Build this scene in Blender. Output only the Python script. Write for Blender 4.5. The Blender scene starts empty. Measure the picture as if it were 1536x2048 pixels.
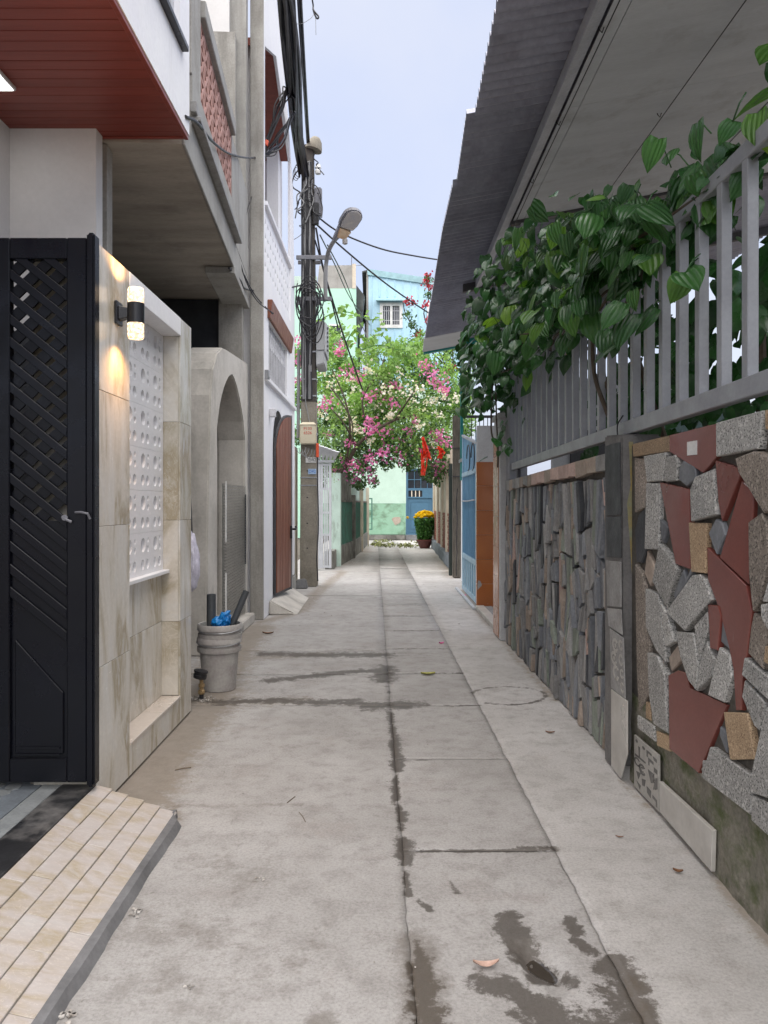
import bpy, bmesh, math, random
import numpy as np
from mathutils import Vector, Matrix, noise as mnoise
from mathutils.geometry import tessellate_polygon
R = math.radians
rng = random.Random(7)
nrng = np.random.default_rng(11)
scene = bpy.context.scene
col = scene.collection

# ------------------------------------------------------------------ camera
F, HX, HY, EYE = 1540.0, 768.0, 1008.0, 1.5      # focal length in photo pixels, vanishing point, eye height
cam = bpy.data.cameras.new('camera'); cam_ob = bpy.data.objects.new('camera', cam); col.objects.link(cam_ob)
cam.sensor_fit = 'VERTICAL'; cam.sensor_height = 24.0; cam.lens = 24.0 * F / 2048.0
cam.shift_y = -16.0 / 2048.0
cam.clip_start = 0.05; cam.clip_end = 2000
cam_ob.location = (0, 0, EYE); cam_ob.rotation_euler = (R(90), 0, 0)
scene.camera = cam_ob

# ------------------------------------------------------------------ world, sun, exposure
SUN_EL, SUN_AZ = R(72), R(195)          # azimuth clockwise from +Y
w = bpy.data.worlds.new('World'); scene.world = w; w.use_nodes = True
nt = w.node_tree; nt.nodes.clear()
sky = nt.nodes.new('ShaderNodeTexSky'); sky.sky_type = 'NISHITA'; sky.sun_disc = False
sky.sun_elevation = SUN_EL; sky.sun_rotation = SUN_AZ; sky.dust_density = 4.0; sky.air_density = 1.0; sky.ozone_density = 1.0
mixw = nt.nodes.new('ShaderNodeMixRGB'); mixw.inputs[0].default_value = 0.84      # thin bright cloud over the blue
tcw = nt.nodes.new('ShaderNodeTexCoord'); nzw = nt.nodes.new('ShaderNodeTexNoise'); nzw.inputs['Scale'].default_value = 2.6; nzw.inputs['Detail'].default_value = 5
crw = nt.nodes.new('ShaderNodeValToRGB'); crw.color_ramp.elements[0].position = .36; crw.color_ramp.elements[0].color = (.196, .216, .275, 1); crw.color_ramp.elements[1].position = .66; crw.color_ramp.elements[1].color = (.246, .250, .272, 1)
scw = nt.nodes.new('ShaderNodeMixRGB'); scw.blend_type = 'MULTIPLY'; scw.inputs[0].default_value = 1; scw.inputs[2].default_value = (7.1, 7.1, 7.2, 1)
nt.links.new(tcw.outputs['Generated'], nzw.inputs['Vector']); nt.links.new(nzw.outputs['Fac'], crw.inputs[0]); nt.links.new(crw.outputs[0], scw.inputs[1]); nt.links.new(scw.outputs[0], mixw.inputs[2])
bg = nt.nodes.new('ShaderNodeBackground'); bg.inputs[1].default_value = 0.1
out = nt.nodes.new('ShaderNodeOutputWorld')
nt.links.new(sky.outputs[0], mixw.inputs[1]); nt.links.new(mixw.outputs[0], bg.inputs[0]); nt.links.new(bg.outputs[0], out.inputs[0])
sun = bpy.data.lights.new('sun', 'SUN'); sun.energy = 1.5; sun.angle = R(110); sun.color = (1.0, 0.95, 0.88)
sun_ob = bpy.data.objects.new('sun', sun); col.objects.link(sun_ob)
sd = Vector((math.sin(SUN_AZ) * math.cos(SUN_EL), math.cos(SUN_AZ) * math.cos(SUN_EL), math.sin(SUN_EL)))
sun_ob.rotation_euler = sd.to_track_quat('Z', 'Y').to_euler()
scene.view_settings.view_transform = 'Standard'; scene.view_settings.look = 'None'
scene.view_settings.exposure = 2.2; scene.view_settings.gamma = 1.0
scene.cycles.use_denoising = True
scene.cycles.max_bounces = 10; scene.cycles.diffuse_bounces = 8

# ------------------------------------------------------------------ helpers: points
def on_x(px, py, X):                     # photo point that lies on the plane x = X
    d = X * F / (px - HX)
    return Vector((X, d, EYE - (py - HY) / F * d))
def on_y(px, py, d):                     # photo point at depth d
    return Vector(((px - HX) / F * d, d, EYE - (py - HY) / F * d))
def on_ground(px, py, z=0.0):
    d = F * (EYE - z) / (py - HY)
    return Vector(((px - HX) / F * d, d, z))

# ------------------------------------------------------------------ helpers: materials
class NT:
    def __init__(s, m):
        m.use_nodes = True; s.t = m.node_tree; s.t.nodes.clear()
        s.out = s.n('ShaderNodeOutputMaterial'); s.b = s.n('ShaderNodeBsdfPrincipled'); s.l(s.b.outputs[0], s.out.inputs[0])
    def n(s, k, **kw):
        x = s.t.nodes.new(k)
        for a, v in kw.items(): setattr(x, a, v)
        return x
    def l(s, a, b): s.t.links.new(a, b)
    def pos(s, scale=(1, 1, 1), rand=0.0):
        g = s.n('ShaderNodeNewGeometry'); o = g.outputs['Position']
        if rand:
            oi = s.n('ShaderNodeObjectInfo'); c = s.n('ShaderNodeVectorMath', operation='SCALE')
            cb = s.n('ShaderNodeCombineXYZ'); s.l(oi.outputs['Random'], cb.inputs[0]); s.l(oi.outputs['Random'], cb.inputs[2]); cb.inputs[1].default_value = .3
            s.l(cb.outputs[0], c.inputs[0]); c.inputs['Scale'].default_value = rand
            a = s.n('ShaderNodeVectorMath', operation='ADD'); s.l(o, a.inputs[0]); s.l(c.outputs[0], a.inputs[1]); o = a.outputs[0]
        mp = s.n('ShaderNodeMapping'); mp.inputs['Scale'].default_value = scale; s.l(o, mp.inputs[0]); return mp.outputs[0]
    def noise(s, vec, scale, detail=4, rough=.55, dist=0):
        x = s.n('ShaderNodeTexNoise'); s.l(vec, x.inputs['Vector']); x.inputs['Scale'].default_value = scale
        x.inputs['Detail'].default_value = detail; x.inputs['Roughness'].default_value = rough; x.inputs['Distortion'].default_value = dist
        return x.outputs['Fac']
    def ramp(s, fac, stops, mode='LINEAR'):
        r = s.n('ShaderNodeValToRGB'); r.color_ramp.interpolation = mode; e = r.color_ramp.elements
        while len(e) < len(stops): e.new(.5)
        for i, (p, c) in enumerate(stops):
            e[i].position = p; e[i].color = (c, c, c, 1) if isinstance(c, (int, float)) else (*c, 1)
        s.l(fac, r.inputs[0]); return r.outputs[0]
    def mix(s, fac, a, b, mode='MIX'):
        x = s.n('ShaderNodeMixRGB', blend_type=mode)
        for i, v in enumerate((fac, a, b)):
            if hasattr(v, 'node'): s.l(v, x.inputs[i])
            elif isinstance(v, (int, float)): x.inputs[i].default_value = v if i == 0 else (v, v, v, 1)
            else: x.inputs[i].default_value = (*v, 1)
        return x.outputs[0]
    def math(s, op, a, b=0, c=None):
        x = s.n('ShaderNodeMath', operation=op)
        for i, v in enumerate((a, b) if c is None else (a, b, c)):
            if hasattr(v, 'node'): s.l(v, x.inputs[i])
            else: x.inputs[i].default_value = v
        return x.outputs[0]
    def bump(s, h, strength, dist=.01):
        x = s.n('ShaderNodeBump'); x.inputs['Strength'].default_value = strength; x.inputs['Distance'].default_value = dist
        s.l(h, x.inputs['Height']); s.l(x.outputs[0], s.b.inputs['Normal'])

MATS = {}
def mat(name, c1, c2=None, rough=.8, s=4, fine=70, famt=.14, bump=.25, metal=0, rnd=0, streak=None, spec=.5, stretch=(1, 1, 1), lo=.35, hi=.65, transl=0, island=0, rrough=.15):
    m = bpy.data.materials.new(name); t = NT(m); MATS[name] = m
    if c2 is None: c2 = tuple(c * .78 for c in c1)
    v = t.pos(stretch, rand=6 if rnd else 0)
    n1 = t.noise(v, s, 5, .6)
    c = t.mix(t.ramp(n1, [(lo, 0), (hi, 1)]), c1, c2)
    n2 = t.noise(v, fine, 3, .6)
    c = t.mix(1.0, c, t.ramp(n2, [(.3, 1 - famt), (.7, 1 + famt * .4)]), 'MULTIPLY')
    if rnd:
        oi = t.n('ShaderNodeObjectInfo'); c = t.mix(1.0, c, t.ramp(oi.outputs['Random'], [(0, 1 - rnd), (1, 1 + rnd * .6)]), 'MULTIPLY')
    if island:
        g = t.n('ShaderNodeNewGeometry'); c = t.mix(1.0, c, t.ramp(g.outputs['Random Per Island'], [(0, 1 - island), (1, 1 + island)]), 'MULTIPLY')
    if streak:                            # (colour, amount, xy scale, z scale, threshold): run marks and dirt with a shape of their own
        sc, am, sx, sz, th = streak
        n3 = t.noise(t.pos((sx, sx, sz)), 1.0, 5, .65)
        f = t.ramp(n3, [(th, 0), (min(th + .2, .99), am)]); c = t.mix(f, c, sc)
    t.l(c, t.b.inputs['Base Color'])
    t.l(t.ramp(n1, [(.3, max(rough - rrough, .05)), (.7, min(rough + rrough * .5, 1))]), t.b.inputs['Roughness'])
    t.b.inputs['Metallic'].default_value = metal; t.b.inputs['Specular IOR Level'].default_value = spec
    if bump: t.bump(n2, bump, .006)
    if transl:
        tr = t.n('ShaderNodeBsdfTranslucent'); t.l(t.mix(1.0, c, (1.35, 1.4, .8), 'MULTIPLY'), tr.inputs[0])
        ms = t.n('ShaderNodeMixShader'); ms.inputs[0].default_value = transl
        t.l(t.b.outputs[0], ms.inputs[1]); t.l(tr.outputs[0], ms.inputs[2]); t.l(ms.outputs[0], t.out.inputs[0])
    return m

def granite(name, base, dark, light, scale=170, rough=.68, rnd=.22):
    m = bpy.data.materials.new(name); t = NT(m); MATS[name] = m
    v = t.pos((1, 1, 1), rand=6)
    sp = t.noise(v, scale, 2, .7); sp2 = t.noise(v, scale * .5, 2, .6)
    c = t.mix(t.ramp(sp, [(.40, 1), (.45, 0)]), base, dark)
    c = t.mix(t.ramp(sp2, [(.56, 0), (.64, 1)]), c, light)
    big = t.noise(v, 5, 4); c = t.mix(1.0, c, t.ramp(big, [(.3, .8), (.7, 1.1)]), 'MULTIPLY')
    oi = t.n('ShaderNodeObjectInfo'); c = t.mix(1.0, c, t.ramp(oi.outputs['Random'], [(0, 1 - rnd), (1, 1 + rnd)]), 'MULTIPLY')
    t.l(c, t.b.inputs['Base Color']); t.b.inputs['Roughness'].default_value = rough
    t.bump(sp, .5, .003); return m

def marble(name, c1, c2, c3, rough=.16, scale=2.2, ang=.9):
    m = bpy.data.materials.new(name); t = NT(m); MATS[name] = m
    v0 = t.pos((1, 1, 1), rand=9)
    mp = t.n('ShaderNodeMapping'); mp.inputs['Rotation'].default_value = (ang, 0, ang * .5); mp.inputs['Scale'].default_value = (1, 2.6, .7); t.l(v0, mp.inputs[0])
    n1 = t.noise(mp.outputs[0], scale, 6, .6, 1.2)
    c = t.ramp(n1, [(.3, c1), (.48, c2), (.62, c3), (.75, c1)])
    n2 = t.noise(mp.outputs[0], scale * 3.3, 5, .6, 2.0)
    c = t.mix(t.ramp(n2, [(.49, 0), (.505, .32), (.52, 0)]), c, (.80, .76, .68))
    n3 = t.noise(v0, 40, 3); c = t.mix(1.0, c, t.ramp(n3, [(.3, .94), (.7, 1.03)]), 'MULTIPLY')
    t.l(c, t.b.inputs['Base Color']); t.l(t.ramp(n2, [(.3, rough), (.8, rough + .14)]), t.b.inputs['Roughness'])
    t.bump(n3, .04, .002); return m

def emis(name, c, strength):
    m = bpy.data.materials.new(name); t = NT(m); MATS[name] = m
    t.b.inputs['Base Color'].default_value = (*c, 1); t.b.inputs['Emission Color'].default_value = (*c, 1)
    t.b.inputs['Emission Strength'].default_value = strength; t.b.inputs['Roughness'].default_value = .1; return m

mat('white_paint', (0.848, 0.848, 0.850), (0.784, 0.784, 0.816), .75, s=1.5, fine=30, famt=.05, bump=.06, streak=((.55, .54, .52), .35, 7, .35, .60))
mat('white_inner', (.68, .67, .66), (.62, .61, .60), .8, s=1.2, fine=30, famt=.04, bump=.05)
mat('red_board', (0.230, 0.046, 0.032), (0.190, 0.037, 0.025), .45, s=1.6, fine=18, famt=.12, bump=.06, rnd=.10, stretch=(.5, 8, 1))
mat('concrete_raw', (0.397, 0.383, 0.351), (0.284, 0.271, 0.245), .88, s=2.2, fine=45, famt=.16, bump=.3, streak=((.14, .13, .115), .75, 5, .6, .52))
mat('concrete_light', (0.378, 0.369, 0.342), (0.297, 0.288, 0.266), .88, s=2.2, fine=45, famt=.12, bump=.25, streak=((.22, .21, .19), .7, 6, .45, .53))
mat('concrete_smooth', (0.608, 0.575, 0.524), (0.456, 0.432, 0.389), .85, s=1.7, fine=38, famt=.1, bump=.22, streak=((.20, .19, .17), .65, 3, 1.2, .52))
mat('concrete_slab', (0.473, 0.427, 0.370), (0.338, 0.304, 0.259), .9, s=1.2, fine=20, famt=.12, bump=.2, stretch=(.8, 3, 1), streak=((.12, .11, .095), .45, 2, 3, .55))
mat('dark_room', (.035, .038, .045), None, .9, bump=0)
mat('gate_black', (.0045, .005, .009), (.003, .0035, .006), .34, s=5, fine=90, famt=.1, bump=.05, spec=.3, streak=((.10, .10, .11), .5, 60, 60, .74))
mat('gate_back', (.030, .026, .024), None, .6, bump=0)
mat('black_plastic', (.02, .02, .023), None, .38, bump=.05)
mat('grout', (.34, .30, .25), None, .9)
marble('tile_marble', (.66, .655, .635), (.60, .565, .50), (.37, .32, .225), scale=1.7)
marble('tile_beige', (.51, .485, .465), (.48, .435, .405), (.41, .345, .255), rough=.28, scale=2.6)
mat('tile_pale', (.60, .54, .48), (.52, .46, .40), .3, s=3, fine=40, famt=.06, bump=.03)
mat('block_white', (.80, .80, .82), (.77, .77, .79), .6, s=3, fine=60, famt=.04, bump=.08)
mat('pink_clay', (.52, .30, .25), (.44, .25, .21), .85, s=6, bump=.2, rnd=.12)
mat('granite_black', (.030, .031, .034), (.016, .016, .018), .42, s=6, fine=80, famt=.3, bump=.1, streak=((.24, .23, .22), .75, 4, 4, .50))
mat('pebble_tile', (.36, .38, .385), (.26, .275, .28), .4, s=9, bump=.2, rnd=.2)
mat('cement_edge', (.20, .20, .205), (.13, .13, .133), .85, s=5, fine=50, bump=.5)
mat('galvanised', (.40, .41, .43), None, .45, metal=.7, bump=.05)
mat('brown_wood', (.235, .075, .035), (.175, .052, .024), .5, s=3, fine=26, famt=.25, bump=.1, rnd=.12, stretch=(6, 6, .5))
mat('brown_wood_soffit', (.23, .05, .03), (.19, .04, .024), .5, s=3, fine=26, famt=.25, bump=.1, stretch=(.6, 6, 6))
mat('white_grille', (.66, .66, .69), None, .5, bump=.02)
mat('glass_dark', (.03, .035, .045), None, .08, bump=0, spec=.6)
mat('pole_concrete', (.27, .245, .20), (.20, .18, .145), .9, s=3, fine=40, famt=.2, bump=.4, streak=((.42, .40, .36), .5, 5, 1.5, .60))
mat('pole_dark', (.085, .075, .066), None, .9, s=4, bump=.4, stretch=(8, 8, 1))
mat('cable_black', (.014, .014, .018), (.028, .027, .03), .5, s=8, bump=.1)
mat('cable_blue', (.045, .05, .068), None, .5, bump=.05)
mat('cable_grey', (.26, .26, .26), None, .6, bump=.05)
mat('box_grey', (.42, .43, .43), (.36, .37, .37), .55, s=3, bump=.08, streak=((.2, .2, .2), .4, 8, 1, .6))
mat('box_beige', (.60, .54, .40), (.54, .48, .35), .55, s=3, bump=.06, streak=((.3, .26, .2), .35, 9, 1, .6))
mat('print_red', (.55, .03, .02), None, .6, bump=0)
mat('print_black', (.02, .02, .025), None, .6, bump=0)
mat('print_blue', (.05, .16, .55), None, .6, bump=0)
mat('sign_white', (.78, .78, .76), None, .5, bump=0)
mat('sign_blue', (.42, .58, .80), None, .5, bump=0)
mat('orange_tag', (.80, .10, .03), None, .5, bump=0)
mat('lamp_grey', (.20, .20, .22), None, .5, s=6, bump=.05)
mat('lamp_glass', (.34, .33, .32), (.42, .38, .33), .25, s=9, bump=.05)
mat('lamp_rusty', (.62, .40, .22), (.70, .56, .38), .7, s=14, bump=.1)
mat('steel_white', (.55, .57, .60), (.48, .50, .53), .55, s=5, fine=40, bump=.08, streak=((.30, .22, .16), .5, 20, 6, .63))
mat('green_plaster', (.50, .66, .56), (.45, .60, .50), .85, s=2, fine=30, famt=.08, bump=.1, streak=((.10, .13, .08), .8, 2.0, .9, .58))
mat('green_plaster_low', (.27, .46, .33), (.23, .40, .28), .85, s=2, fine=30, famt=.08, bump=.1, streak=((.07, .10, .055), .9, 1.6, 2.2, .50))
mat('green_pale', (.55, .70, .62), (.45, .58, .51), .85, s=2, bump=.1, streak=((.14, .15, .12), .85, 6, 1.6, .52))
mat('mint_wall', (.47, .76, .60), (.43, .70, .55), .85, s=.6, fine=8, famt=.05, bump=.05)
mat('mould_concrete', (.24, .235, .21), (.12, .115, .10), .92, s=3, bump=.4, streak=((.04, .04, .035), .8, 5, 1.5, .52))
mat('green_mesh', (.05, .20, .14), (.08, .15, .12), .6, s=6, bump=.1)
mat('blue_door', (.065, .155, .24), (.05, .13, .20), .5, s=3, bump=.08)
mat('blue_sheet', (0.440, 0.673, 0.804), (0.396, 0.612, 0.745), .55, s=1.2, fine=9, famt=.08, bump=.04, streak=((.16, .20, .24), .75, 9, .8, .66))
mat('blue_trim', (.34, .55, .60), None, .6, bump=.05)
mat('dark_sheet', (.10, .11, .11), (.04, .04, .04), .7, s=2, bump=.1)
mat('cream_wall', (.66, .59, .48), (.56, .49, .39), .85, s=3, bump=.15, streak=((.25, .22, .18), .5, 6, 1.5, .58))
mat('brick_red', (.33, .13, .09), (.27, .11, .08), .9, s=8, bump=.3, rnd=.25)
mat('plinth_blue', (.22, .25, .28), (.15, .17, .19), .9, s=4, bump=.3)
mat('dark_green_metal', (.035, .05, .045), None, .6, bump=.1)
mat('weathered_post', (.19, .17, .14), (.12, .105, .085), .95, s=5, fine=50, famt=.3, bump=.7, stretch=(5, 5, .8))
mat('teal_paint', (.01, .26, .24), None, .5, s=5, bump=.05)
mat('blue_gate', (.14, .35, .55), (.12, .30, .48), .5, s=4, bump=.08, streak=((.04, .15, .33), .6, 12, 3, .62))
mat('blue_gate_pale', (.42, .62, .74), (.36, .54, .66), .5, s=4, bump=.08, streak=((.2, .25, .28), .5, 12, 3, .62))
mat('orange_tile', (0.342, 0.108, 0.025), (0.294, 0.087, 0.021), .22, s=3, fine=40, famt=.06, bump=.03, rnd=.06)
mat('orange_tile_pale', (.58, .33, .22), (.50, .27, .17), .3, s=3, fine=40, famt=.06, bump=.03, rnd=.08)
mat('post_white', (.55, .56, .56), (.48, .48, .48), .7, s=4, bump=.2, streak=((.22, .19, .15), .7, 9, 3, .62))
mat('fence_grey', (0.301, 0.314, 0.337), (0.255, 0.264, 0.287), .45, s=5, fine=60, famt=.08, bump=.08, streak=((.16, .09, .05), .5, 16, 6, .67))
mat('roof_sheet', (0.342, 0.355, 0.440), (0.254, 0.265, 0.332), .5, s=2.5, fine=25, famt=.12, bump=.06, metal=.15, stretch=(1, .6, 1), streak=((.13, .13, .15), .5, 5, 3, .55))
mat('roof_beam', (0.462, 0.484, 0.533), (0.385, 0.402, 0.442), .55, s=4, bump=.08)
mat('roof_dark', (.06, .06, .066), None, .6, bump=.05)
mat('ceiling_panel', (.62, .655, .69), (.55, .58, .61), .7, s=1.4, fine=20, famt=.06, bump=.08, stretch=(1, 4, 1), streak=((.30, .30, .29), .55, 2.2, 2.2, .54))
mat('house_white', (.66, .67, .68), None, .8, s=1, bump=.05)
mat('house_teal', (.12, .19, .19), None, .7, s=1, bump=.05)
mat('curtain_blue', (.02, .05, .20), (.05, .10, .30), .6, s=30, fine=60, famt=.4, bump=.1)
mat('window_cream', (.55, .48, .32), None, .5, bump=0)
mat('slate_blue', (0.218, 0.230, 0.248), (0.152, 0.162, 0.177), .62, s=7, fine=60, famt=.2, bump=.4, rnd=.3)
mat('slate_grey', (0.330, 0.328, 0.318), (0.236, 0.230, 0.222), .7, s=7, fine=60, famt=.2, bump=.45, rnd=.3)
mat('slate_brown', (0.417, 0.344, 0.282), (0.303, 0.246, 0.198), .75, s=7, fine=60, famt=.2, bump=.45, rnd=.25)
mat('slate_pink', (0.551, 0.400, 0.346), (0.433, 0.303, 0.260), .75, s=7, fine=60, famt=.2, bump=.4, rnd=.2)
mat('slate_green', (0.268, 0.306, 0.255), (0.203, 0.228, 0.190), .7, s=7, fine=60, famt=.2, bump=.4, rnd=.2)
mat('slate_charcoal', (.05, .054, .06), None, .6, s=7, fine=60, famt=.25, bump=.4, rnd=.2)
mat('stone_red', (.20, .058, .045), (.165, .047, .037), .24, s=3, fine=70, famt=.1, bump=.05, rnd=.08, streak=((.46, .34, .30), .6, 26, 7, .69))
granite('granite_grey', (.36, .355, .335), (.09, .09, .085), (.54, .53, .50), scale=130)
granite('granite_brown', (.28, .24, .20), (.08, .066, .055), (.42, .365, .31), scale=130)
granite('granite_tan', (.38, .27, .165), (.16, .10, .055), (.48, .36, .23))
mat('mortar_dark', (0.111, 0.101, 0.086), (0.072, 0.065, 0.055), .95, s=8, fine=40, famt=.3, bump=.8)
mat('plinth_moss', (0.235, 0.217, 0.174), (0.142, 0.136, 0.105), .95, s=6, fine=45, famt=.3, bump=1.0, streak=((.055, .075, .016), .9, 6, 10, .47))
mat('pilaster_grey', (0.189, 0.182, 0.175), (0.126, 0.123, 0.119), .9, s=5, fine=50, famt=.2, bump=.5, streak=((.30, .20, .04), .0, 9, 4, .6))
mat('paint_ochre', (.34, .23, .06), (.24, .26, .17), .85, s=9, bump=.4)
mat('marble_white', (.50, .48, .44), (.42, .40, .365), .4, s=4, fine=30, famt=.08, bump=.08, streak=((.25, .24, .22), .4, 14, 3, .62))
mat('tile_pattern_light', (.40, .385, .35), None, .4, s=6, bump=.03)
mat('tile_pattern_dark', (.10, .098, .092), None, .4, s=6, bump=.03)
mat('leaf_vine', (0.037, 0.131, 0.033), (0.027, 0.098, 0.027), .30, s=9, fine=50, famt=.15, bump=.1, rnd=.35, transl=.18, spec=.6)
mat('leaf_vine_light', (0.120, 0.276, 0.042), (0.090, 0.216, 0.036), .32, s=9, fine=50, famt=.12, bump=.1, rnd=.25, transl=.30, spec=.5)
mat('leaf_stuff', (0.039, 0.133, 0.033), (0.027, 0.092, 0.025), .34, s=9, fine=50, famt=.15, bump=.1, island=.4, transl=.15)
mat('vine_stem', (.10, .075, .05), (.07, .05, .035), .85, s=12, bump=.4)
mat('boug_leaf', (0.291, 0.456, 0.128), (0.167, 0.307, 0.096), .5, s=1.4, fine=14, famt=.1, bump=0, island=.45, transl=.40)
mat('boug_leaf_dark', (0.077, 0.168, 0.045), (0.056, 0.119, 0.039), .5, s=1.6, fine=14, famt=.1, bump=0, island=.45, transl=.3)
mat('boug_pink', (0.683, 0.154, 0.435), (0.600, 0.217, 0.457), .6, s=3, fine=20, famt=.1, bump=0, island=.35, transl=.35)
mat('boug_mauve', (0.425, 0.112, 0.300), (0.325, 0.088, 0.213), .6, s=3, fine=20, famt=.1, bump=0, island=.35, transl=.3)
mat('boug_white', (.80, .79, .70), (.76, .68, .66), .6, s=3, fine=20, famt=.05, bump=0, island=.15, transl=.35)
mat('boug_red', (.50, .05, .09), (.42, .05, .07), .6, s=3, fine=20, famt=.1, bump=0, island=.3, transl=.25)
mat('bark', (.075, .055, .038), (.05, .038, .026), .95, s=10, bump=.6)
mat('red_paper', (.75, .06, .03), (.65, .05, .02), .5, s=9, bump=.05, transl=.2)
mat('pot_brown', (.17, .055, .048), (.13, .042, .036), .45, s=5, bump=.1)
mat('soil', (.05, .035, .025), None, .95, bump=.8)
mat('mum_leaf', (0.101, 0.274, 0.058), (0.064, 0.187, 0.040), .5, s=12, bump=0, island=.5, transl=.15)
mat('mum_yellow', (.92, .74, .02), (.88, .64, .015), .6, s=12, bump=.1, island=.25, transl=.2)
mat('bucket_grey', (0.425, 0.413, 0.388), (0.338, 0.312, 0.300), .6, s=7, fine=50, famt=.15, bump=.25, streak=((.22, .09, .085), .55, 6, 4, .60))
mat('bucket_teal', (.05, .12, .12), (.20, .21, .20), .55, s=5, bump=.1)
mat('pipe_grey', (.075, .083, .09), (.06, .066, .072), .4, s=8, bump=.05)
mat('bag_blue', (.01, .17, .52), (.01, .24, .62), .30, s=14, bump=.3, transl=.1)
mat('bag_white', (.70, .68, .78), (.60, .57, .68), .4, s=10, bump=.3)
mat('brass', (.42, .30, .16), None, .4, metal=.6, bump=.05)
mat('mesh_wire', (.16, .17, .165), None, .5, metal=.5, bump=0)
mat('rubble', (.50, .48, .45), (.25, .22, .19), .95, s=30, bump=.4, island=.4)
mat('clippings', (.30, .33, .12), (.16, .17, .07), .8, s=8, bump=0, island=.4)
mat('dry_leaf', (.24, .11, .05), (.15, .07, .03), .7, s=40, bump=.2)
mat('dry_leaf_pale', (.62, .44, .36), (.52, .34, .27), .6, s=40, bump=.2)
mat('yellow_leaf', (.46, .44, .10), None, .6, s=40, bump=.2)
mat('twig', (.17, .13, .09), None, .9, bump=.2)
mat('earth', (.12, .10, .08), (.08, .066, .052), .95, s=4, bump=.6)
emis('led_panel', (1.0, .98, .95), 2.2)
emis('lamp_crystal', (1.0, .60, .24), 4.0)

def vine_leaf(name, c1, c2, vein, rough, transl):
    m = bpy.data.materials.new(name); t = NT(m); MATS[name] = m
    tc = t.n('ShaderNodeTexCoord'); sx = t.n('ShaderNodeSeparateXYZ'); t.l(tc.outputs['Object'], sx.inputs[0])
    u = t.math('DIVIDE', t.math('ADD', sx.outputs['Y'], .22), .88)
    hw = t.math('MULTIPLY', t.math('SQRT', t.math('MAXIMUM', t.math('SUBTRACT', 1.0, t.math('MULTIPLY', u, u)), .02)), .52)
    q = t.math('DIVIDE', t.math('ABSOLUTE', sx.outputs['X']), hw)
    pp = t.math('PINGPONG', q, .18)
    vm = t.ramp(pp, [(.0, 1), (.028, 0)]); vb = t.ramp(pp, [(.0, 0), (.16, 1)])
    oi = t.n('ShaderNodeObjectInfo'); n = t.noise(t.pos((1, 1, 1), rand=5), 16, 4, .6)
    c = t.mix(t.ramp(n, [(.35, 0), (.7, 1)]), c1, c2)
    c = t.mix(1.0, c, t.ramp(oi.outputs['Random'], [(0, (.55, .6, .6)), (.5, (1, 1, 1)), (.85, (1.35, 1.3, 1.0)), (1, (2.3, 1.7, .9))]), 'MULTIPLY')
    c = t.mix(t.math('MULTIPLY', vm, .08), c, vein)
    c = t.mix(t.ramp(t.noise(t.pos((1, 1, 1), rand=3), 60, 3, .7), [(.70, 0), (.76, .7)]), c, (.16, .13, .04))
    t.l(c, t.b.inputs['Base Color']); t.b.inputs['Roughness'].default_value = rough; t.b.inputs['Specular IOR Level'].default_value = .5
    t.bump(vb, .8, .006)
    tr = t.n('ShaderNodeBsdfTranslucent'); t.l(t.mix(1.0, c, (1.4, 1.5, .7), 'MULTIPLY'), tr.inputs[0]); ms = t.n('ShaderNodeMixShader'); ms.inputs[0].default_value = transl
    t.l(t.b.outputs[0], ms.inputs[1]); t.l(tr.outputs[0], ms.inputs[2]); t.l(ms.outputs[0], t.out.inputs[0])
vine_leaf('vine_green', (.050, .150, .040), (.034, .112, .032), (.16, .27, .12), .31, .2)
vine_leaf('vine_fresh', (.135, .29, .05), (.10, .23, .042), (.26, .40, .14), .33, .32)

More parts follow.
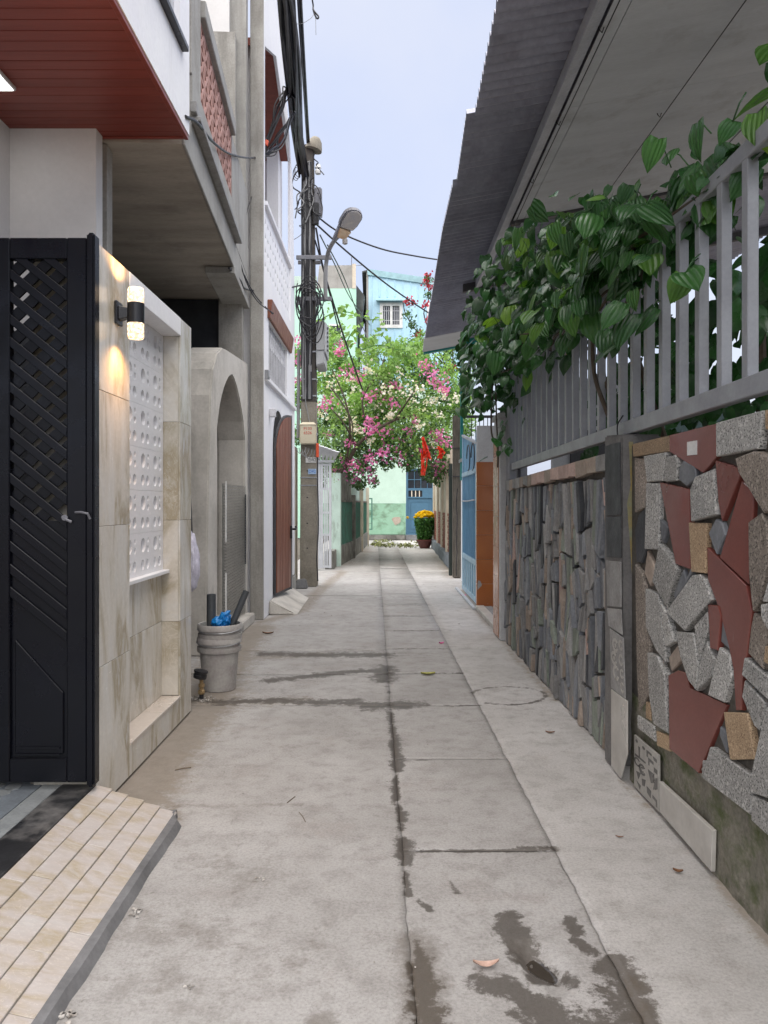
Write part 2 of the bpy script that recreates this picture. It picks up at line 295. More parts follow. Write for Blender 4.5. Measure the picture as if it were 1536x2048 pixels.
def pavement_material():
    m = bpy.data.materials.new('pavement'); t = NT(m); MATS['pavement'] = m
    v = t.pos()
    big = t.noise(v, 1.3, 5, .6); mid = t.noise(v, 6.5, 5, .65); fine = t.noise(v, 90, 3, .6); grit = t.noise(v, 260, 2, .6)
    c = t.mix(t.ramp(big, [(.35, 0), (.68, 1)]), (.425, .412, .398), (.335, .322, .307))
    c = t.mix(t.ramp(mid, [(.46, 0), (.70, .6)]), c, (.265, .25, .234))
    c = t.mix(t.ramp(t.noise(v, 1.9, 5, .7), [(.56, 0), (.70, .40)]), c, (.30, .262, .238))
    c = t.mix(t.ramp(t.noise(v, 13, 6, .75), [(.54, 0), (.62, .24)]), c, (.25, .238, .222))
    c = t.mix(t.ramp(t.noise(v, 17, 6, .75), [(.60, 0), (.68, .22)]), c, (.52, .51, .49))
    c = t.mix(t.ramp(t.noise(v, 3.1, 6, .7), [(.60, 0), (.72, .5)]), c, (.47, .455, .43))
    c = t.mix(1.0, c, t.ramp(fine, [(.28, .80), (.6, 1.05)]), 'MULTIPLY')
    c = t.mix(t.ramp(grit, [(.28, .75), (.36, 0)]), c, (.12, .11, .10))
    c = t.mix(t.ramp(t.noise(v, 22, 4, .7), [(.66, 0), (.74, .5)]), c, (.20, .185, .165))
    edge = t.math('ADD', t.math('MULTIPLY', t.math('SUBTRACT', t.noise(v, 11, 6, .75), .5), 1.7), t.math('MULTIPLY', t.math('SUBTRACT', t.noise(v, 34, 5, .75), .5), .85))
    at = t.n('ShaderNodeAttribute', attribute_name='mud')
    mud = t.ramp(t.math('ADD', at.outputs['Fac'], t.math('MULTIPLY', edge, .7)), [(.26, 0), (.60, .82)])
    c = t.mix(mud, c, t.mix(t.noise(v, 11, 6, .75), (.12, .095, .07), (.31, .27, .22)))
    aw = t.n('ShaderNodeAttribute', attribute_name='wet')
    wet = t.ramp(t.math('ADD', aw.outputs['Fac'], edge), [(.44, 0), (.64, 1)])
    c = t.mix(wet, c, t.mix(.82, c, (.062, .050, .038)))
    ab = t.n('ShaderNodeAttribute', attribute_name='stain')
    stain = t.ramp(t.math('ADD', ab.outputs['Fac'], t.math('MULTIPLY', edge, .8)), [(.35, 0), (.75, .75)])
    c = t.mix(stain, c, t.mix(.6, c, (.09, .068, .045)))
    ap = t.n('ShaderNodeAttribute', attribute_name='pool')
    pool = t.ramp(ap.outputs['Fac'], [(.45, 0), (.6, 1)])
    c = t.mix(t.math('MULTIPLY', pool, .85), c, (.04, .032, .024))
    tn = t.n('ShaderNodeAttribute', attribute_name='shade_lift'); c = t.mix(1.0, c, t.ramp(tn.outputs['Fac'], [(0, 1.0), (1, 1.25)]), 'MULTIPLY')
    t.l(c, t.b.inputs['Base Color'])
    r = t.mix(wet, t.ramp(mid, [(.3, .80), (.7, .93)]), .52); r = t.mix(pool, r, .05)
    t.l(r, t.b.inputs['Roughness'])
    h = t.math('ADD', t.math('MULTIPLY', fine, .7), t.math('MULTIPLY', mid, .9))
    bp = t.n('ShaderNodeBump'); bp.inputs['Distance'].default_value = .006; t.l(h, bp.inputs['Height'])
    t.l(t.mix(pool, .4, .02), bp.inputs['Strength']); t.l(bp.outputs[0], t.b.inputs['Normal'])
pavement_material()

# ------------------------------------------------------------------ helpers: geometry
class MB:
    def __init__(s): s.v = []; s.f = []
    def add(s, vs, fs):
        o = len(s.v); s.v += [tuple(p) for p in vs]; s.f += [tuple(i + o for i in q) for q in fs]; return s
    def box(s, x0, x1, y0, y1, z0, z1):
        vs = [(x, y, z) for z in (z0, z1) for y in (y0, y1) for x in (x0, x1)]
        return s.add(vs, [(0, 2, 3, 1), (4, 5, 7, 6), (0, 1, 5, 4), (2, 6, 7, 3), (0, 4, 6, 2), (1, 3, 7, 5)])
    def hexa(s, p):                       # 8 points: bottom four counter-clockwise, then top four
        return s.add(p, [(3, 2, 1, 0), (4, 5, 6, 7), (0, 1, 5, 4), (1, 2, 6, 5), (2, 3, 7, 6), (3, 0, 4, 7)])
    def plate(s, loops, fn, a, b):        # loops: outer then holes, in 2D; fn(u, v, w) -> 3D; a..b thickness
        pts = [p for l in loops for p in l]
        tri = tessellate_polygon([[Vector((p[0], p[1], 0)) for p in l] for l in loops])
        n = len(pts); vs = [fn(p[0], p[1], a) for p in pts] + [fn(p[0], p[1], b) for p in pts]
        fs = [tuple(t) for t in tri] + [tuple(i + n for i in reversed(t)) for t in tri]
        o = 0
        for l in loops:
            k = len(l)
            for i in range(k): j = (i + 1) % k; fs.append((o + i, o + j, o + j + n, o + i + n))
            o += k
        return s.add(vs, fs)
    def tube(s, pts, r, n=6, cap=True):
        pts = [Vector(p) for p in pts]; k = len(pts); rs = r if isinstance(r, (list, tuple)) else [r] * k
        ref = Vector((0.31, 0.17, 0.93)); vs = []; prev = None
        for i, p in enumerate(pts):
            d = (pts[min(i + 1, k - 1)] - pts[max(i - 1, 0)]).normalized()
            if prev is None:
                a = d.cross(ref)
                if a.length < .05: a = d.cross(Vector((1, 0, 0)))
            else: a = prev - d * prev.dot(d)
            a.normalize(); prev = a; b = d.cross(a)
            for j in range(n):
                th = 2 * math.pi * j / n; vs.append(p + (a * math.cos(th) + b * math.sin(th)) * rs[i])
        fs = [(i * n + j, i * n + (j + 1) % n, (i + 1) * n + (j + 1) % n, (i + 1) * n + j) for i in range(k - 1) for j in range(n)]
        if cap: fs += [tuple(range(n - 1, -1, -1)), tuple((k - 1) * n + j for j in range(n))]
        return s.add(vs, fs)
    def lathe(s, prof, c, n=24, ax=None):
        M = Matrix.Translation(Vector(c)) @ (ax if ax else Matrix.Identity(4)); vs = []
        for r, z in prof:
            for j in range(n):
                th = 2 * math.pi * j / n; vs.append(M @ Vector((r * math.cos(th), r * math.sin(th), z)))
        k = len(prof)
        fs = [(i * n + j, i * n + (j + 1) % n, (i + 1) * n + (j + 1) % n, (i + 1) * n + j) for i in range(k - 1) for j in range(n)]
        if prof[0][0] > 1e-4: fs.append(tuple(range(n - 1, -1, -1)))
        if prof[-1][0] > 1e-4: fs.append(tuple((k - 1) * n + j for j in range(n)))
        return s.add(vs, fs)
    def bar(s, a, b, wd, ht, up=(0, 0, 1)):   # rectangular bar from a to b
        a, b = Vector(a), Vector(b); d = (b - a).normalized(); u = Vector(up); sd = d.cross(u).normalized() * wd / 2; u2 = sd.cross(d).normalized() * ht / 2
        return s.hexa([a - sd - u2, a + sd - u2, b + sd - u2, b - sd - u2, a - sd + u2, a + sd + u2, b + sd + u2, b - sd + u2])
def YZ(x, sgn=1): return lambda u, v, t: (x + sgn * t, u, v)      # 2D (y, z), thickness along x
def XZ(y, sgn=1): return lambda u, v, t: (u, y + sgn * t, v)      # 2D (x, z), thickness along y

def mesh_from(mb, name, off=(0, 0, 0), smooth=False, bevel=0, fix=True):
    me = bpy.data.meshes.new(name)
    o = Vector(off); me.from_pydata([(p[0] - o[0], p[1] - o[1], p[2] - o[2]) for p in mb.v], [], mb.f)
    if fix or bevel:
        bm = bmesh.new(); bm.from_mesh(me)
        if fix: bmesh.ops.recalc_face_normals(bm, faces=bm.faces)
        if bevel:
            es = [e for e in bm.edges if len(e.link_faces) == 2 and e.calc_face_angle(0) > .5]
            bmesh.ops.bevel(bm, geom=es, offset=bevel, segments=2 if bevel > .008 else 1, affect='EDGES', clamp_overlap=True)
        bm.to_mesh(me); bm.free()
    if smooth:
        me.polygons.foreach_set('use_smooth', [True] * len(me.polygons))
        if smooth != 'all':
            try: me.set_sharp_from_angle(angle=R(40))
            except Exception: pass
    me.update(); return me
def thing(name, label, cat, loc=(0, 0, 0), rz=0, group=None, kind=None):
    o = bpy.data.objects.new(name, None); col.objects.link(o); o.location = loc; o.rotation_euler = (0, 0, rz); o.empty_display_size = .1
    if label: o['label'] = label
    if cat: o['category'] = cat
    if group: o['group'] = group
    if kind: o['kind'] = kind
    return o
def part(root, name, mb, m, smooth=False, bevel=0, local=False, label=None, parent=None, kind=None, fix=True):
    me = mesh_from(mb, name, (0, 0, 0) if local else root.location, smooth, bevel, fix)
    me.materials.append(MATS[m]); o = bpy.data.objects.new(name, me); col.objects.link(o); o.parent = parent or root
    if label: o['label'] = label
    if kind: o['kind'] = kind
    return o
def inst(root, name, me, m, loc, rot=(0, 0, 0), sc=(1, 1, 1), parent=None):
    if not me.materials: me.materials.append(MATS[m])
    o = bpy.data.objects.new(name, me); col.objects.link(o); o.parent = parent or root
    o.location = Vector(loc) - root.location; o.rotation_euler = rot; o.scale = sc
    if m != me.materials[0].name:
        o.material_slots[0].link = 'OBJECT'; o.material_slots[0].material = MATS[m]
    return o
def single(name, mb, m, label, cat, loc, group=None, kind=None, smooth=False, bevel=0, fix=True):
    me = mesh_from(mb, name, loc, smooth, bevel, fix); me.materials.append(MATS[m]); o = bpy.data.objects.new(name, me); col.objects.link(o); o.location = loc
    if label: o['label'] = label
    if cat: o['category'] = cat
    if group: o['group'] = group
    if kind: o['kind'] = kind
    return o
def text_part(root, name, body, size, m, loc, rot, parent=None):
    cu = bpy.data.curves.new(name, 'FONT'); cu.body = body; cu.size = size; cu.align_x = 'CENTER'; cu.align_y = 'CENTER'; cu.extrude = .0008; cu.resolution_u = 3
    tmp = bpy.data.objects.new(name + '_tmp', cu); col.objects.link(tmp)
    dg = bpy.context.evaluated_depsgraph_get(); me = bpy.data.meshes.new_from_object(tmp.evaluated_get(dg)); bpy.data.objects.remove(tmp)
    me.materials.clear(); me.materials.append(MATS[m]); me.name = name
    o = bpy.data.objects.new(name, me); col.objects.link(o); o.parent = parent or root; o.location = Vector(loc) - root.location; o.rotation_euler = rot; return o
def cat_curve(a, b, sag, n=14):
    a, b = Vector(a), Vector(b)
    return [a.lerp(b, i / n) - Vector((0, 0, sag * 4 * (i / n) * (1 - i / n))) for i in range(n + 1)]
def smooth_path(pts, n=6):                # Catmull-Rom
    P = [Vector(p) for p in pts]; P = [P[0] * 2 - P[1]] + P + [P[-1] * 2 - P[-2]]; o = []
    for i in range(1, len(P) - 2):
        for k in range(n):
            t = k / n; a, b, c, d = P[i - 1:i + 3]
            o.append(.5 * ((2 * b) + (c - a) * t + (2 * a - 5 * b + 4 * c - d) * t * t + (-a + 3 * b - 3 * c + d) * t ** 3))
    return o + [P[-2]]
def leaf_cloud(name, cen, size, up=.3, asp=.62, fold=.18, nrm=None):   # many folded diamond leaves in one mesh
    n = len(cen); cen = np.asarray(cen, float); size = np.asarray(size, float).reshape(-1, 1) * np.ones((n, 1))
    d = nrng.normal(size=(n, 3)); d /= np.linalg.norm(d, axis=1, keepdims=True)
    nn = nrng.normal(size=(n, 3)) + np.array([0, -.2, up]); nn -= d * (nn * d).sum(1, keepdims=True); nn /= np.linalg.norm(nn, axis=1, keepdims=True) + 1e-9
    sd_ = np.cross(d, nn)
    a = cen - d * size * .5; b = cen + sd_ * size * asp * .5 + nn * size * fold; c = cen + d * size * .5; e = cen - sd_ * size * asp * .5 + nn * size * fold
    V = np.stack([a, b, c, e], 1).reshape(-1, 3).astype('f4')
    me = bpy.data.meshes.new(name); me.vertices.add(4 * n); me.vertices.foreach_set('co', V.ravel())
    me.loops.add(6 * n); me.polygons.add(2 * n)
    idx = (np.arange(n)[:, None] * 4 + np.array([0, 1, 2, 0, 2, 3])[None]).ravel()
    me.loops.foreach_set('vertex_index', idx.astype('i4')); me.polygons.foreach_set('loop_start', np.arange(0, 6 * n, 3, dtype='i4'))
    try: me.polygons.foreach_set('loop_total', np.full(2 * n, 3, dtype='i4'))
    except Exception: pass
    me.update(calc_edges=True); me.validate(); return me
def raw_part(root, name, me, m, kind=None, label=None):
    me.materials.append(MATS[m]); o = bpy.data.objects.new(name, me); col.objects.link(o); o.parent = root; o.location = -Vector(root.location)
    if kind: o['kind'] = kind
    if label: o['label'] = label
    return o
def circle(cx, cy, r, n=14): return [(cx + r * math.cos(2 * math.pi * i / n), cy + r * math.sin(2 * math.pi * i / n)) for i in range(n)]
def wob(x, y, s=1.0, seed=0.0): return mnoise.noise(Vector((x * s + seed, y * s - seed, seed * .7)))

# ================================================================== GROUND AND PAVEMENT
g = MB(); g.add([(-600, -600, -.05), (600, -600, -.05), (600, 600, -.05), (-600, 600, -.05)], [(0, 1, 2, 3)])
single('ground', g, 'earth', 'bare brown earth under and around the alley', None, (0, 0, 0), kind='structure')

def GP(*pts): return [tuple(on_ground(*p)[:2]) for p in pts]
WET = [  # photo polylines on the ground, half width in metres, strength
    (GP((862, 2090), (856, 2030)), .062, 1.0), (GP((850, 2000), (840, 1930)), .048, .95), (GP((819, 1790), (812, 1745)), .018, .85), (GP((810, 1725), (804, 1680)), .04, .95), (GP((802, 1660), (797, 1610)), .022, .85), (GP((803, 1645), (806, 1625)), .026, .9), (GP((796, 1600), (793, 1550)), .016, .8), (GP((795, 1535), (789, 1480)), .045, .95), (GP((787, 1470), (780, 1425)), .03, .9), (GP((843, 1960), (836, 1880)), .02, .85), (GP((775, 1385), (771, 1350)), .03, .75),
    (GP((806, 1712), (815, 1692)), .05, .9), (GP((798, 1540), (790, 1470)), .036, .9), (GP((745, 1412), (820, 1408)), .13, .9), (GP((768, 1360), (770, 1335)), .12, .9),
    (GP((820, 1702), (960, 1701), (1115, 1698)), .017, .85), (GP((1040, 1697), (1112, 1696)), .03, .9), (GP((800, 1521), (1010, 1517)), .010, .8),
    (GP((530, 1308), (640, 1310), (772, 1310)), .14, .86), (GP((540, 1360), (640, 1350), (720, 1342), (775, 1342)), .10, .86), (GP((430, 1404), (560, 1400), (620, 1405), (720, 1405)), .10, .84),
    (GP((640, 1402), (720, 1400)), .06, .9), (GP((775, 1346), (925, 1346)), .03, .72), (GP((880, 1412), (960, 1410)), .025, .8),
    (GP((1015, 1838), (1035, 1880), (1090, 1950)), .058, 1.05), (GP((1140, 1838), (1150, 1862)), .035, .9), (GP((1150, 1880), (1190, 1905)), .03, .95), (GP((970, 1962), (1030, 1985), (1090, 2040)), .06, .95),
    (GP((1080, 2000), (1130, 2050)), .05, .95), (GP((1230, 1920), (1262, 1980), (1290, 2060)), .06, 1.0), (GP((1170, 2040), (1240, 2055)), .07, .9), (GP((1210, 1990), (1240, 2010)), .05, .9), (GP((1195, 1940), (1235, 1930)), .03, .85), (GP((1130, 1945), (1140, 1960)), .03, .9),
    (GP((835, 1800), (862, 1820)), .018, .85), (GP((900, 1760), (912, 1785)), .015, .75), (GP((775, 1560), (788, 1610)), .02, .62), (GP((1025, 2025), (1060, 2050)), .03, .8),
    (GP((790, 1262), (890, 1260)), .09, .66), (GP((755, 1212), (860, 1210)), .12, .6), (GP((780, 1298), (890, 1297)), .05, .6), (GP((770, 1232), (880, 1231)), .08, .6),
    (GP((745, 1195), (840, 1194)), .12, .55),
]
ring = [on_ground(1015 + 76 * math.cos(a), 1391 + 18 * math.sin(a)) for a in np.linspace(-2.9, 2.2, 26)]
WET.append(([tuple(p[:2]) for p in ring], .022, .86))
MUD = [
    (GP((255, 1600), (330, 1500), (400, 1420)), .20, .95), (GP((400, 1420), (440, 1340), (480, 1280), (510, 1255)), .24, .9), (GP((450, 1405), (600, 1400)), .16, .55), (GP((440, 1320), (640, 1308)), .16, .55),
    (GP((520, 1245), (600, 1222), (640, 1180), (690, 1140)), .13, .7), (GP((740, 1092), (700, 1130)), .3, .6), (GP((930, 1180), (990, 1250)), .12, .7), (GP((1000, 1280), (1110, 1400)), .05, .55), (GP((870, 1105), (910, 1155)), .25, .6), (GP((350, 1640), (330, 1600)), .05, .6),
    (GP((1440, 1760), (1536, 1880)), .04, .7), (GP((1240, 1560), (1310, 1630)), .02, .6),
]
STAIN = [
    (GP((855, 2060), (846, 1980), (832, 1880)), .075, 1.0), (GP((270, 1840), (420, 1880)), .22, .55), (GP((520, 1960), (620, 1900)), .16, .5), (GP((640, 2048), (650, 2040)), .05, .9), (GP((355, 1612), (600, 1610)), .025, .7), (GP((420, 1730), (520, 1760)), .2, .5), (GP((560, 1490), (600, 1500)), .12, .4),
    (GP((1260, 1960), (1285, 2048)), .05, .6), (GP((720, 1860), (760, 1870)), .12, .4), (GP((690, 1300), (840, 1310)), .25, .5), (GP((300, 1950), (420, 2000)), .25, .5),
]
def field(x, y, strokes):
    out_ = np.zeros_like(x)
    for pts, wd, st in strokes:
        dmin = np.full_like(x, 1e9)
        for (ax, ay), (bx, by) in zip(pts[:-1], pts[1:]):
            dx, dy = bx - ax, by - ay; L = dx * dx + dy * dy + 1e-9
            t = np.clip(((x - ax) * dx + (y - ay) * dy) / L, 0, 1)
            dmin = np.minimum(dmin, np.hypot(x - ax - t * dx, y - ay - t * dy))
        out_ = np.maximum(out_, st * np.clip(1.0 - .5 * dmin / wd, 0, 1))
    return out_
pave = thing('alley_pavement', 'grey concrete alley paving of poured strips and drain slabs', None, (0, 0, 0), kind='structure')
hole_c = on_ground(1085, 1925)
def slab(xa, xb, y0, y1, res, hole=False, shade_lift=0.0):   # xa, xb: functions of y (jointed edges)
    ny = max(2, int((y1 - y0) / res) + 1); ys = np.linspace(y0, y1, ny)
    wmax = xb((y0 + y1) / 2) - xa((y0 + y1) / 2); nx = max(2, int(wmax / res) + 1)
    tt = np.linspace(0, 1, nx); xs0 = np.array([xa(v) for v in ys]); xs1 = np.array([xb(v) for v in ys])
    X = xs0[:, None] + (xs1 - xs0)[:, None] * tt[None]; Y = np.repeat(ys[:, None], nx, 1).copy()
    if ny > 6:                                # broken, uneven slab ends
        for j in range(nx):
            Y[0, j] += .007 * wob(X[0, j], y0, 9, 3) + .003 * wob(X[0, j], y0, 40, 3); Y[-1, j] += .007 * wob(X[0, j], y1, 9, 3) + .003 * wob(X[0, j], y1, 40, 3)
    Z = np.zeros_like(X); pool = np.zeros_like(X); tilt = rng.uniform(-.002, .002)
    for i in range(ny):
        for j in range(nx): Z[i, j] = .0035 * wob(X[i, j], Y[i, j], 1.7, 2) + tilt
    e = np.minimum(np.minimum(X - xs0[:, None], xs1[:, None] - X), np.minimum(Y - y0, y1 - Y)); Z -= .0015 * np.clip(1 - e / .02, 0, 1) ** 2
    if hole:
        q = np.hypot((X - hole_c.x - .25 * (Y - hole_c.y) * -1) / .085, (Y - hole_c.y) / .17)
        nz = np.array([[wob(X[i, j], Y[i, j], 14, 9) + .6 * wob(X[i, j], Y[i, j], 34, 4) for j in range(nx)] for i in range(ny)])
        dep = np.clip(1.0 - q + nz * .55, 0, 1); Z -= .052 * np.minimum(dep * 1.1, 1) - .026 * nz * np.minimum(dep * 3, 1)
        pool = np.clip(.5 + (-.036 - Z) / .004, 0, 1); Z = np.maximum(Z, -.038)
    wetv = field(X, Y, WET); mud = field(X, Y, MUD); st = field(X, Y, STAIN)
    V = np.stack([X, Y, Z], -1).reshape(-1, 3); n = ny * nx; I = np.arange(n).reshape(ny, nx)
    Fc = np.stack([I[:-1, :-1], I[:-1, 1:], I[1:, 1:], I[1:, :-1]], -1).reshape(-1, 4).tolist()
    loop = list(I[0, :]) + list(I[1:, -1]) + list(I[-1, :-1][::-1]) + list(I[1:-1, 0][::-1])
    low = V[loop].copy(); low[:, 2] = -.048; V = np.concatenate([V, low]); k = len(loop)
    Fc += [(int(loop[(i + 1) % k]), int(loop[i]), n + i, n + (i + 1) % k) for i in range(k)]
    me = bpy.data.meshes.new('slab'); me.from_pydata(V.tolist(), [], Fc)
    for nm, arr in (('wet', wetv), ('mud', mud), ('stain', st), ('pool', pool), ('shade_lift', np.full_like(X, shade_lift))):
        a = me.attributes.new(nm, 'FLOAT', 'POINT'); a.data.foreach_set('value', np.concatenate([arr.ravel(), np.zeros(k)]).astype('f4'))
    me.polygons.foreach_set('use_smooth', [i < (ny - 1) * (nx - 1) for i in range(len(Fc))]); me.materials.append(MATS['pavement']); me.update()
    o = bpy.data.objects.new('slab', me); col.objects.link(o); o.parent = pave; return o
JL = lambda y: .092 - .012 * (y - 2.2) + .008 * wob(y, 0, 1.6, 1) + .006 * wob(y, 0, 12, 7) + .004 * wob(y, 0, 31, 7)
JR = lambda y: .756 - .012 * (y - 2.2) + .005 * wob(y, 1, 1.3, 4) + .006 * wob(y, 1, 13, 8) + .004 * wob(y, 1, 33, 8)
GAP = .0014
def rows(ylist, xa, xb, fine_hole=False, shade_lift=0.0):
    for y0, y1 in zip(ylist[:-1], ylist[1:]):
        ym = (y0 + y1) / 2; res = .03 if ym < 6.2 else .05 if ym < 9 else .12 if ym < 16 else .4
        h = fine_hole and y0 < 2.5 < y1
        slab(xa, xb, y0 + GAP * .6, y1 - GAP * .6, .012 if h else res, h, shade_lift)
rows([-1.2, 5.74, 6.78, 7.86, 12.6, 17, 24, 33], lambda y: -2.3, lambda y: JL(y) - GAP * .5)
rows([-1.2, 1.9, 3.335, 4.54, 5.74, 6.82, 7.97, 9.1, 10.3, 11.55, 12.8, 14.1, 15.4, 18, 21, 25, 33], lambda y: JL(y) + GAP * .5, lambda y: JR(y) - GAP * .5, True)
rows([-1.2, 8.0, 17, 33], lambda y: JR(y) + GAP * .5, lambda y: 2.4, shade_lift=.95)   # separate strip of cement, coloured paler to offset the roof's shade

# ================================================================== LEFT: PORCH AND RAMP
LX = -1.40
porch = thing('porch_floor', 'raised entrance floor of black granite strip and pebble-print tiles behind the gate', 'floor', (-2.2, 2.6, 0))
part(porch, 'base', MB().box(-3.4, LX - .004, .6, 3.9, 0, .128), 'cement_edge')
part(porch, 'granite_strip', MB().box(-1.56, LX, .6, 3.88, .128, .141), 'granite_black', bevel=.002)
part(porch, 'border_tile', MB().box(-1.655, -1.565, .6, 3.88, .128, .139), 'pebble_tile', bevel=.002)
pb = MB(); pr = random.Random(5)
for i in range(9):
    for j in range(30):
        cx, cy = -2.52 + i * .092 + pr.uniform(-.02, .02), 1.2 + j * .09 + pr.uniform(-.02, .02)
        if cx > -1.71 or cy > 3.82: continue
        k = pr.randint(6, 8); a0 = pr.random() * 6; rr = [pr.uniform(.030, .045) for _ in range(k)]
        pb.plate([[(cx + rr[q] * math.cos(a0 + 6.283 * q / k), cy + rr[q] * math.sin(a0 + 6.283 * q / k) * 1.25) for q in range(k)]], lambda u, v, t: (u, v, t), .1375, .1405)
part(porch, 'tile_bed', MB().box(-3.4, -1.66, .6, 3.88, .128, .138), 'plinth_blue')
part(porch, 'pebble_relief', pb, 'pebble_tile', kind='stuff')

ramp = thing('tiled_ramp', 'sloping ramp of five beige marble tile rows with a grey cement edge', 'ramp', (-1.2, 2.3, 0))
RW = .082
for r_ in range(5):
    xa, xb = LX + .003 + r_ * RW, LX + .003 + (r_ + 1) * RW - .0025
    za, zb = .136 - r_ * .0215, .136 - r_ * .0215 - .0175
    y = .7 + rng.uniform(0, .2); yend = 3.74 - r_ * .016
    cuts = [y]
    while cuts[-1] < yend - .3: cuts.append(cuts[-1] + rng.uniform(.38, .62))
    cuts[-1] = yend
    for y0, y1 in zip(cuts[:-1], cuts[1:]):
        dz = rng.uniform(-.0015, .0015)
        m_ = MB().hexa([(xa, y0 + .0015, za - .02 + dz), (xb, y0 + .0015, zb - .02 + dz), (xb, y1 - .0015, zb - .02 + dz), (xa, y1 - .0015, za - .02 + dz), (xa, y0 + .0015, za + dz), (xb, y0 + .0015, zb + dz), (xb, y1 - .0015, zb + dz), (xa, y1 - .0015, za + dz)])
        part(ramp, 'tile', m_, 'tile_beige', bevel=.0015)
part(ramp, 'bed', MB().hexa([(LX, .6, 0), (-.985, .6, 0), (-.985, 3.68, 0), (LX, 3.74, 0), (LX, .6, .121), (-.985, .6, .026), (-.985, 3.66, .026), (LX, 3.72, .121)]), 'cement_edge')
ed = MB(); ys_ = np.linspace(.6, 3.69, 60)
for k in range(59):
    ya, yb = ys_[k], ys_[k + 1]; wa, wb = [.018 * wob(0, v, 3, 2) + .006 * wob(0, v, 16, 5) - (.03 * max(0, v - 3.55) / .14) for v in (ya, yb)]
    sh = [max(0, v - 3.58) * .5 for v in (ya, yb)]
    ed.add([(-.994, ya, .037), (-.962 + wa * .4 - sh[0], ya, .032), (-.935 + wa - sh[0], ya, -.01), (-.994, yb, .037), (-.962 + wb * .4 - sh[1], yb, .032), (-.935 + wb - sh[1], yb, -.01)], [(0, 1, 4, 3), (1, 2, 5, 4)])
ed.add([(-.994, 3.69, .037), (-.99, 3.70, -.01), (-1.02, 3.69, -.01)], [(0, 1, 2)])
part(ramp, 'cement_edge', ed, 'cement_edge', smooth=True)

# ================================================================== LEFT: TILED BOUNDARY WALL
tw = thing('tiled_boundary_wall', 'beige marble tiled wall with recessed white breeze block screen beside the gate', 'wall', (-1.5, 4.65, 0))
WX, RX = -1.39, -1.515                       # outer face, back of the recess
ya, yb, rc0, rc1, zt = 3.735, 5.55, 4.21, 5.25, 2.77
core = MB()
core.box(-1.72, WX - .013, ya + .012, rc0 - .012, 0, zt - .01); core.box(-1.72, WX - .013, rc1 + .012, yb - .004, 0, zt - .01)
core.box(-1.72, RX - .013, rc0 - .012, rc1 + .012, 0, 1.03); core.box(RX - .013, WX - .013, rc0 - .012, rc1 + .012, 0, .175)
part(tw, 'core', core, 'grout')
part(tw, 'lintel', MB().box(-1.715, WX + .004, rc0 - .008, rc1 + .008, 2.645, zt), 'white_paint', bevel=.004)
part(tw, 'sill', MB().box(RX - .01, WX + .005, rc0 + .001, rc1 - .001, .176, .194), 'tile_pale', bevel=.002)
part(tw, 'screen_ledge', MB().box(RX - .11, RX + .055, rc0 + .001, rc1 - .001, 1.031, 1.055), 'block_white', bevel=.003)
def tile(x0, x1, y0, y1, z0, z1): part(tw, 'tile', MB().box(x0, x1, y0, y1, z0, z1), 'tile_marble', bevel=.0018)
zs = [.012, .70, 1.39, 2.06, zt]
for z0, z1 in zip(zs[:-1], zs[1:]):
    tile(WX - .012, WX, ya, rc0 - .001, z0 + .001, z1 - .001)
    tile(WX - .012, WX, rc1 + .001, yb, z0 + .001, z1 - .001)
    tile(-1.70, WX - .0135, ya, ya + .011, z0 + .001, z1 - .001)
for z0, z1 in zip([.195, .70, 1.39, 2.06], [.70, 1.39, 2.06, 2.644]):
    tile(RX - .1, WX - .0135, rc0 - .011, rc0 - .0005, z0 + .001, z1 - .001); tile(RX - .1, WX - .0135, rc1 + .0005, rc1 + .011, z0 + .001, z1 - .001)
for y0, y1 in ((rc0, 4.73), (4.73, rc1)):
    tile(WX - .012, WX, y0 + .001, y1 - .001, .012, .175)
    tile(RX - .012, RX, y0 + .001, y1 - .001, .195, .70); tile(RX - .012, RX, y0 + .001, y1 - .001, .702, 1.029)
BS, BH = (rc1 - rc0 - .01) / 4, .2645
def screen_block():
    h, b = BS / 2 - .0006, BH / 2 - .0006
    loops = [[(-h, -b), (h, -b), (h, b), (-h, b)], circle(-.046, .055, .045, 18), circle(.052, .085, .017, 10), circle(.052, .028, .022, 12), circle(-.055, -.068, .034, 14), circle(.045, -.068, .034, 14)]
    m_ = MB().plate(loops, lambda u, v, t: (t, u, v), -.03, .03); return mesh_from(m_, 'breeze_block')
sb = screen_block()
for i in range(4):
    for j in range(6): inst(tw, 'breeze_block', sb, 'block_white', (RX - .02, rc0 + .005 + BS * (i + .5), 1.056 + BH * (j + .5)))
part(tw, 'screen_backing', MB().box(RX - .17, RX - .155, rc0, rc1, 1.0, 2.64), 'concrete_raw')

# wall lamp
lp = on_x(234, 627, WX); lc = Vector((WX + .098, lp.y, lp.z))
wl = thing('wall_lamp', 'lit black up-and-down wall lamp with crystal ends on the tiled wall', 'lamp', (WX, lp.y, lp.z - .14))
part(wl, 'wall_plate', MB().box(WX + .001, WX + .016, lp.y - .045, lp.y + .045, lp.z - .06, lp.z + .06), 'black_plastic', bevel=.004)
part(wl, 'arm', MB().hexa([(WX + .016, lp.y - .03, lp.z - .036), (lc.x - .03, lp.y - .018, lp.z - .024), (lc.x - .03, lp.y + .018, lp.z - .024), (WX + .016, lp.y + .03, lp.z - .036), (WX + .016, lp.y - .03, lp.z + .036), (lc.x - .03, lp.y - .018, lp.z + .024), (lc.x - .03, lp.y + .018, lp.z + .024), (WX + .016, lp.y + .03, lp.z + .036)]), 'black_plastic', bevel=.003)
part(wl, 'barrel', MB().lathe([(.0435, -.052), (.0435, .052)], lc, 28), 'black_plastic', smooth=True)
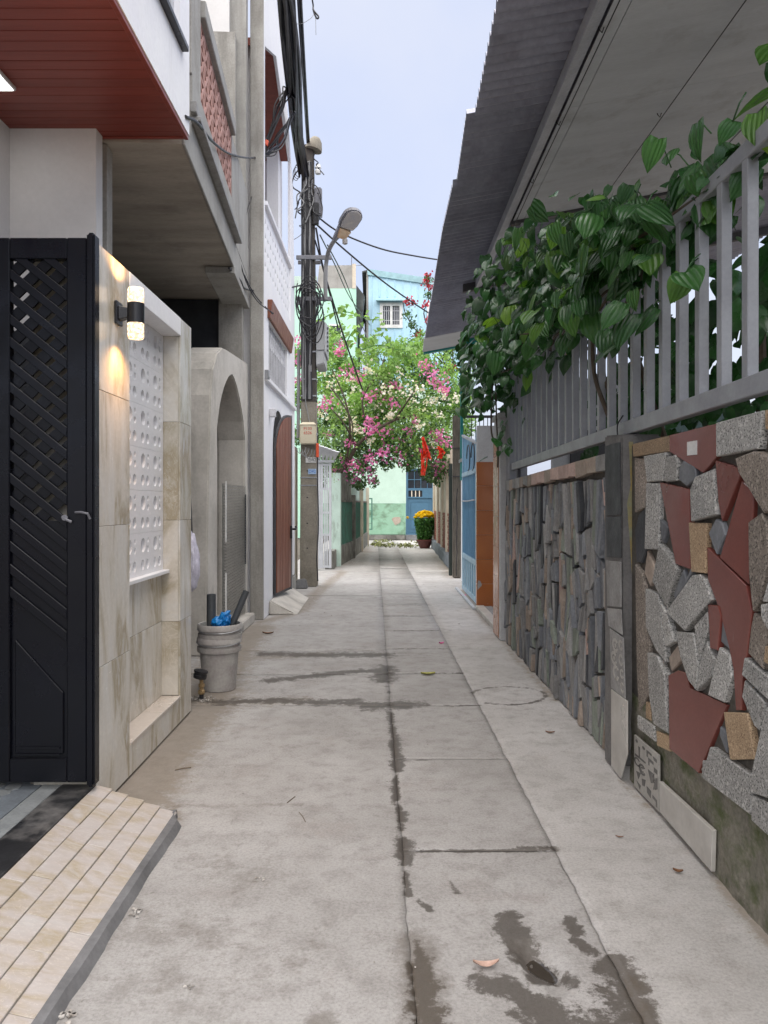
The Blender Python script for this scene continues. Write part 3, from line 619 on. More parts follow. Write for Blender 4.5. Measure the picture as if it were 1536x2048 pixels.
def crystal_mat():
    m = bpy.data.materials.new('crystal'); t = NT(m); MATS['crystal'] = m
    v = t.pos(); n = t.noise(v, 75, 3, .7)
    t.l(t.ramp(n, [(.36, (.95, .42, .12)), (.55, (1, .72, .42)), (.68, (1, .95, .85))]), t.b.inputs['Emission Color']); t.l(t.ramp(n, [(.35, .10), (.55, .28), (.72, 1.2)]), t.b.inputs['Emission Strength'])
    t.b.inputs['Base Color'].default_value = (.8, .7, .6, 1); t.b.inputs['Roughness'].default_value = .08; t.bump(n, .4, .004)
crystal_mat()
for s_ in (1, -1):
    part(wl, 'crystal', MB().lathe([(.0415, s_ * .0525), (.0415, s_ * .122), (.037, s_ * .132)], lc, 28), 'crystal', smooth=True)
    L = bpy.data.lights.new('lamp_light', 'SPOT'); L.energy = 4.2; L.color = (1, .52, .17); L.shadow_soft_size = .03; L.spot_size = R(150); L.spot_blend = .8
    lo = bpy.data.objects.new('lamp_light', L); col.objects.link(lo); lo.parent = wl; lo.location = lc + Vector((-.01, 0, s_ * .137)) - wl.location
    lo.rotation_euler = (0, 0, 0) if s_ < 0 else (R(180), 0, 0)

# ================================================================== LEFT: BLACK GATE
gy = 3.655; gt = thing('black_gate', 'black steel gate leaf with diagonal lattice slats standing open', 'gate', (-1.6, gy, .165))
gx0, gz0, gz1 = -1.98, .178, 2.765
GM = 'gate_black'
part(gt, 'stile', MB().box(-1.506, -1.413, gy - .0, gy + .05, gz0, gz1), GM, bevel=.004)
part(gt, 'stile', MB().box(gx0, -1.779, gy - .0, gy + .05, gz0, gz1), GM, bevel=.004)
part(gt, 'hinge_post', MB().box(-1.410, -1.371, gy - .012, gy + .062, gz0 - .02, gz1 + .022), GM, bevel=.010)
part(gt, 'rail', MB().box(-1.778, -1.507, gy + .001, gy + .049, 2.665, gz1), GM, bevel=.004)
part(gt, 'rail', MB().box(-1.778, -1.507, gy + .001, gy + .049, gz0, .29), GM, bevel=.004)
fx0, fx1, fz0, fz1 = -1.778, -1.507, .29, 2.665
def clip_slat(zc, sl, half):                # a diagonal strip z = zc + sl*(x-fx0) +- half inside the panel
    poly = [(fx0, zc - half), (fx1, zc + sl * (fx1 - fx0) - half), (fx1, zc + sl * (fx1 - fx0) + half), (fx0, zc + half)]
    o = []
    for lim, sg in ((fz0, 1), (fz1, -1)):
        src = poly; o = []
        for i in range(len(src)):
            a, b = src[i], src[(i + 1) % len(src)]; ia, ib = (a[1] - lim) * sg >= 0, (b[1] - lim) * sg >= 0
            if ia: o.append(a)
            if ia != ib: t = (lim - a[1]) / (b[1] - a[1]); o.append((a[0] + t * (b[0] - a[0]), lim))
        poly = o
        if len(poly) < 3: return None
    return poly
for k in range(26):
    zc = 2.92 - k * .108
    if zc - .06 < .92: break
    p = clip_slat(zc, -.80, .024)
    if p: part(gt, 'slat', MB().plate([p], XZ(gy), .004, .020), GM, bevel=.002)
for k in range(22):
    zc = 2.60 - k * .108
    if zc < 1.30: break
    p = clip_slat(zc, .95, .037)
    if p: part(gt, 'back_slat', MB().plate([p], XZ(gy), .026, .040), GM)
part(gt, 'lower_panel', MB().box(fx0, fx1, gy + .022, gy + .045, fz0, 1.42), GM)
part(gt, 'kick_panel', MB().plate([[(fx0 + .02, .31), (fx1 - .02, .31), (fx1 - .02, .60), (fx0 + .02, .855)]], XZ(gy), .012, .021), GM, bevel=.004)
part(gt, 'kick_moulding', MB().box(fx0 + .03, fx1 - .035, gy + .003, gy + .012, .335, .345).box(fx0 + .03, fx1 - .035, gy + .003, gy + .012, .305, .313), GM)
lt = MB().tube([(-1.46, gy - .01, 1.46), (-1.43, gy - .028, 1.462), (-1.395, gy - .03, 1.455), (-1.39, gy - .014, 1.43)], .006, 8); lt.lathe([(.0, 0), (.014, .001), (.014, .010), (.0, .011)], (-1.51, gy - .006, 1.435), 12, Matrix.Rotation(R(90), 4, 'X'))
lt.tube([(-1.525, gy - .006, 1.44), (-1.50, gy - .013, 1.425), (-1.48, gy - .008, 1.415)], .007, 8)
part(gt, 'latch', lt, 'lamp_grey', smooth=True)

# ================================================================== LEFT: WHITE HOUSE WITH RED SOFFIT
SZ = 4.11; hy1 = 5.50
wh = thing('white_house', 'white house with overhanging upper floor and red boarded soffit above the gate', 'house', (-3.2, 4.5, 0))
for k in range(26):
    y0 = 3.0 + k * .096
    if y0 + .09 > hy1 - .03: y1 = hy1 - .03
    else: y1 = y0 + .0915
    part(wh, 'soffit_board', MB().box(-4.6, WX - .035, y0, y1, SZ + rng.uniform(0, .0012), SZ + .012), 'red_board', bevel=.0015)
    if y1 >= hy1 - .03: break
part(wh, 'soffit_bed', MB().box(-4.6, WX - .035, -2, hy1 - .002, SZ + .0125, SZ + .06), 'red_board')
part(wh, 'soffit_trim', MB().box(WX - .034, WX - .006, -2, hy1 - .002, SZ - .012, SZ + .02).box(-2.62, WX - .034, hy1 - .028, hy1 - .003, SZ - .008, SZ + .012), 'red_board', bevel=.003)
wz = lambda px, py: on_x(px, py, WX)
wn = [(2.2, 4.66), (5.245, 4.66), (5.245, 8.4), (2.2, 8.4)]
part(wh, 'upper_wall', MB().plate([[(-2, SZ + .02), (hy1, SZ + .02), (hy1, 9.2), (-2, 9.2)], wn], YZ(WX, -1), 0, .16), 'white_paint')
part(wh, 'end_wall', MB().box(-5.0, WX - .165, hy1 - .16, hy1 - .001, SZ + .061, 9.2), 'white_paint')
wf = part(wh, 'window', MB().plate([[(2.2, 4.66), (5.245, 4.66), (5.245, 8.4), (2.2, 8.4)], [(2.28, 4.74), (5.175, 4.74), (5.175, 8.32), (2.28, 8.32)]], YZ(WX - .04, -1), 0, .07), 'white_grille')
part(wh, 'pane', MB().box(WX - .09, WX - .08, 2.28, 5.175, 4.74, 8.32), 'glass_dark', parent=wf)
part(wh, 'window_sill', MB().box(WX - .03, WX + .045, 2.1, 5.31, 4.615, 4.655), 'black_plastic', parent=wf, bevel=.004)
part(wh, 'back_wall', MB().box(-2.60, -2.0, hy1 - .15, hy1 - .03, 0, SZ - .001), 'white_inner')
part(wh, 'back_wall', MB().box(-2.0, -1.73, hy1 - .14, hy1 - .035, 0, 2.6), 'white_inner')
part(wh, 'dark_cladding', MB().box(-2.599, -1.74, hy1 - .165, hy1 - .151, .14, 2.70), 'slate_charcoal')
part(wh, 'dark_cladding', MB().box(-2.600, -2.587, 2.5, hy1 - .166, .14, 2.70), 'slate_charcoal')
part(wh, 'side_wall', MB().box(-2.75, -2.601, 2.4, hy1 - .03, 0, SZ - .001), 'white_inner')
led = thing('ceiling_light', 'lit square white panel lamp on the red soffit', 'lamp', (-2.45, 4.68, SZ - .03))
part(led, 'housing', MB().box(-2.60, -2.30, 4.52, 4.82, SZ - .028, SZ - .001), 'white_grille', bevel=.005)
part(led, 'diffuser', MB().box(-2.585, -2.315, 4.535, 4.805, SZ - .031, SZ - .0285), 'led_panel')

# ================================================================== LEFT: UNFINISHED CONCRETE HOUSE
A = Vector((-1.45, 5.56, 0)); Bv = Vector((-1.76, 9.95, 0)); dv = (Bv - A); LEN = dv.length
ch = thing('concrete_house', 'unfinished raw concrete house with pink clay block balcony', 'house', A, rz=math.atan2(dv.y, dv.x))
def cb(name, m, u0, u1, v0, v1, z0, z1, bevel=0): return part(ch, name, MB().box(u0, u1, v0, v1, z0, z1), m, local=True, bevel=bevel)
cb('slab', 'concrete_slab', .0, LEN, .012, 3.2, 4.10, 4.36)
cb('fascia', 'concrete_light', .0, LEN - .0, -.012, .011, 4.095, 4.385, .006)
cb('edge_beam', 'concrete_light', 2.86, LEN - .01, -.02, .30, 4.02, 4.094, .004)
cb('drip_rail', 'slate_grey', .25, 3.0, -.085, -.014, 4.39, 4.43, .005)
cb('drip_rail', 'slate_grey', .2, 3.02, -.06, -.014, 4.435, 4.52, .005)
cb('parapet_base', 'concrete_light', .3, LEN - .02, -.013, .12, 4.39, 4.765)
cb('pilaster', 'concrete_raw', .28, .70, -.010, .30, 4.77, 9.3, .006)
cb('parapet_end', 'concrete_light', 2.70, LEN - .05, -.008, .12, 4.77, 5.46)
cb('handrail', 'concrete_light', .705, 2.72, -.05, .15, 5.455, 5.60, .008)
cb('mesh_liner', 'slate_brown', .705, 2.70, .115, .13, 4.77, 5.45)
pbk = .222
def pink_block():
    h = pbk / 2 - .002; e = .022; q = .012
    tri = lambda pts: pts
    loops = [[(-h, -h), (h, -h), (h, h), (-h, h)]]
    for a in range(4):
        c_, s_ = math.cos(a * math.pi / 2), math.sin(a * math.pi / 2)
        t_ = [(-(h - e - q * 1.2), h - e * .7), (h - e - q * 1.2, h - e * .7), (0, q * 2.2)]
        loops.append([(x * c_ - y * s_, x * s_ + y * c_) for x, y in t_])
    return mesh_from(MB().plate(loops, lambda u, v, t: (u, t, v), 0, .09), 'clay_block')
pk = pink_block()
for i in range(9):
    for j in range(3):
        o = inst(ch, 'clay_block', pk, 'pink_clay', (0, 0, 0)); o.location = (.706 + pbk * (i + .5), -.004, 4.78 + pbk * (j + .5))
cb('column', 'concrete_light', LEN - .20, LEN - .0, .0, .22, 4.39, 9.6)
cb('recess_wall', 'concrete_raw', LEN - .32, LEN - .22, .12, 1.2, 4.39, 7.4, .004)
cb('recess_wall', 'white_inner', LEN - .30, LEN - .22, .2, 1.6, 7.4, 9.6)
cb('back_wall', 'concrete_light', .0, LEN - .3, 2.6, 2.8, 4.36, 9.0)
cb('column', 'concrete_raw', LEN - .22, LEN - .02, .05, .34, 0, 4.09)
cb('near_wall', 'concrete_raw', 0.02, .16, .545, 3.0, 0, 4.09)
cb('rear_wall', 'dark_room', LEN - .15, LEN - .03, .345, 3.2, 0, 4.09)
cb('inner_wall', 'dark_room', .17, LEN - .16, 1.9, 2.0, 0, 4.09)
cb('threshold', 'concrete_light', 2.3, LEN - .03, -.05, .5, 0, .09, .01)

aw = thing('arched_porch', 'rough grey rendered porch wall with a tall pointed arch opening', 'arch', (-1.75, 8.8, 0))
AX = -1.745
def arch_pts(c, hw, zs_, zp, n=14, pw=1.55):
    o = []
    for i in range(n + 1):
        t = -1 + 2 * i / n; o.append((c + hw * t, zs_ + (zp - zs_) * (1 - abs(t) ** pw) ** .72))
    return o
outer = [(7.56, 0), (9.86, 0), (9.86, 3.30), (8.62, 3.22), (8.32, 3.19), (8.05, 3.08), (7.86, 2.88), (7.76, 2.60), (7.66, 1.7)]
op = [(8.06, .12), (9.66, .12)] + [p for p in reversed(arch_pts(8.86, .80, 2.30, 2.98))]
part(aw, 'arch_wall', MB().plate([outer, op], YZ(AX, -1), 0, .34), 'concrete_smooth', bevel=.014)
part(aw, 'inner_reveal', MB().box(AX - 1.1, AX - .341, 9.68, 9.80, .1, 3.0), 'concrete_smooth')
part(aw, 'vault', MB().hexa([(AX - 1.1, 8.0, 3.0), (AX - .342, 8.0, 3.0), (AX - .342, 9.82, 3.0), (AX - 1.1, 9.82, 3.0), (AX - 1.1, 8.0, 3.1), (AX - .342, 8.0, 3.1), (AX - .342, 9.82, 3.1), (AX - 1.1, 9.82, 3.1)]), 'concrete_raw')
part(aw, 'floor', MB().box(AX - 1.1, AX + .10, 8.0, 9.80, 0, .118), 'concrete_smooth', bevel=.01)

# wire mesh panel in the arch
ms = thing('wire_mesh_panel', 'curling grey wire mesh panel standing in the concrete arch', 'mesh panel', (AX + .01, 8.9, .12))
mw = MB(); mx = lambda y: AX + .015 + (.10 * max(0, (8.28 - y) / .25) ** 2)
nh = 46
for k in range(nh):
    z = .16 + k * (1.56 / nh); mw.tube([(mx(y), y, z + .02 * (y - 8.1)) for y in (8.06, 8.14, 8.24, 8.5, 9.1, 9.62)], .0022, 3, False)
for k in range(34):
    y = 8.06 + k * (1.56 / 33); mw.tube([(mx(y), y, .15), (mx(y), y, 1.72)], .0018, 3, False)
part(ms, 'mesh', mw, 'mesh_wire', kind='stuff', fix=False)
part(ms, 'strip', MB().box(AX + .085, AX + .10, 8.045, 8.06, .15, .78).box(AX + .085, AX + .10, 8.045, 8.06, 1.1, 1.74), 'sign_white')
part(ms, 'strip', MB().box(AX + .002, AX + .018, 9.63, 9.66, .75, 1.62), 'roof_dark')

# bag hanging by the wall
wb = thing('white_bag', 'white plastic sack hanging behind the tiled wall', 'bag', (-1.60, 6.4, .75))
bgm = bpy.data.meshes.new('sack'); bm = bmesh.new(); bmesh.ops.create_icosphere(bm, subdivisions=4, radius=1)
for v in bm.verts:
    n_ = .22 * mnoise.noise(v.co * 2.3) + .1 * mnoise.noise(v.co * 6); s_ = 1 + n_; tp = .75 - .25 * v.co.z
    v.co = Vector((v.co.x * .085 * s_ * tp, v.co.y * .12 * s_ * tp, v.co.z * .25 * (1 + n_ * .5)))
bm.to_mesh(bgm); bm.free(); bgm.polygons.foreach_set('use_smooth', [True] * len(bgm.polygons))
o = inst(wb, 'sack', bgm, 'bag_white', (-1.60, 6.4, 1.02)); part(wb, 'tie', MB().tube([(-1.60, 6.4, 1.24), (-1.61, 6.41, 1.45), (-1.63, 6.42, 1.7)], .012, 6), 'roof_dark')

# ================================================================== LEFT: BUCKETS, PIPES, METER
bc = on_ground(431, 1386); bc = Vector((bc.x, bc.y + .14, 0)); BK = 1.08
def bucket(name, label, c, z0, m, inner):
    t = thing(name, label, 'bucket', (c.x, c.y, z0))
    part(t, 'body', MB().lathe([(r * BK, z * BK) for r, z in [(.118, 0), (.122, .004), (.144, .285), (.160, .288), (.163, .30), (.163, .325), (.150, .330), (.151, .352), (.166, .354), (.166, .388), (.158, .398), (.150, .396), (.146, .33), (.118, .012), (.0, .010)]], (c.x, c.y, z0), 40), m, smooth=True)
    part(t, 'liner', MB().lathe([(.0, .33), (.155, .33), (.155, .34)], (c.x, c.y, z0), 32), inner)
    h = MB(); h.tube([(c.x + .180 * math.cos(a), c.y + .180 * math.sin(a), z0 + .39 - .02 * math.sin((a + 3.0) * 1.1)) for a in np.linspace(-3.0, -.15, 18)], .0035, 6); part(t, 'handle', h, 'galvanised', smooth=True)
    return t
bucket('bucket', 'lower stained grey bucket standing on the ground by the tiled wall', bc, .0, 'bucket_grey', 'soil')
bucket('bucket', 'upper grey bucket with pipes, nested in the lower bucket', bc + Vector((.006, 0, 0)), .104, 'bucket_grey', 'bucket_teal')
def pipe(name, label, a, b, r):
    a, b = Vector(a), Vector(b); d = (b - a); q = d.to_track_quat('Z', 'Y').to_matrix().to_4x4()
    single(name, MB().lathe([(r, 0), (r, d.length), (r * .82, d.length), (r * .82, .02), (0, .02)], a, 24, q), 'pipe_grey', label, 'pipe', a, smooth=True)
pipe('plastic_pipe', 'thick upright grey plastic pipe standing in the bucket', (bc.x - .06, bc.y - .02, .435), (bc.x - .06, bc.y - .02, .77), .037)
pipe('plastic_pipe', 'grey plastic pipe leaning to the right out of the bucket', (bc.x + .07, bc.y + .0, .435), (bc.x + .215, bc.y + .03, .79), .027)
bm = bmesh.new(); bmesh.ops.create_icosphere(bm, subdivisions=5, radius=1)
for v in bm.verts:
    n_ = .5 * mnoise.noise(v.co * 1.6) + .35 * (.4 - abs(mnoise.noise(v.co * 2.6)) * 2) + .08 * mnoise.noise(v.co * 7); v.co = Vector((v.co.x * .075 * (1 + n_), v.co.y * .06 * (1 + n_), v.co.z * .066 * (1 + n_) + .03 * v.co.x))
me = bpy.data.meshes.new('blue_bag'); bm.to_mesh(me); bm.free(); me.polygons.foreach_set('use_smooth', [True] * len(me.polygons)); me.materials.append(MATS['bag_blue'])
o = bpy.data.objects.new('blue_bag', me); col.objects.link(o); o.location = (bc.x + .04, bc.y - .06, .555); o['label'] = 'crumpled bright blue plastic bag stuffed in the bucket'; o['category'] = 'bag'
o.parent = None
mc = on_ground(403, 1400); mt = thing('water_meter', 'black capped water meter with brass fitting on a stub pipe', 'meter', (mc.x, mc.y, 0))
ax = Matrix.Rotation(R(12), 4, 'Y')
part(mt, 'riser', MB().lathe([(.017, -.03), (.017, .055)], (mc.x, mc.y, 0), 16), 'black_plastic', smooth=True)
part(mt, 'fitting', MB().lathe([(.020, .045), (.027, .055), (.027, .075), (.016, .082), (.016, .095), (.024, .102), (.024, .125), (.015, .13), (.015, .15), (.02, .155), (.02, .165)], (mc.x, mc.y, 0), 10), 'brass')
part(mt, 'cap', MB().lathe([(.02, .0), (.050, .004), (.052, .03), (.047, .034), (.047, .046), (.054, .05), (.054, .062), (.0, .066)], (mc.x - .015, mc.y, .165), 28, ax), 'black_plastic', smooth=True)
rb = []; rr = []
for k in range(160):
    a = rng.gauss(0, .07); b = rng.gauss(0, .05); rb.append((mc.x - .04 + a, mc.y + b, .006)); rr.append(rng.uniform(.008, .022))
o = bpy.data.objects.new('rubble', leaf_cloud('rubble', rb, rr, up=1, asp=.9, fold=.3)); o.data.materials.append(MATS['rubble']); col.objects.link(o); o['kind'] = 'stuff'; o['label'] = 'small plaster chips on the ground by the water meter'
def wire(name, label, pts, r, m='cable_black', n=6): return single(name, MB().tube(smooth_path(pts), r, n), m, label, 'cable', pts[0], smooth=True)

# ================================================================== LEFT: WHITE GABLED HOUSE
HXF = -1.56; wg = thing('gabled_house', 'narrow white house with brown gable soffit and timber door', 'house', (HXF, 11.7, 0))
D = lambda px: HXF * F / (px - HX)
part(wg, 'party_wall', MB().box(-1.735, HXF - .004, 9.98, 10.13, 0, 9.8), 'concrete_raw', bevel=.008)
outer = [(10.02, 0), (13.45, 0), (13.45, 5.0), (13.2, 6.9), (12.5, 7.8), (11.75, 8.45), (10.9, 9.0), (10.02, 9.6)]
# openings: door arch, strip window, balcony gap with gable top, slit niche
D0, D1 = 10.80, 12.02
door_op = [(D0, .20), (D1, .20), (D1, 2.3)] + [(D0 + (D1 - D0) / 2 + (D1 - D0) / 2 * math.cos(a), 2.3 + .58 * math.sin(a)) for a in np.linspace(.2, math.pi - .2, 11)] + [(D0, 2.3)]
win = [(10.42, 3.22), (12.42, 3.22), (12.42, 3.98), (10.42, 3.98)]
bal = [(10.10, 4.55), (12.85, 4.55), (12.85, 7.22), (11.15, 7.98), (10.10, 7.50)]
slit = [(12.75, 1.0), (13.05, 1.0), (13.05, 2.3), (12.98, 2.45), (12.9, 2.5), (12.82, 2.45), (12.75, 2.3)]
part(wg, 'facade', MB().plate([outer, door_op, win, bal, slit], YZ(HXF, -1), 0, .045), 'white_paint', bevel=.005)
part(wg, 'base_strip', MB().box(HXF - .16, HXF + .02, 12.45, 13.5, 0, .28), 'concrete_light', bevel=.02)
part(wg, 'niche_back', MB().box(HXF - .17, HXF - .10, 12.7, 13.1, .95, 2.55), 'white_paint')
part(wg, 'far_wall', MB().box(-4.5, HXF - .165, 12.87, 13.03, 0, 7.3), 'white_paint')
part(wg, 'near_wall', MB().box(-4.5, HXF - .19, 10.14, 10.24, 0, 7.6), 'white_paint')
part(wg, 'balcony_column', MB().box(HXF - .36, HXF - .17, 12.6, 12.868, 4.5, 7.3), 'white_paint')
sof = MB()
sof.hexa([(-4.5, 11.15, 8.0), (HXF - .05, 11.15, 8.0), (HXF - .05, 12.88, 7.23), (-4.5, 12.88, 7.23), (-4.5, 11.15, 8.1), (HXF - .05, 11.15, 8.1), (HXF - .05, 12.88, 7.33), (-4.5, 12.88, 7.33)])
sof.hexa([(-4.5, 10.0, 7.46), (HXF - .05, 10.0, 7.46), (HXF - .05, 11.148, 8.0), (-4.5, 11.148, 8.0), (-4.5, 10.0, 7.56), (HXF - .05, 10.0, 7.56), (HXF - .05, 11.148, 8.1), (-4.5, 11.148, 8.1)])
part(wg, 'gable_soffit', sof, 'brown_wood_soffit')
loops = [[(10.1, 4.55), (12.85, 4.55), (12.85, 5.42), (10.1, 5.42)]]
for i in range(11):
    for j in range(4):
        cx, cz = 10.25 + i * .238, 4.68 + j * .19
        loops.append([(cx - .05, cz), (cx, cz - .055), (cx + .05, cz), (cx, cz + .055)])
bp = part(wg, 'balcony_screen', MB().plate(loops, YZ(HXF - .02, -1), 0, .07), 'white_paint')
part(wg, 'balcony_rail', MB().box(HXF - .12, HXF + .03, 10.1, 12.85, 5.421, 5.48), 'white_paint', bevel=.006, parent=bp)
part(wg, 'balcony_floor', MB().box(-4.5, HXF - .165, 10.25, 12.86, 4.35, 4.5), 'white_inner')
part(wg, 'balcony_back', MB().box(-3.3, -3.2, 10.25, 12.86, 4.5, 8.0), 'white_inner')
part(wg, 'timber_lintel', MB().hexa([(HXF + .001, 10.3, 3.99), (HXF + .035, 10.3, 3.99), (HXF + .035, 12.75, 3.99), (HXF + .001, 12.75, 3.99), (HXF + .001, 10.3, 4.24), (HXF + .07, 10.3, 4.24), (HXF + .07, 12.75, 4.24), (HXF + .001, 12.75, 4.24)]), 'brown_wood', bevel=.008)
part(wg, 'window_sill', MB().box(HXF - .03, HXF + .05, 10.06, 13.3, 3.11, 3.17), 'white_paint', bevel=.006)
wn2 = part(wg, 'window', MB().box(HXF - .155, HXF - .145, 10.42, 12.42, 3.22, 3.98), 'glass_dark')
for k in range(12):
    y = 10.50 + k * .167
    gmb = MB().box(HXF - .05, HXF - .025, y - .012, y + .012, 3.23, 3.97)
    gmb.tube([(HXF - .038, y + .083 + .055 * math.cos(a), 3.78 + .11 * math.sin(a)) for a in np.linspace(0, 6.283, 11)], .010, 5, False)
    part(wg, 'grille_bar', gmb, 'white_grille', parent=wn2)
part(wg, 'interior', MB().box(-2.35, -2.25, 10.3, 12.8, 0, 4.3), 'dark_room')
# door leaf, ajar
hinge = Vector((HXF + .012, D0 + .01, 0)); th = R(6.4); du = Vector((math.sin(th), math.cos(th), 0)); dn = Vector((math.cos(th), -math.sin(th), 0))
DW = .90
def leaf_top(u): return 2.18 + .66 * math.sqrt(max(0, 1 - (1 - u / DW) ** 2.2))
def dfn(u, v, t): p = hinge + du * u + dn * t; return (p.x, p.y, v)
dr = part(wg, 'door', MB().plate([[(0, .215), (DW, .205)] + [(u, leaf_top(u)) for u in np.linspace(DW, 0, 12)]], dfn, 0, .028), 'roof_dark', label='brown timber door leaf with a curved top standing ajar')
for k in range(5):
    u0, u1 = .02 + k * .172, .02 + (k + 1) * .172 - .005
    part(wg, 'plank', MB().plate([[(u0, .25), (u1, .25)] + [(u, leaf_top(u) - .035) for u in np.linspace(u1, u0, 5)]], dfn, .029, .042), 'brown_wood', parent=dr, bevel=.002)
hp = MB(); p = hinge + du * (DW - .05) + dn * .05; hp.box(p.x - .012, p.x + .014, p.y - .035, p.y + .035, .98, 1.17); hp.tube([(p.x + .02, p.y, 1.12), (p.x + .06, p.y + .02, 1.12), (p.x + .065, p.y + .06, 1.125), (p.x + .06, p.y + .09, 1.16)], .016, 8)
part(wg, 'door_handle', hp, 'black_plastic', parent=dr)
part(wg, 'door_frame_strip', MB().plate([[(DW + .002, .205), (DW + .03, .205), (DW + .03, 2.85), (DW + .002, 2.84)]], dfn, -.004, .05), 'galvanised', parent=dr)
p = on_x(539, 826, HXF); part(wg, 'sensor_box', MB().box(HXF + .002, HXF + .085, p.y - .05, p.y + .05, p.z - .055, p.z + .055), 'white_grille', bevel=.006)
p = on_x(530, 750, HXF); part(wg, 'corner_clip', MB().box(HXF + .002, HXF + .05, p.y - .05, p.y + .06, p.z - .06, p.z + .06), 'galvanised')
rp = MB(); x0, x1 = HXF + .005, -1.16
rp.hexa([(x0, 10.38, 0), (x1, 10.45, 0), (x1 - .02, 12.3, 0), (x0, 12.5, 0), (x0, 10.42, .20), (x1 - .10, 10.46, .035), (x1 - .12, 12.28, .035), (x0, 12.46, .20)])
single('concrete_ramp', rp, 'concrete_smooth', 'small sloping concrete ramp below the brown timber door', 'ramp', (x0, 11.4, 0), bevel=.02)

# ================================================================== UTILITY POLE
PX_, PY_ = -1.37, 14.1
pl = thing('utility_pole', 'tall weathered concrete utility pole hung with cables', 'utility pole', (PX_, PY_, 0))
pm = MB(); prof = [(0, .155, .16), (1.8, .146, .154), (3.36, .137, .1455)]
up_ = MB(); vs = [(PX_ + sx * hx, PY_ + sy * hy_, z) for z, hx, hy_ in ((3.361, .137, .1455), (8.05, .085, .095)) for (sx, sy) in ((-1, -1), (1, -1), (1, 1), (-1, 1))]
up_.add(vs, [(j, (j + 1) % 4, 4 + (j + 1) % 4, 4 + j) for j in range(4)] + [(3, 2, 1, 0), (4, 5, 6, 7)]); part(pl, 'upper_shaft', up_, 'pole_dark', bevel=.012)
vs = []; fs = []
for z, hx, hy_ in prof:
    c = .02
    for (sx, sy) in ((-1, -1), (1, -1), (1, 1), (-1, 1)): vs.append((PX_ + sx * hx, PY_ + sy * hy_, z))
for k in range(2):
    for j in range(4): fs.append((k * 4 + j, k * 4 + (j + 1) % 4, k * 4 + 4 + (j + 1) % 4, k * 4 + 4 + j))
fs += [(3, 2, 1, 0), (8, 9, 10, 11)]; pm.add(vs, fs)
part(pl, 'shaft', pm, 'pole_concrete', bevel=.015)
for z in (.7, 1.15, 1.62, 2.1):
    part(pl, 'bolt_hole', MB().lathe([(.013, 0), (.013, .006)], (PX_ - .02, PY_ - .160 + .004 * z, z), 10, Matrix.Rotation(R(90), 4, 'X')), 'dark_room')
for z in (1.97, 1.83): part(pl, 'strap', MB().box(PX_ - .152, PX_ + .152, PY_ - .162, PY_ - .148, z, z + .018), 'galvanised')
for z in (3.45, 3.75, 4.25): part(pl, 'strap', MB().box(PX_ - .142, PX_ + .142, PY_ - .152, PY_ + .15, z, z + .025), 'galvanised')
for z in (5.93, 5.18): part(pl, 'cross_arm', MB().box(PX_ - .22, PX_ + .42, PY_ - .17, PY_ - .12, z, z + .075).box(PX_ - .22, PX_ + .2, PY_ + .11, PY_ + .15, z, z + .07), 'lamp_grey', bevel=.006)
cap = MB().lathe([(.16, .0), (.155, .04), (.12, .16), (.07, .23), (.0, .25)], (PX_ + .08, PY_ - .06, 7.95), 14, Matrix.Rotation(R(14), 4, 'Y'))
part(pl, 'insulator_hood', cap, 'pole_concrete', smooth=True)
part(pl, 'insulator', MB().lathe([(.0, -.12), (.05, -.11), (.06, -.06), (.035, -.03), (.06, 0), (.035, .06)], (PX_ + .17, PY_ - .08, 7.62), 14), 'sign_white', smooth=True)
part(pl, 'fuse_box', MB().box(PX_ + .10, PX_ + .24, PY_ - .14, PY_ - .0, 6.75, 7.25), 'lamp_grey', bevel=.02)
part(pl, 'fuse_box', MB().box(PX_ + .09, PX_ + .19, PY_ - .20, PY_ - .12, 6.55, 6.95), 'black_plastic', bevel=.015)
# cables running down the shaft
cr = random.Random(3)
for k in range(18):
    u = cr.uniform(-.14, .09); pts = []
    for z in np.linspace(7.7, 4.0 if k % 2 else 3.4, 9): pts.append((PX_ + (u - .02) * (1 - .03 * z) + cr.uniform(-.012, .012), PY_ - .175 + .008 * z - cr.uniform(0, .03), z))
    part(pl, 'down_cable', MB().tube(smooth_path(pts, 3), cr.uniform(.011, .02), 6), 'cable_black' if k % 4 else 'cable_grey', smooth=True)
pts = [(PX_ - .02, PY_ - .17, 3.7), (PX_ - .05, PY_ - .18, 3.4), (PX_ + .0, PY_ - .175, 3.1), (PX_ + .03, PY_ - .18, 2.95)]
part(pl, 'down_cable', MB().tube(smooth_path(pts, 4), .008, 6), 'cable_grey', smooth=True)
part(pl, 'conduit', MB().tube([(PX_ - .19, PY_ - .1, 2.7), (PX_ - .18, PY_ - .1, 4.3)], .03, 10), 'cable_grey', smooth=True)
part(pl, 'side_cable', MB().tube(smooth_path([(PX_ + .17, PY_ - .12, 2.9), (PX_ + .165, PY_ - .13, 2.0), (PX_ + .18, PY_ - .12, 1.1), (PX_ + .15, PY_ - .14, .55), (PX_ + .17, PY_ - .13, .1)], 5), .011, 6), 'cable_black', smooth=True)
cj = random.Random(33)
for k in range(16):
    z = cj.uniform(6.5, 8.0); pts = [(PX_ + cj.uniform(-.14, .2), PY_ - .15 - cj.uniform(0, .06), z)]
    for _ in range(4): pts.append((pts[-1][0] + cj.gauss(0, .07), pts[-1][1] + cj.gauss(0, .03), pts[-1][2] - cj.uniform(.02, .22)))
    part(pl, 'loose_cable', MB().tube(smooth_path(pts, 4), cj.uniform(.006, .013), 5), 'cable_black' if k % 3 else 'cable_grey', smooth=True)
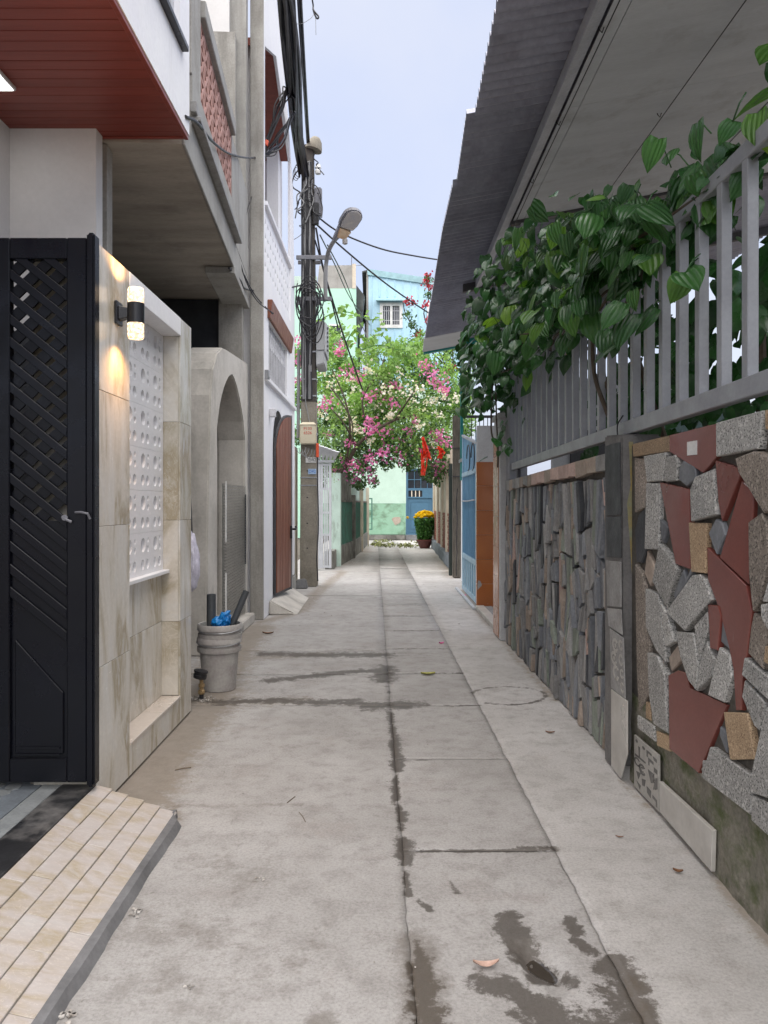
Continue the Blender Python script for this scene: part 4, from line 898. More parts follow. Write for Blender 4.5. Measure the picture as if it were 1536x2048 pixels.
# boxes and signs
z0 = on_y(600, 888, PY_ - .3).z; z1 = on_y(600, 848, PY_ - .3).z
xa = on_y(599, 0, PY_ - .3).x; xb = on_y(632, 0, PY_ - .3).x
bx1 = thing('meter_box', 'beige electricity box with red painted numbers low on the pole', 'meter box', (PX_, PY_ - .25, z0))
part(bx1, 'case', MB().box(xa, xb, PY_ - .30, PY_ - .166, z0, z1), 'box_beige', bevel=.018)
part(bx1, 'hood', MB().hexa([(xa - .008, PY_ - .315, z1 - .012), (xb + .008, PY_ - .315, z1 - .012), (xb + .008, PY_ - .165, z1 - .012), (xa - .008, PY_ - .165, z1 - .012), (xa + .05, PY_ - .25, z1 + .04), (xb - .05, PY_ - .25, z1 + .04), (xb - .04, PY_ - .165, z1 + .04), (xa + .04, PY_ - .165, z1 + .04)]), 'box_beige', bevel=.006)
part(bx1, 'hasp', MB().box(xb, xb + .03, PY_ - .26, PY_ - .23, z0 + .16, z0 + .20), 'galvanised')
text_part(bx1, 'painted_number', 'P133', .075, 'print_red', ((xa + xb) / 2, PY_ - .3015, z1 - .085), (R(90), 0, 0))
text_part(bx1, 'painted_number', '6526', .075, 'print_red', ((xa + xb) / 2, PY_ - .3015, z1 - .160), (R(90), 0, 0))
single('cable_tag', MB().box(xb - .005, xb + .045, PY_ - .25, PY_ - .20, on_y(0, 914, 13.8).z, on_y(0, 886, 13.8).z), 'orange_tag', 'bright orange cable tag under the beige meter box', 'tag', (xb, PY_ - .22, 2.4), bevel=.006)
s1 = thing('number_sign', 'white number sign with black characters on the pole', 'sign', (PX_ + .03, PY_ - .17, on_y(0, 925, 13.9).z))
za, zb = on_y(0, 925, 13.9).z, on_y(0, 914.5, 13.9).z; xa, xb = on_y(611, 0, 13.9).x, on_y(632, 0, 13.9).x
part(s1, 'plate', MB().box(xa, xb, PY_ - .168, PY_ - .155, za, zb), 'sign_white'); text_part(s1, 'characters', 'D42', .082, 'print_black', (xb - .07, PY_ - .1695, (za + zb) / 2), (R(90), 0, 0))
s2 = thing('blue_sign', 'small pale blue sign below the white number sign', 'sign', (PX_ + .06, PY_ - .17, on_y(0, 947, 13.9).z))
za, zb = on_y(0, 948, 13.9).z, on_y(0, 937.5, 13.9).z; xa, xb = on_y(616, 0, 13.9).x, on_y(632, 0, 13.9).x
part(s2, 'plate', MB().box(xa, xb, PY_ - .166, PY_ - .155, za, zb), 'sign_blue'); text_part(s2, 'characters', 'D42', .075, 'print_blue', ((xa + xb) / 2, PY_ - .1675, (za + zb) / 2), (R(90), 0, 0))
ml = thing('meter_cabinet', 'tall light grey meter cabinet strapped to the side of the pole', 'meter box', (PX_ + .28, PY_, 3.8))
za, zb = on_y(0, 742, PY_).z, on_y(0, 648, PY_).z; xa, xb = PX_ + .145, PX_ + .34
part(ml, 'case', MB().hexa([(xa, PY_ - .22, za + .06), (xb - .05, PY_ - .24, za + .10), (xb - .02, PY_ + .14, za), (xa, PY_ + .14, za), (xa, PY_ - .22, zb), (xb - .05, PY_ - .24, zb), (xb - .02, PY_ + .14, zb), (xa, PY_ + .14, zb)]), 'box_grey', bevel=.015)
part(ml, 'lid', MB().hexa([(xb - .048, PY_ - .23, za + .3), (xb - .02, PY_ - .23, za + .3), (xb + .01, PY_ + .12, za + .2), (xb - .018, PY_ + .12, za + .2), (xb - .048, PY_ - .23, zb - .02), (xb - .02, PY_ - .23, zb - .02), (xb + .01, PY_ + .12, zb - .02), (xb - .018, PY_ + .12, zb - .02)]), 'box_grey', bevel=.006)
part(ml, 'seam', MB().box(xa - .002, xb - .04, PY_ - .246, PY_ - .236, (za + zb) / 2 - .1, (za + zb) / 2 - .09), 'roof_dark')
for k in range(6): part(ml, 'louvre', MB().box(xb + .0, xb + .014, PY_ - .1, PY_ - .02, za + .35 + k * .08, za + .38 + k * .08), 'roof_dark')

# thick cable bundle and overhead cables
def bundle(name, label, pts, r, n, sp, m='cable_black'):
    t = thing(name, label, 'cable', pts[0]); base = smooth_path(pts, 5); q = random.Random(len(pts) + n)
    for k in range(n):
        a0 = q.uniform(0, 6.28); rad = sp * math.sqrt(q.random()); tw_ = q.uniform(-.5, .5)
        part(t, 'strand', MB().tube([p + Vector((rad * math.cos(a0 + tw_ * i * .3), rad * .3 * math.sin(a0), rad * math.sin(a0 + tw_ * i * .3))) for i, p in enumerate(base)], r * q.uniform(.7, 1.3), 6), m if k % 5 else 'cable_blue', smooth=True)
    return t
def dp(px, py, d): return on_y(px, py, d)
bundle('cable_bundle', 'thick black bundle of cables running from overhead to the pole top', [dp(530, -330, 6.6), dp(558, -90, 7.8), dp(573, 0, 8.6), dp(585, 130, 10.1), dp(592, 234, 12.0), dp(601, 305, 13.4), dp(609, 350, 13.95)], .021, 24, .10)
bundle('cable_bundle', 'thinner twisted cable hanging just right of the thick bundle', [dp(591, -200, 7), dp(600, 0, 8.6), dp(607, 130, 10.6), dp(613, 235, 12.9), dp(616, 285, 14.0)], .017, 5, .028)
# looped spare cable left of the bundle
lpj = dp(528, 309, 11.0)
sp = thing('spare_cable_loop', 'hanging loop of spare black cable tied with red tape', 'cable', lpj)
q = random.Random(9)
for k in range(9):
    j = lambda s: Vector((q.uniform(-s, s), q.uniform(-s, s), q.uniform(-s, s))) * 1.6
    part(sp, 'strand', MB().tube(smooth_path([dp(525, 312, 10.6) + j(.02), dp(541, 268, 10.7) + j(.03), dp(560, 218, 10.8) + j(.05), dp(574, 178, 10.9) + j(.04), dp(584, 190, 10.9) + j(.03)], 5), .010, 6), 'cable_black', smooth=True)
for k in range(9):
    part(sp, 'strand', MB().tube(smooth_path([dp(525, 312, 10.6) + j(.02), dp(545, 302, 10.7) + j(.04), dp(566, 272, 10.8) + j(.05), dp(580, 236, 10.9) + j(.03), dp(587, 226, 10.9) + j(.02)], 5), .010, 6), 'cable_black' if k % 3 else 'cable_blue', smooth=True)
part(sp, 'tape', MB().tube([dp(530, 291, 10.6), dp(534, 283, 10.63)], .034, 10), 'orange_tag')
wire('service_cable', 'black cable drooping from the white house to the cable loop', [on_x(371, 233, WX + .005), dp(395, 246, 5.7), dp(425, 283, 6.6), dp(460, 308, 8), dp(500, 316, 9.6), dp(526, 311, 10.55)], .012)
wire('service_cable', 'thin cable falling from the cable loop down the concrete house', [dp(526, 312, 10.5), dp(514, 362, 10.2), dp(495, 420, 9.8), dp(481, 480, 9.4), dp(484, 535, 9.4), dp(510, 590, 9.8), dp(545, 628, 10.3)], .007)
wire('service_cable', 'thin cable hanging down the pink balcony corner', [dp(455, 370, 8.6), dp(467, 420, 8.8), dp(474, 480, 9.0), dp(487, 548, 9.2), dp(513, 600, 9.6), dp(547, 627, 10.2)], .007)
wire('service_cable', 'black cable reaching from the concrete house to the pole', [dp(458, 536, 8.3), dp(480, 560, 9.0), dp(490, 577, 9.4), dp(520, 582, 10.5), dp(560, 579, 12.2), dp(605, 570, 13.9)], .013)
wire('street_cable', 'cable stretching from the pole to the right behind the corrugated eave', [dp(628, 428, 14), dp(680, 465, 14.5), dp(760, 497, 15.2), dp(830, 512, 16), dp(900, 523, 17)], .016)
wire('street_cable', 'cable sloping from the pole down across the blue house', [dp(630, 446, 14), dp(690, 500, 15), dp(765, 562, 16.5), dp(830, 608, 18), dp(880, 640, 19.5)], .017)
wire('street_cable', 'cable running from the street lamp arm down into the bougainvillea', [dp(632, 455, 14), dp(645, 530, 14.2), dp(665, 600, 14.8), dp(690, 680, 15.6), dp(725, 780, 17)], .017)
wire('street_cable', 'pair cable left of the lamp cable dropping into the flowers', [dp(630, 480, 14), dp(640, 515, 14.3), dp(660, 590, 15), dp(676, 655, 15.8)], .015)
wire('street_cable', 'thin long cable crossing in front of the mint house', [dp(640, 470, 14), dp(670, 530, 17), dp(700, 595, 21), dp(740, 650, 26)], .013)
wire('street_cable', 'thin cable beside the long one crossing the mint house', [dp(655, 490, 14.5), dp(690, 560, 18), dp(720, 640, 22), dp(770, 760, 20), dp(800, 810, 19)], .013)
wire('loose_cable', 'loose cable end with a loop high in the sky', [dp(620, -25, 9), dp(626, 8, 9.1), dp(627, 20, 9.1), dp(637, 33, 9.1), dp(634, 37, 9.1), dp(629, 28, 9.1), dp(626, 18, 9.1)], .010)
wire('loose_cable', 'thin pale thread blown across below the loose cable end', [dp(576, 25, 9), dp(580, 42, 9), dp(600, 48, 9), dp(620, 38, 9.05), dp(630, 30, 9.1), dp(632, 70, 9.1)], .003, 'cable_grey')
ck = thing('cable_coil', 'tangled coil of spare black cable hung on the pole', 'cable', dp(620, 620, 13.85)); q = random.Random(21)
for k in range(9):
    cx, cy = 619 + q.uniform(-5, 6), 612 + q.uniform(-14, 20); rx, ry = q.uniform(12, 25), q.uniform(35, 62); ph = q.random() * 6
    part(ck, 'loop', MB().tube([dp(cx + rx * math.cos(a + ph) + 4 * math.sin(2 * a + k), cy + ry * math.sin(a + ph) + 5 * math.cos(3 * a + k), 13.82 - .012 * k) for a in np.linspace(0, q.uniform(5.2, 6.6), 26)], .0105, 6), 'cable_black', smooth=True)
for k in range(3):
    part(ck, 'loop', MB().tube([dp(596 - k * 2 + 6 * math.cos(a), 340 + 13 * math.sin(a) + k * 4, 13.9) for a in np.linspace(0, 5, 16)], .006, 5), 'cable_black', smooth=True)
dl = MB()
for k in range(4): dl.tube([dp(602 + k * 6 + 10 * math.cos(a), 893 + k * 2 + (14 + 2 * k) * math.sin(a), 13.84) for a in np.linspace(.1, 3.1, 10)], .007, 5)
single('drooping_wires', dl, 'cable_grey', 'grey wires drooping under the beige meter box', 'cable', dp(610, 900, 13.84), smooth=True)

# street lamp
sl = thing('street_lamp', 'grey street lamp head on a curved arm fixed to the pole', 'street lamp', dp(651, 600, 13.95))
part(sl, 'arm', MB().tube(smooth_path([dp(651, 600, 13.93), dp(651, 550, 13.93), dp(653, 522, 13.9), dp(658, 500, 13.7), dp(668, 482, 13.4), dp(678, 471, 13.1)], 5), .038, 12), 'cable_grey', smooth=True)
a_, b_ = dp(679, 478, 13.0), dp(714, 424, 12.6); dd = (b_ - a_).normalized(); nn = Vector((.25, -.55, -.80)); nn = (nn - dd * nn.dot(dd)).normalized(); ss = dd.cross(nn).normalized(); Lh = (b_ - a_).length
def lampfn(u, v, t): p = a_ + dd * u + ss * v - nn * t; return tuple(p)
sh = [(Lh * .36, -.135), (Lh * .55, -.165), (Lh * .85, -.165), (Lh * .98, -.11), (Lh * 1.04, 0), (Lh * .98, .11), (Lh * .85, .165), (Lh * .55, .165), (Lh * .36, .135)]
part(sl, 'head', MB().plate([sh], lampfn, 0, .10), 'lamp_grey', bevel=.025)
part(sl, 'lens', MB().plate([[(Lh * .36 + (u - Lh * .36) * .93 + .02, v * .84) for u, v in sh]], lampfn, -.018, -.001), 'lamp_glass', bevel=.008)
part(sl, 'driver_box', MB().plate([[(.02, -.06), (Lh * .35, -.115), (Lh * .35, .115), (.02, .10)]], lampfn, -.02, .09), 'lamp_rusty', bevel=.01)
part(sl, 'clamp', MB().plate([[(-.06, -.10), (Lh * .42, -.15), (Lh * .42, -.125), (-.06, -.05)]], lampfn, -.01, .05), 'lamp_grey', bevel=.006)
part(sl, 'sensor', MB().lathe([(.045, 0), (.045, -.07), (.02, -.085)], dp(690, 479, 12.95), 16), 'lamp_glass', smooth=True)

# rubble block at the pole foot
b0 = on_ground(597, 1178); single('concrete_block', MB().hexa([(b0.x - .08, b0.y, 0), (b0.x + .16, b0.y, 0), (b0.x + .16, b0.y + .2, 0), (b0.x - .05, b0.y + .2, 0), (b0.x - .045, b0.y + .02, .16), (b0.x + .13, b0.y + .02, .17), (b0.x + .12, b0.y + .16, .17), (b0.x - .04, b0.y + .16, .16)]), 'cement_edge', 'grey concrete block at the foot of the pole', 'block', (b0.x, b0.y, 0), bevel=.02)
single('old_wall_end', MB().box(-1.92, -1.60, 13.7, 14.3, 0, 2.55), 'cream_wall', 'peeling plastered wall end standing behind the pole', 'wall', (-1.75, 14, 0), bevel=.02)

# ================================================================== FAR LEFT: WHITE GATE, GREEN FENCE
fg = thing('white_steel_gate', 'white barred steel gate with a slatted canopy beyond the pole', 'gate', (-1.4, 17.4, 0))
gy2 = 17.4; ux0, ux1 = on_y(641, 0, gy2).x, on_y(663, 0, gy2).x; zt2 = on_y(0, 926, gy2).z
for x in (ux0 + .03, ux1 - .03): part(fg, 'stile', MB().box(x - .03, x + .03, gy2 - .025, gy2 + .025, .05, zt2), 'steel_white', bevel=.004)
for x in np.linspace(ux0 + .09, ux1 - .09, 3): part(fg, 'bar', MB().box(x - .012, x + .012, gy2 - .012, gy2 + .012, .06, zt2 - .06), 'steel_white')
for z in (.06, .78, 1.28, 1.82, zt2 - .06): part(fg, 'rail', MB().box(ux0 + .06, ux1 - .06, gy2 - .018, gy2 + .018, z, z + .05), 'steel_white')
part(fg, 'side_panel', MB().box(-1.74, ux0 - .005, gy2 - .02, gy2 + .02, .04, zt2 + .1), 'steel_white')
part(fg, 'canopy_beam', MB().box(-1.75, ux1 + .06, gy2 - .06, gy2 + .03, zt2 + .005, zt2 + .065), 'steel_white', bevel=.006)
for k in range(7):
    x = -1.66 + k * .085
    part(fg, 'canopy_slat', MB().hexa([(x, gy2 - .05, zt2 + .07), (x + .045, gy2 - .05, zt2 + .07), (x + .045, gy2 + .0, zt2 + .07), (x, gy2, zt2 + .07), (x + .03, gy2 - .35, zt2 + .42 - k * .03), (x + .16, gy2 - .35, zt2 + .40 - k * .03), (x + .16, gy2 - .30, zt2 + .42 - k * .03), (x + .03, gy2 - .30, zt2 + .44 - k * .03)]), 'steel_white')
lw = thing('green_boundary_wall', 'mouldy green and grey boundary wall with mesh panels beyond the white gate', 'wall', (-1.0, 20, 0))
wp = [(on_ground(672, 1134)), on_ground(690, 1128), on_ground(712, 1112), on_ground(722, 1102), on_ground(734, 1092)]
def seg_wall(root, name, a, b, z0, z1, t, m, bevel=.01):
    a, b = Vector((a[0], a[1], 0)), Vector((b[0], b[1], 0)); d = (b - a).normalized(); n = Vector((-d.y, d.x, 0)) * t
    return part(root, name, MB().hexa([a + Vector((0, 0, z0)), b + Vector((0, 0, z0)), b + n + Vector((0, 0, z0)), a + n + Vector((0, 0, z0)), a + Vector((0, 0, z1)), b + Vector((0, 0, z1)), b + n + Vector((0, 0, z1)), a + n + Vector((0, 0, z1))]), m, bevel=bevel)
part(lw, 'pillar', MB().box(-1.31, -1.04, 18.5, 18.75, 0, 2.25), 'green_pale', bevel=.01)
part(lw, 'step', MB().box(-1.36, -1.14, 17.7, 18.49, 0, .42), 'mould_concrete', bevel=.01)
segs = [((-1.05, 18.76), (-.84, 21.3)), ((-.83, 21.5), (-.71, 24.3)), ((-.70, 24.5), (-.60, 28.2))]
for i, (a, b) in enumerate(segs):
    seg_wall(lw, 'low_wall', a, b, 0, .48, .14, 'mould_concrete')
    seg_wall(lw, 'mesh_panel', (a[0] - .05, a[1] + .02), (b[0] - .05, b[1] - .02), .48, 1.55, .02, 'green_mesh')
    seg_wall(lw, 'upper_panel', (a[0] - .06, a[1] + .02), (b[0] - .06, b[1] - .02), 1.60, 2.3, .03, 'mould_concrete' if i == 0 else 'green_pale')
    seg_wall(lw, 'top_rail', (a[0] - .02, a[1]), (b[0] - .02, b[1]), 1.55, 1.60, .08, 'mould_concrete')
    part(lw, 'pillar', MB().box(b[0] - .16, b[0] + .05, b[1] - .02, b[1] + .2, 0, 1.75 if i == 0 else 2.1), 'mould_concrete' if i == 0 else 'cream_wall', bevel=.01)
    for k in range(9):
        t = (k + .5) / 9; x, y = a[0] + (b[0] - a[0]) * t, a[1] + (b[1] - a[1]) * t
        part(lw, 'mesh_bar', MB().box(x - .045, x - .025, y - .012, y + .012, .48, 1.55), 'green_mesh')
gp_ = thing('green_gate', 'dark green metal gate leaning at the end of the alley', 'gate', (-.62, 29, 0))
x0, x1 = on_y(731, 0, 30).x, on_y(745, 0, 30).x; za, zb = on_y(0, 1060, 30).z, on_y(0, 996, 30).z
part(gp_, 'frame', MB().plate([[(x0, za), (x1, za), (x1, zb), (x0, zb)], [(x0 + .04, za + .05), (x1 - .05, za + .05), (x1 - .05, zb - .05), (x0 + .04, zb - .05)]], XZ(30), 0, .04), 'green_mesh')
for k in range(4):
    z = za + (zb - za) * (k + 1) / 5; part(gp_, 'rail', MB().box(x0 + .03, x1 - .04, 30.01, 30.03, z, z + .02), 'green_mesh')

# ================================================================== END OF THE ALLEY
EY = 32.0
eh = thing('green_end_house', 'pale green plastered house closing the end of the alley', 'house', (.2, EY, 0))
ex0, ex1 = -2.6, on_y(812, 0, EY).x; xd = ex1 + 1.16
part(eh, 'upper_wall', MB().plate([[(ex0, 1.53), (ex1, 1.53), (ex1, 2.98), (xd, 2.98), (xd, 1.53), (3.4, 1.53), (3.4, 6.2), (ex0, 6.2)]], XZ(EY), 0, .2), 'green_plaster')
part(eh, 'lower_wall', MB().plate([[(ex0, .0), (ex1 - .012, 0), (ex1 - .012, 1.528), (ex0, 1.528)]], XZ(EY - .004), 0, .2), 'green_plaster_low')
part(eh, 'lower_wall', MB().plate([[(xd + .01, .0), (3.4, 0), (3.4, 1.528), (xd + .01, 1.528)]], XZ(EY - .004), 0, .2), 'green_plaster_low')
part(eh, 'plinth', MB().box(ex0, ex1 - .02, EY - .16, EY - .006, 0, .22), 'mould_concrete', bevel=.03)
part(eh, 'plinth', MB().box(ex0, ex1 - .02, EY - .05, EY - .006, .22, .34), 'green_plaster_low', bevel=.02)
pc = on_y(793, 1040, EY); pts = [(pc.x + .19 * math.cos(a) * (1 + .45 * wob(math.cos(a), math.sin(a), 1.6, 5)), pc.z + .17 * math.sin(a) * (1 + .5 * wob(math.cos(a), math.sin(a), 2.2, 8))) for a in np.linspace(0, 6.1, 16)]
part(eh, 'bare_patch', MB().plate([pts], XZ(EY - .012), 0, .008), 'slate_brown')
part(eh, 'door_step', MB().box(ex1 - .02, xd + .1, EY - .3, EY + .05, 0, .22), 'cement_edge', bevel=.02)
dfx = [(ex1, .22), (xd, .22), (xd, 2.98), (ex1, 2.98)]
door = part(eh, 'door', MB().plate([dfx, [(ex1 + .07, .30), (xd - .07, .30), (xd - .07, 1.74), (ex1 + .07, 1.74)], [(ex1 + .07, 2.16), (xd - .07, 2.16), (xd - .07, 2.9), (ex1 + .07, 2.9)], [(ex1 + .1, 1.80), (ex1 + .68, 1.80), (ex1 + .68, 2.06), (ex1 + .1, 2.06)]], XZ(EY + .02), 0, .08), 'blue_door')
part(eh, 'door_panel', MB().box(ex1 + .07, xd - .07, EY + .06, EY + .09, .30, 1.74).box(ex1 + .2, xd - .2, EY + .04, EY + .06, .45, 1.58), 'blue_door', parent=door, bevel=.01)
part(eh, 'door_glass', MB().box(ex1 + .07, xd - .07, EY + .07, EY + .09, 2.16, 2.9).box(ex1 + .1, ex1 + .68, EY + .07, EY + .09, 1.8, 2.06), 'glass_dark', parent=door)
for k in range(3): part(eh, 'vent_bar', MB().box(ex1 + .22 + k * .16, ex1 + .26 + k * .16, EY + .03, EY + .06, 1.8, 2.06), 'cream_wall', parent=door)
for k in range(4): part(eh, 'glazing_bar', MB().box(ex1 + .07 + k * .27, ex1 + .09 + k * .27, EY + .03, EY + .06, 2.16, 2.9), 'blue_door', parent=door)
part(eh, 'glazing_bar', MB().box(ex1 + .07, xd - .07, EY + .032, EY + .058, 2.5, 2.53), 'blue_door', parent=door)

BY = 36.0
bh = thing('blue_sheet_house', 'tall light blue corrugated sheet house with a white window behind the flowers', 'house', (1.5, BY, 0))
P = lambda px, py, d=BY: (on_y(px, py, d).x, on_y(px, py, d).z)
wx0, wz0 = P(761, 655); wx1, wz1 = P(804, 607); tl = P(737, 541); tr = P(900, 566)
corr = MB(); n_ = 54
xs_ = np.linspace(tl[0], 3.6, n_ * 2)
def topz(x): return tl[1] + (tr[1] - tl[1]) * (x - tl[0]) / (tr[0] - tl[0])
bw = part(bh, 'front_wall', MB().plate([[(tl[0], 0), (3.6, 0), (3.6, topz(3.6)), (tl[0], tl[1])], [(wx0, wz0), (wx1, wz0), (wx1, wz1), (wx0, wz1)]], XZ(BY), 0, .15), 'blue_sheet')
for x in np.arange(tl[0] + .12, 3.5, .36):
    for z0, z1 in ([(0, topz(x) - .1)] if not (wx0 - .1 < x < wx1 + .1) else [(0, wz0 - .08), (wz1 + .3, topz(x) - .1)]):
        part(bh, 'rib', MB().hexa([(x, BY - .002, z0), (x + .07, BY - .002, z0), (x + .055, BY - .03, z0), (x + .015, BY - .03, z0), (x, BY - .002, z1), (x + .07, BY - .002, z1), (x + .055, BY - .03, z1), (x + .015, BY - .03, z1)]), 'blue_sheet')
part(bh, 'roof_trim', MB().hexa([(tl[0] - .05, BY - .08, tl[1] - .22), (3.7, BY - .08, topz(3.7) - .22), (3.7, BY + .2, topz(3.7) - .22), (tl[0] - .05, BY + .2, tl[1] - .22), (tl[0] - .05, BY - .08, tl[1] + .06), (3.7, BY - .08, topz(3.7) + .06), (3.7, BY + .2, topz(3.7) + .06), (tl[0] - .05, BY + .2, tl[1] + .06)]), 'blue_trim')
part(bh, 'side_wall', MB().plate([[(BY, 0), (BY + 6, 0), (BY + 6, tl[1] - 1.9), (BY, tl[1] - .05)]], YZ(tl[0], -1), .002, .1), 'concrete_light')
part(bh, 'roof_edge', MB().hexa([(tl[0] - .30, BY - .05, tl[1] - .12), (tl[0] - .06, BY - .05, tl[1] - .05), (tl[0] - .06, BY + 6, tl[1] - 2.0), (tl[0] - .30, BY + 6, tl[1] - 2.1), (tl[0] - .30, BY - .05, tl[1] - .05), (tl[0] - .06, BY - .05, tl[1] + .02), (tl[0] - .06, BY + 6, tl[1] - 1.9), (tl[0] - .30, BY + 6, tl[1] - 2.0)]), 'dark_sheet')
win = part(bh, 'window', MB().plate([[(wx0 - .03, wz0 - .03), (wx1 + .03, wz0 - .03), (wx1 + .03, wz1 + .03), (wx0 - .03, wz1 + .03)], [(wx0 + .12, wz0 + .12), ((wx0 + wx1) / 2 - .06, wz0 + .12), ((wx0 + wx1) / 2 - .06, wz1 - .12), (wx0 + .12, wz1 - .12)], [((wx0 + wx1) / 2 + .06, wz0 + .12), (wx1 - .12, wz0 + .12), (wx1 - .12, wz1 - .12), ((wx0 + wx1) / 2 + .06, wz1 - .12)]], XZ(BY - .06), 0, .12), 'sign_white')
for a, b in ((wx0 + .1, (wx0 + wx1) / 2 - .05), ((wx0 + wx1) / 2 + .05, wx1 - .1)):
    part(bh, 'pane', MB().box(a, b, BY + .05, BY + .065, wz0 + .1, wz1 - .1), 'glass_dark', parent=win)
    for k in range(3): xx = a + (b - a) * (k + 1) / 4; part(bh, 'window_bar', MB().box(xx - .012, xx + .012, BY + .0, BY + .02, wz0 + .12, wz1 - .12), 'white_grille', parent=win)
    for k in range(2): zz = wz0 + (wz1 - wz0) * (.3 + .4 * k); part(bh, 'window_bar', MB().box(a, b, BY + .021, BY + .035, zz - .012, zz + .012), 'white_grille', parent=win)
part(bh, 'window_hood', MB().hexa([(wx0 - .2, BY - .3, wz1 + .06), (wx1 + .2, BY - .3, wz1 + .06), (wx1 + .2, BY, wz1 + .15), (wx0 - .2, BY, wz1 + .15), (wx0 - .2, BY - .3, wz1 + .11), (wx1 + .2, BY - .3, wz1 + .11), (wx1 + .2, BY, wz1 + .22), (wx0 - .2, BY, wz1 + .22)]), 'blue_trim', parent=win)
x2, z2 = P(856, 630); part(bh, 'window', MB().box(x2 - .05, x2 + .6, BY - .05, BY - .003, z2 - .3, z2 + .6), 'sign_white')

MY = 34.0
mh = thing('mint_house', 'tall mint green house with a grey concrete parapet behind the pole', 'house', (-2.5, MY, 0))
a0 = P(560, 560, MY); a1 = P(712, 577, MY); c0 = P(634, 530, MY); c1 = P(709, 577, MY)
part(mh, 'front_wall', MB().box(-8, a1[0], MY, MY + .25, 0, a1[1]), 'mint_wall')
part(mh, 'side_wall', MB().box(a1[0] - .2, a1[0] - .003, MY + .25, MY + 6, 0, a1[1] - .3), 'mint_wall')
part(mh, 'parapet', MB().plate([[(c0[0], c1[1] + .003), (c1[0], c1[1] + .003), (c1[0] + .02, c0[1]), (c0[0] + .1, c0[1] - .02)]], XZ(MY + .01), 0, .22), 'concrete_light')
part(mh, 'parapet_corner', MB().box(c1[0] - .10, c1[0] + .06, MY - .02, MY + .008, c1[1], c0[1] + .05), 'cream_wall')
part(mh, 'parapet', MB().box(-8, c0[0] - .01, MY + .02, MY + .22, a1[1] + .003, P(0, 552, MY)[1]), 'green_pale')
ap = P(703, 515, MY); part(mh, 'aerial', MB().tube([(ap[0], MY + .1, c0[1] - .2), (ap[0], MY + .1, ap[1] + .05)], .018, 5).tube([(ap[0] - .6, MY + .1, c0[1] - .02), (ap[0] + .5, MY + .1, c0[1] + .02)], .012, 5), 'lamp_grey')
gx0, gz0_ = P(658, 663, MY); gx1, gz1_ = P(684, 649, MY)
wv = part(mh, 'window', MB().plate([[(gx0, gz0_ - .3), (gx1, gz0_ - .3), (gx1, gz1_), (gx0, gz1_)], [(gx0 + .07, gz0_ - .22), (gx1 - .07, gz0_ - .22), (gx1 - .07, gz1_ - .07), (gx0 + .07, gz1_ - .07)]], XZ(MY - .05), 0, .045), 'sign_white')
part(mh, 'pane', MB().box(gx0 + .05, gx1 - .05, MY - .02, MY - .01, gz0_ - .25, gz1_ - .05), 'glass_dark', parent=wv)
part(mh, 'sagging_sheet', MB().hexa([(a1[0] + .0, MY + .5, P(0, 660, MY)[1]), (a1[0] + .16, MY + .5, P(0, 665, MY)[1]), (a1[0] + .3, MY + 4, P(0, 600, MY)[1]), (a1[0], MY + 4, P(0, 600, MY)[1]), (a1[0] + .0, MY + .4, P(0, 565, MY)[1]), (a1[0] + .35, MY + .4, P(0, 585, MY)[1]), (a1[0] + .35, MY + 4, P(0, 560, MY)[1]), (a1[0], MY + 4, P(0, 555, MY)[1])]), 'dark_sheet')

# ================================================================== CHRYSANTHEMUM POT, CLIPPINGS
pc = on_ground(850, 1097); pot = thing('chrysanthemum_pot', 'brown pot of yellow chrysanthemums standing at the end of the alley', 'potted plant', (pc.x, pc.y + .2, 0))
cx, cy = pc.x, pc.y + .2
part(pot, 'pot', MB().lathe([(.165, 0), (.17, .02), (.255, .20), (.285, .25), (.30, .255), (.30, .29), (.275, .295), (.26, .25), (.0, .24)], (cx, cy, 0), 32), 'pot_brown', smooth=True)
part(pot, 'soil', MB().lathe([(.265, .255), (.0, .262)], (cx, cy, 0), 24), 'soil')
n_ = 4200; z = nrng.uniform(.30, 1.02, n_); rr = (.24 + .13 * (z - .3) / .76) * np.power(nrng.random(n_), .30) * nrng.normal(1, .05, n_); a = nrng.uniform(0, 6.283, n_)
raw_part(pot, 'foliage', leaf_cloud('foliage', np.stack([cx + rr * np.cos(a), cy + rr * np.sin(a), z], 1), nrng.uniform(.045, .085, n_), up=.4), 'mum_leaf', 'stuff')
n_ = 6500; a = nrng.uniform(0, 6.283, n_); rr = .37 * np.sqrt(nrng.random(n_)); cl = nrng.integers(0, 95, n_); ca = nrng.uniform(0, 6.283, 95); cr_ = .36 * np.sqrt(nrng.random(95)); cz = 1.07 + .15 * (1 - (cr_ / .37) ** 2) + nrng.normal(0, .025, 95)
dirs = nrng.normal(size=(n_, 3)); dirs /= np.linalg.norm(dirs, axis=1, keepdims=True); base = np.stack([cx + cr_ * np.cos(ca), cy + cr_ * np.sin(ca), cz], 1)[cl]
raw_part(pot, 'flowers', leaf_cloud('flowers', base + dirs * .044 * np.array([1, 1, .6]), nrng.uniform(.035, .055, n_), up=1), 'mum_yellow', 'stuff')
for k, (px, py) in enumerate([(815, 1035), (872, 1045)]):
    q = on_y(px, py, cy); dirs = nrng.normal(size=(90, 3)); dirs /= np.linalg.norm(dirs, axis=1, keepdims=True)
    raw_part(pot, 'side_flower', leaf_cloud('side_flower', np.array(q)[None] + dirs * .035, np.full(90, .04), up=1), 'mum_yellow')
    part(pot, 'stem', MB().tube([(cx - .2 + .4 * k, cy, .9), tuple(q)], .006, 5), 'mum_leaf')
cl_ = []
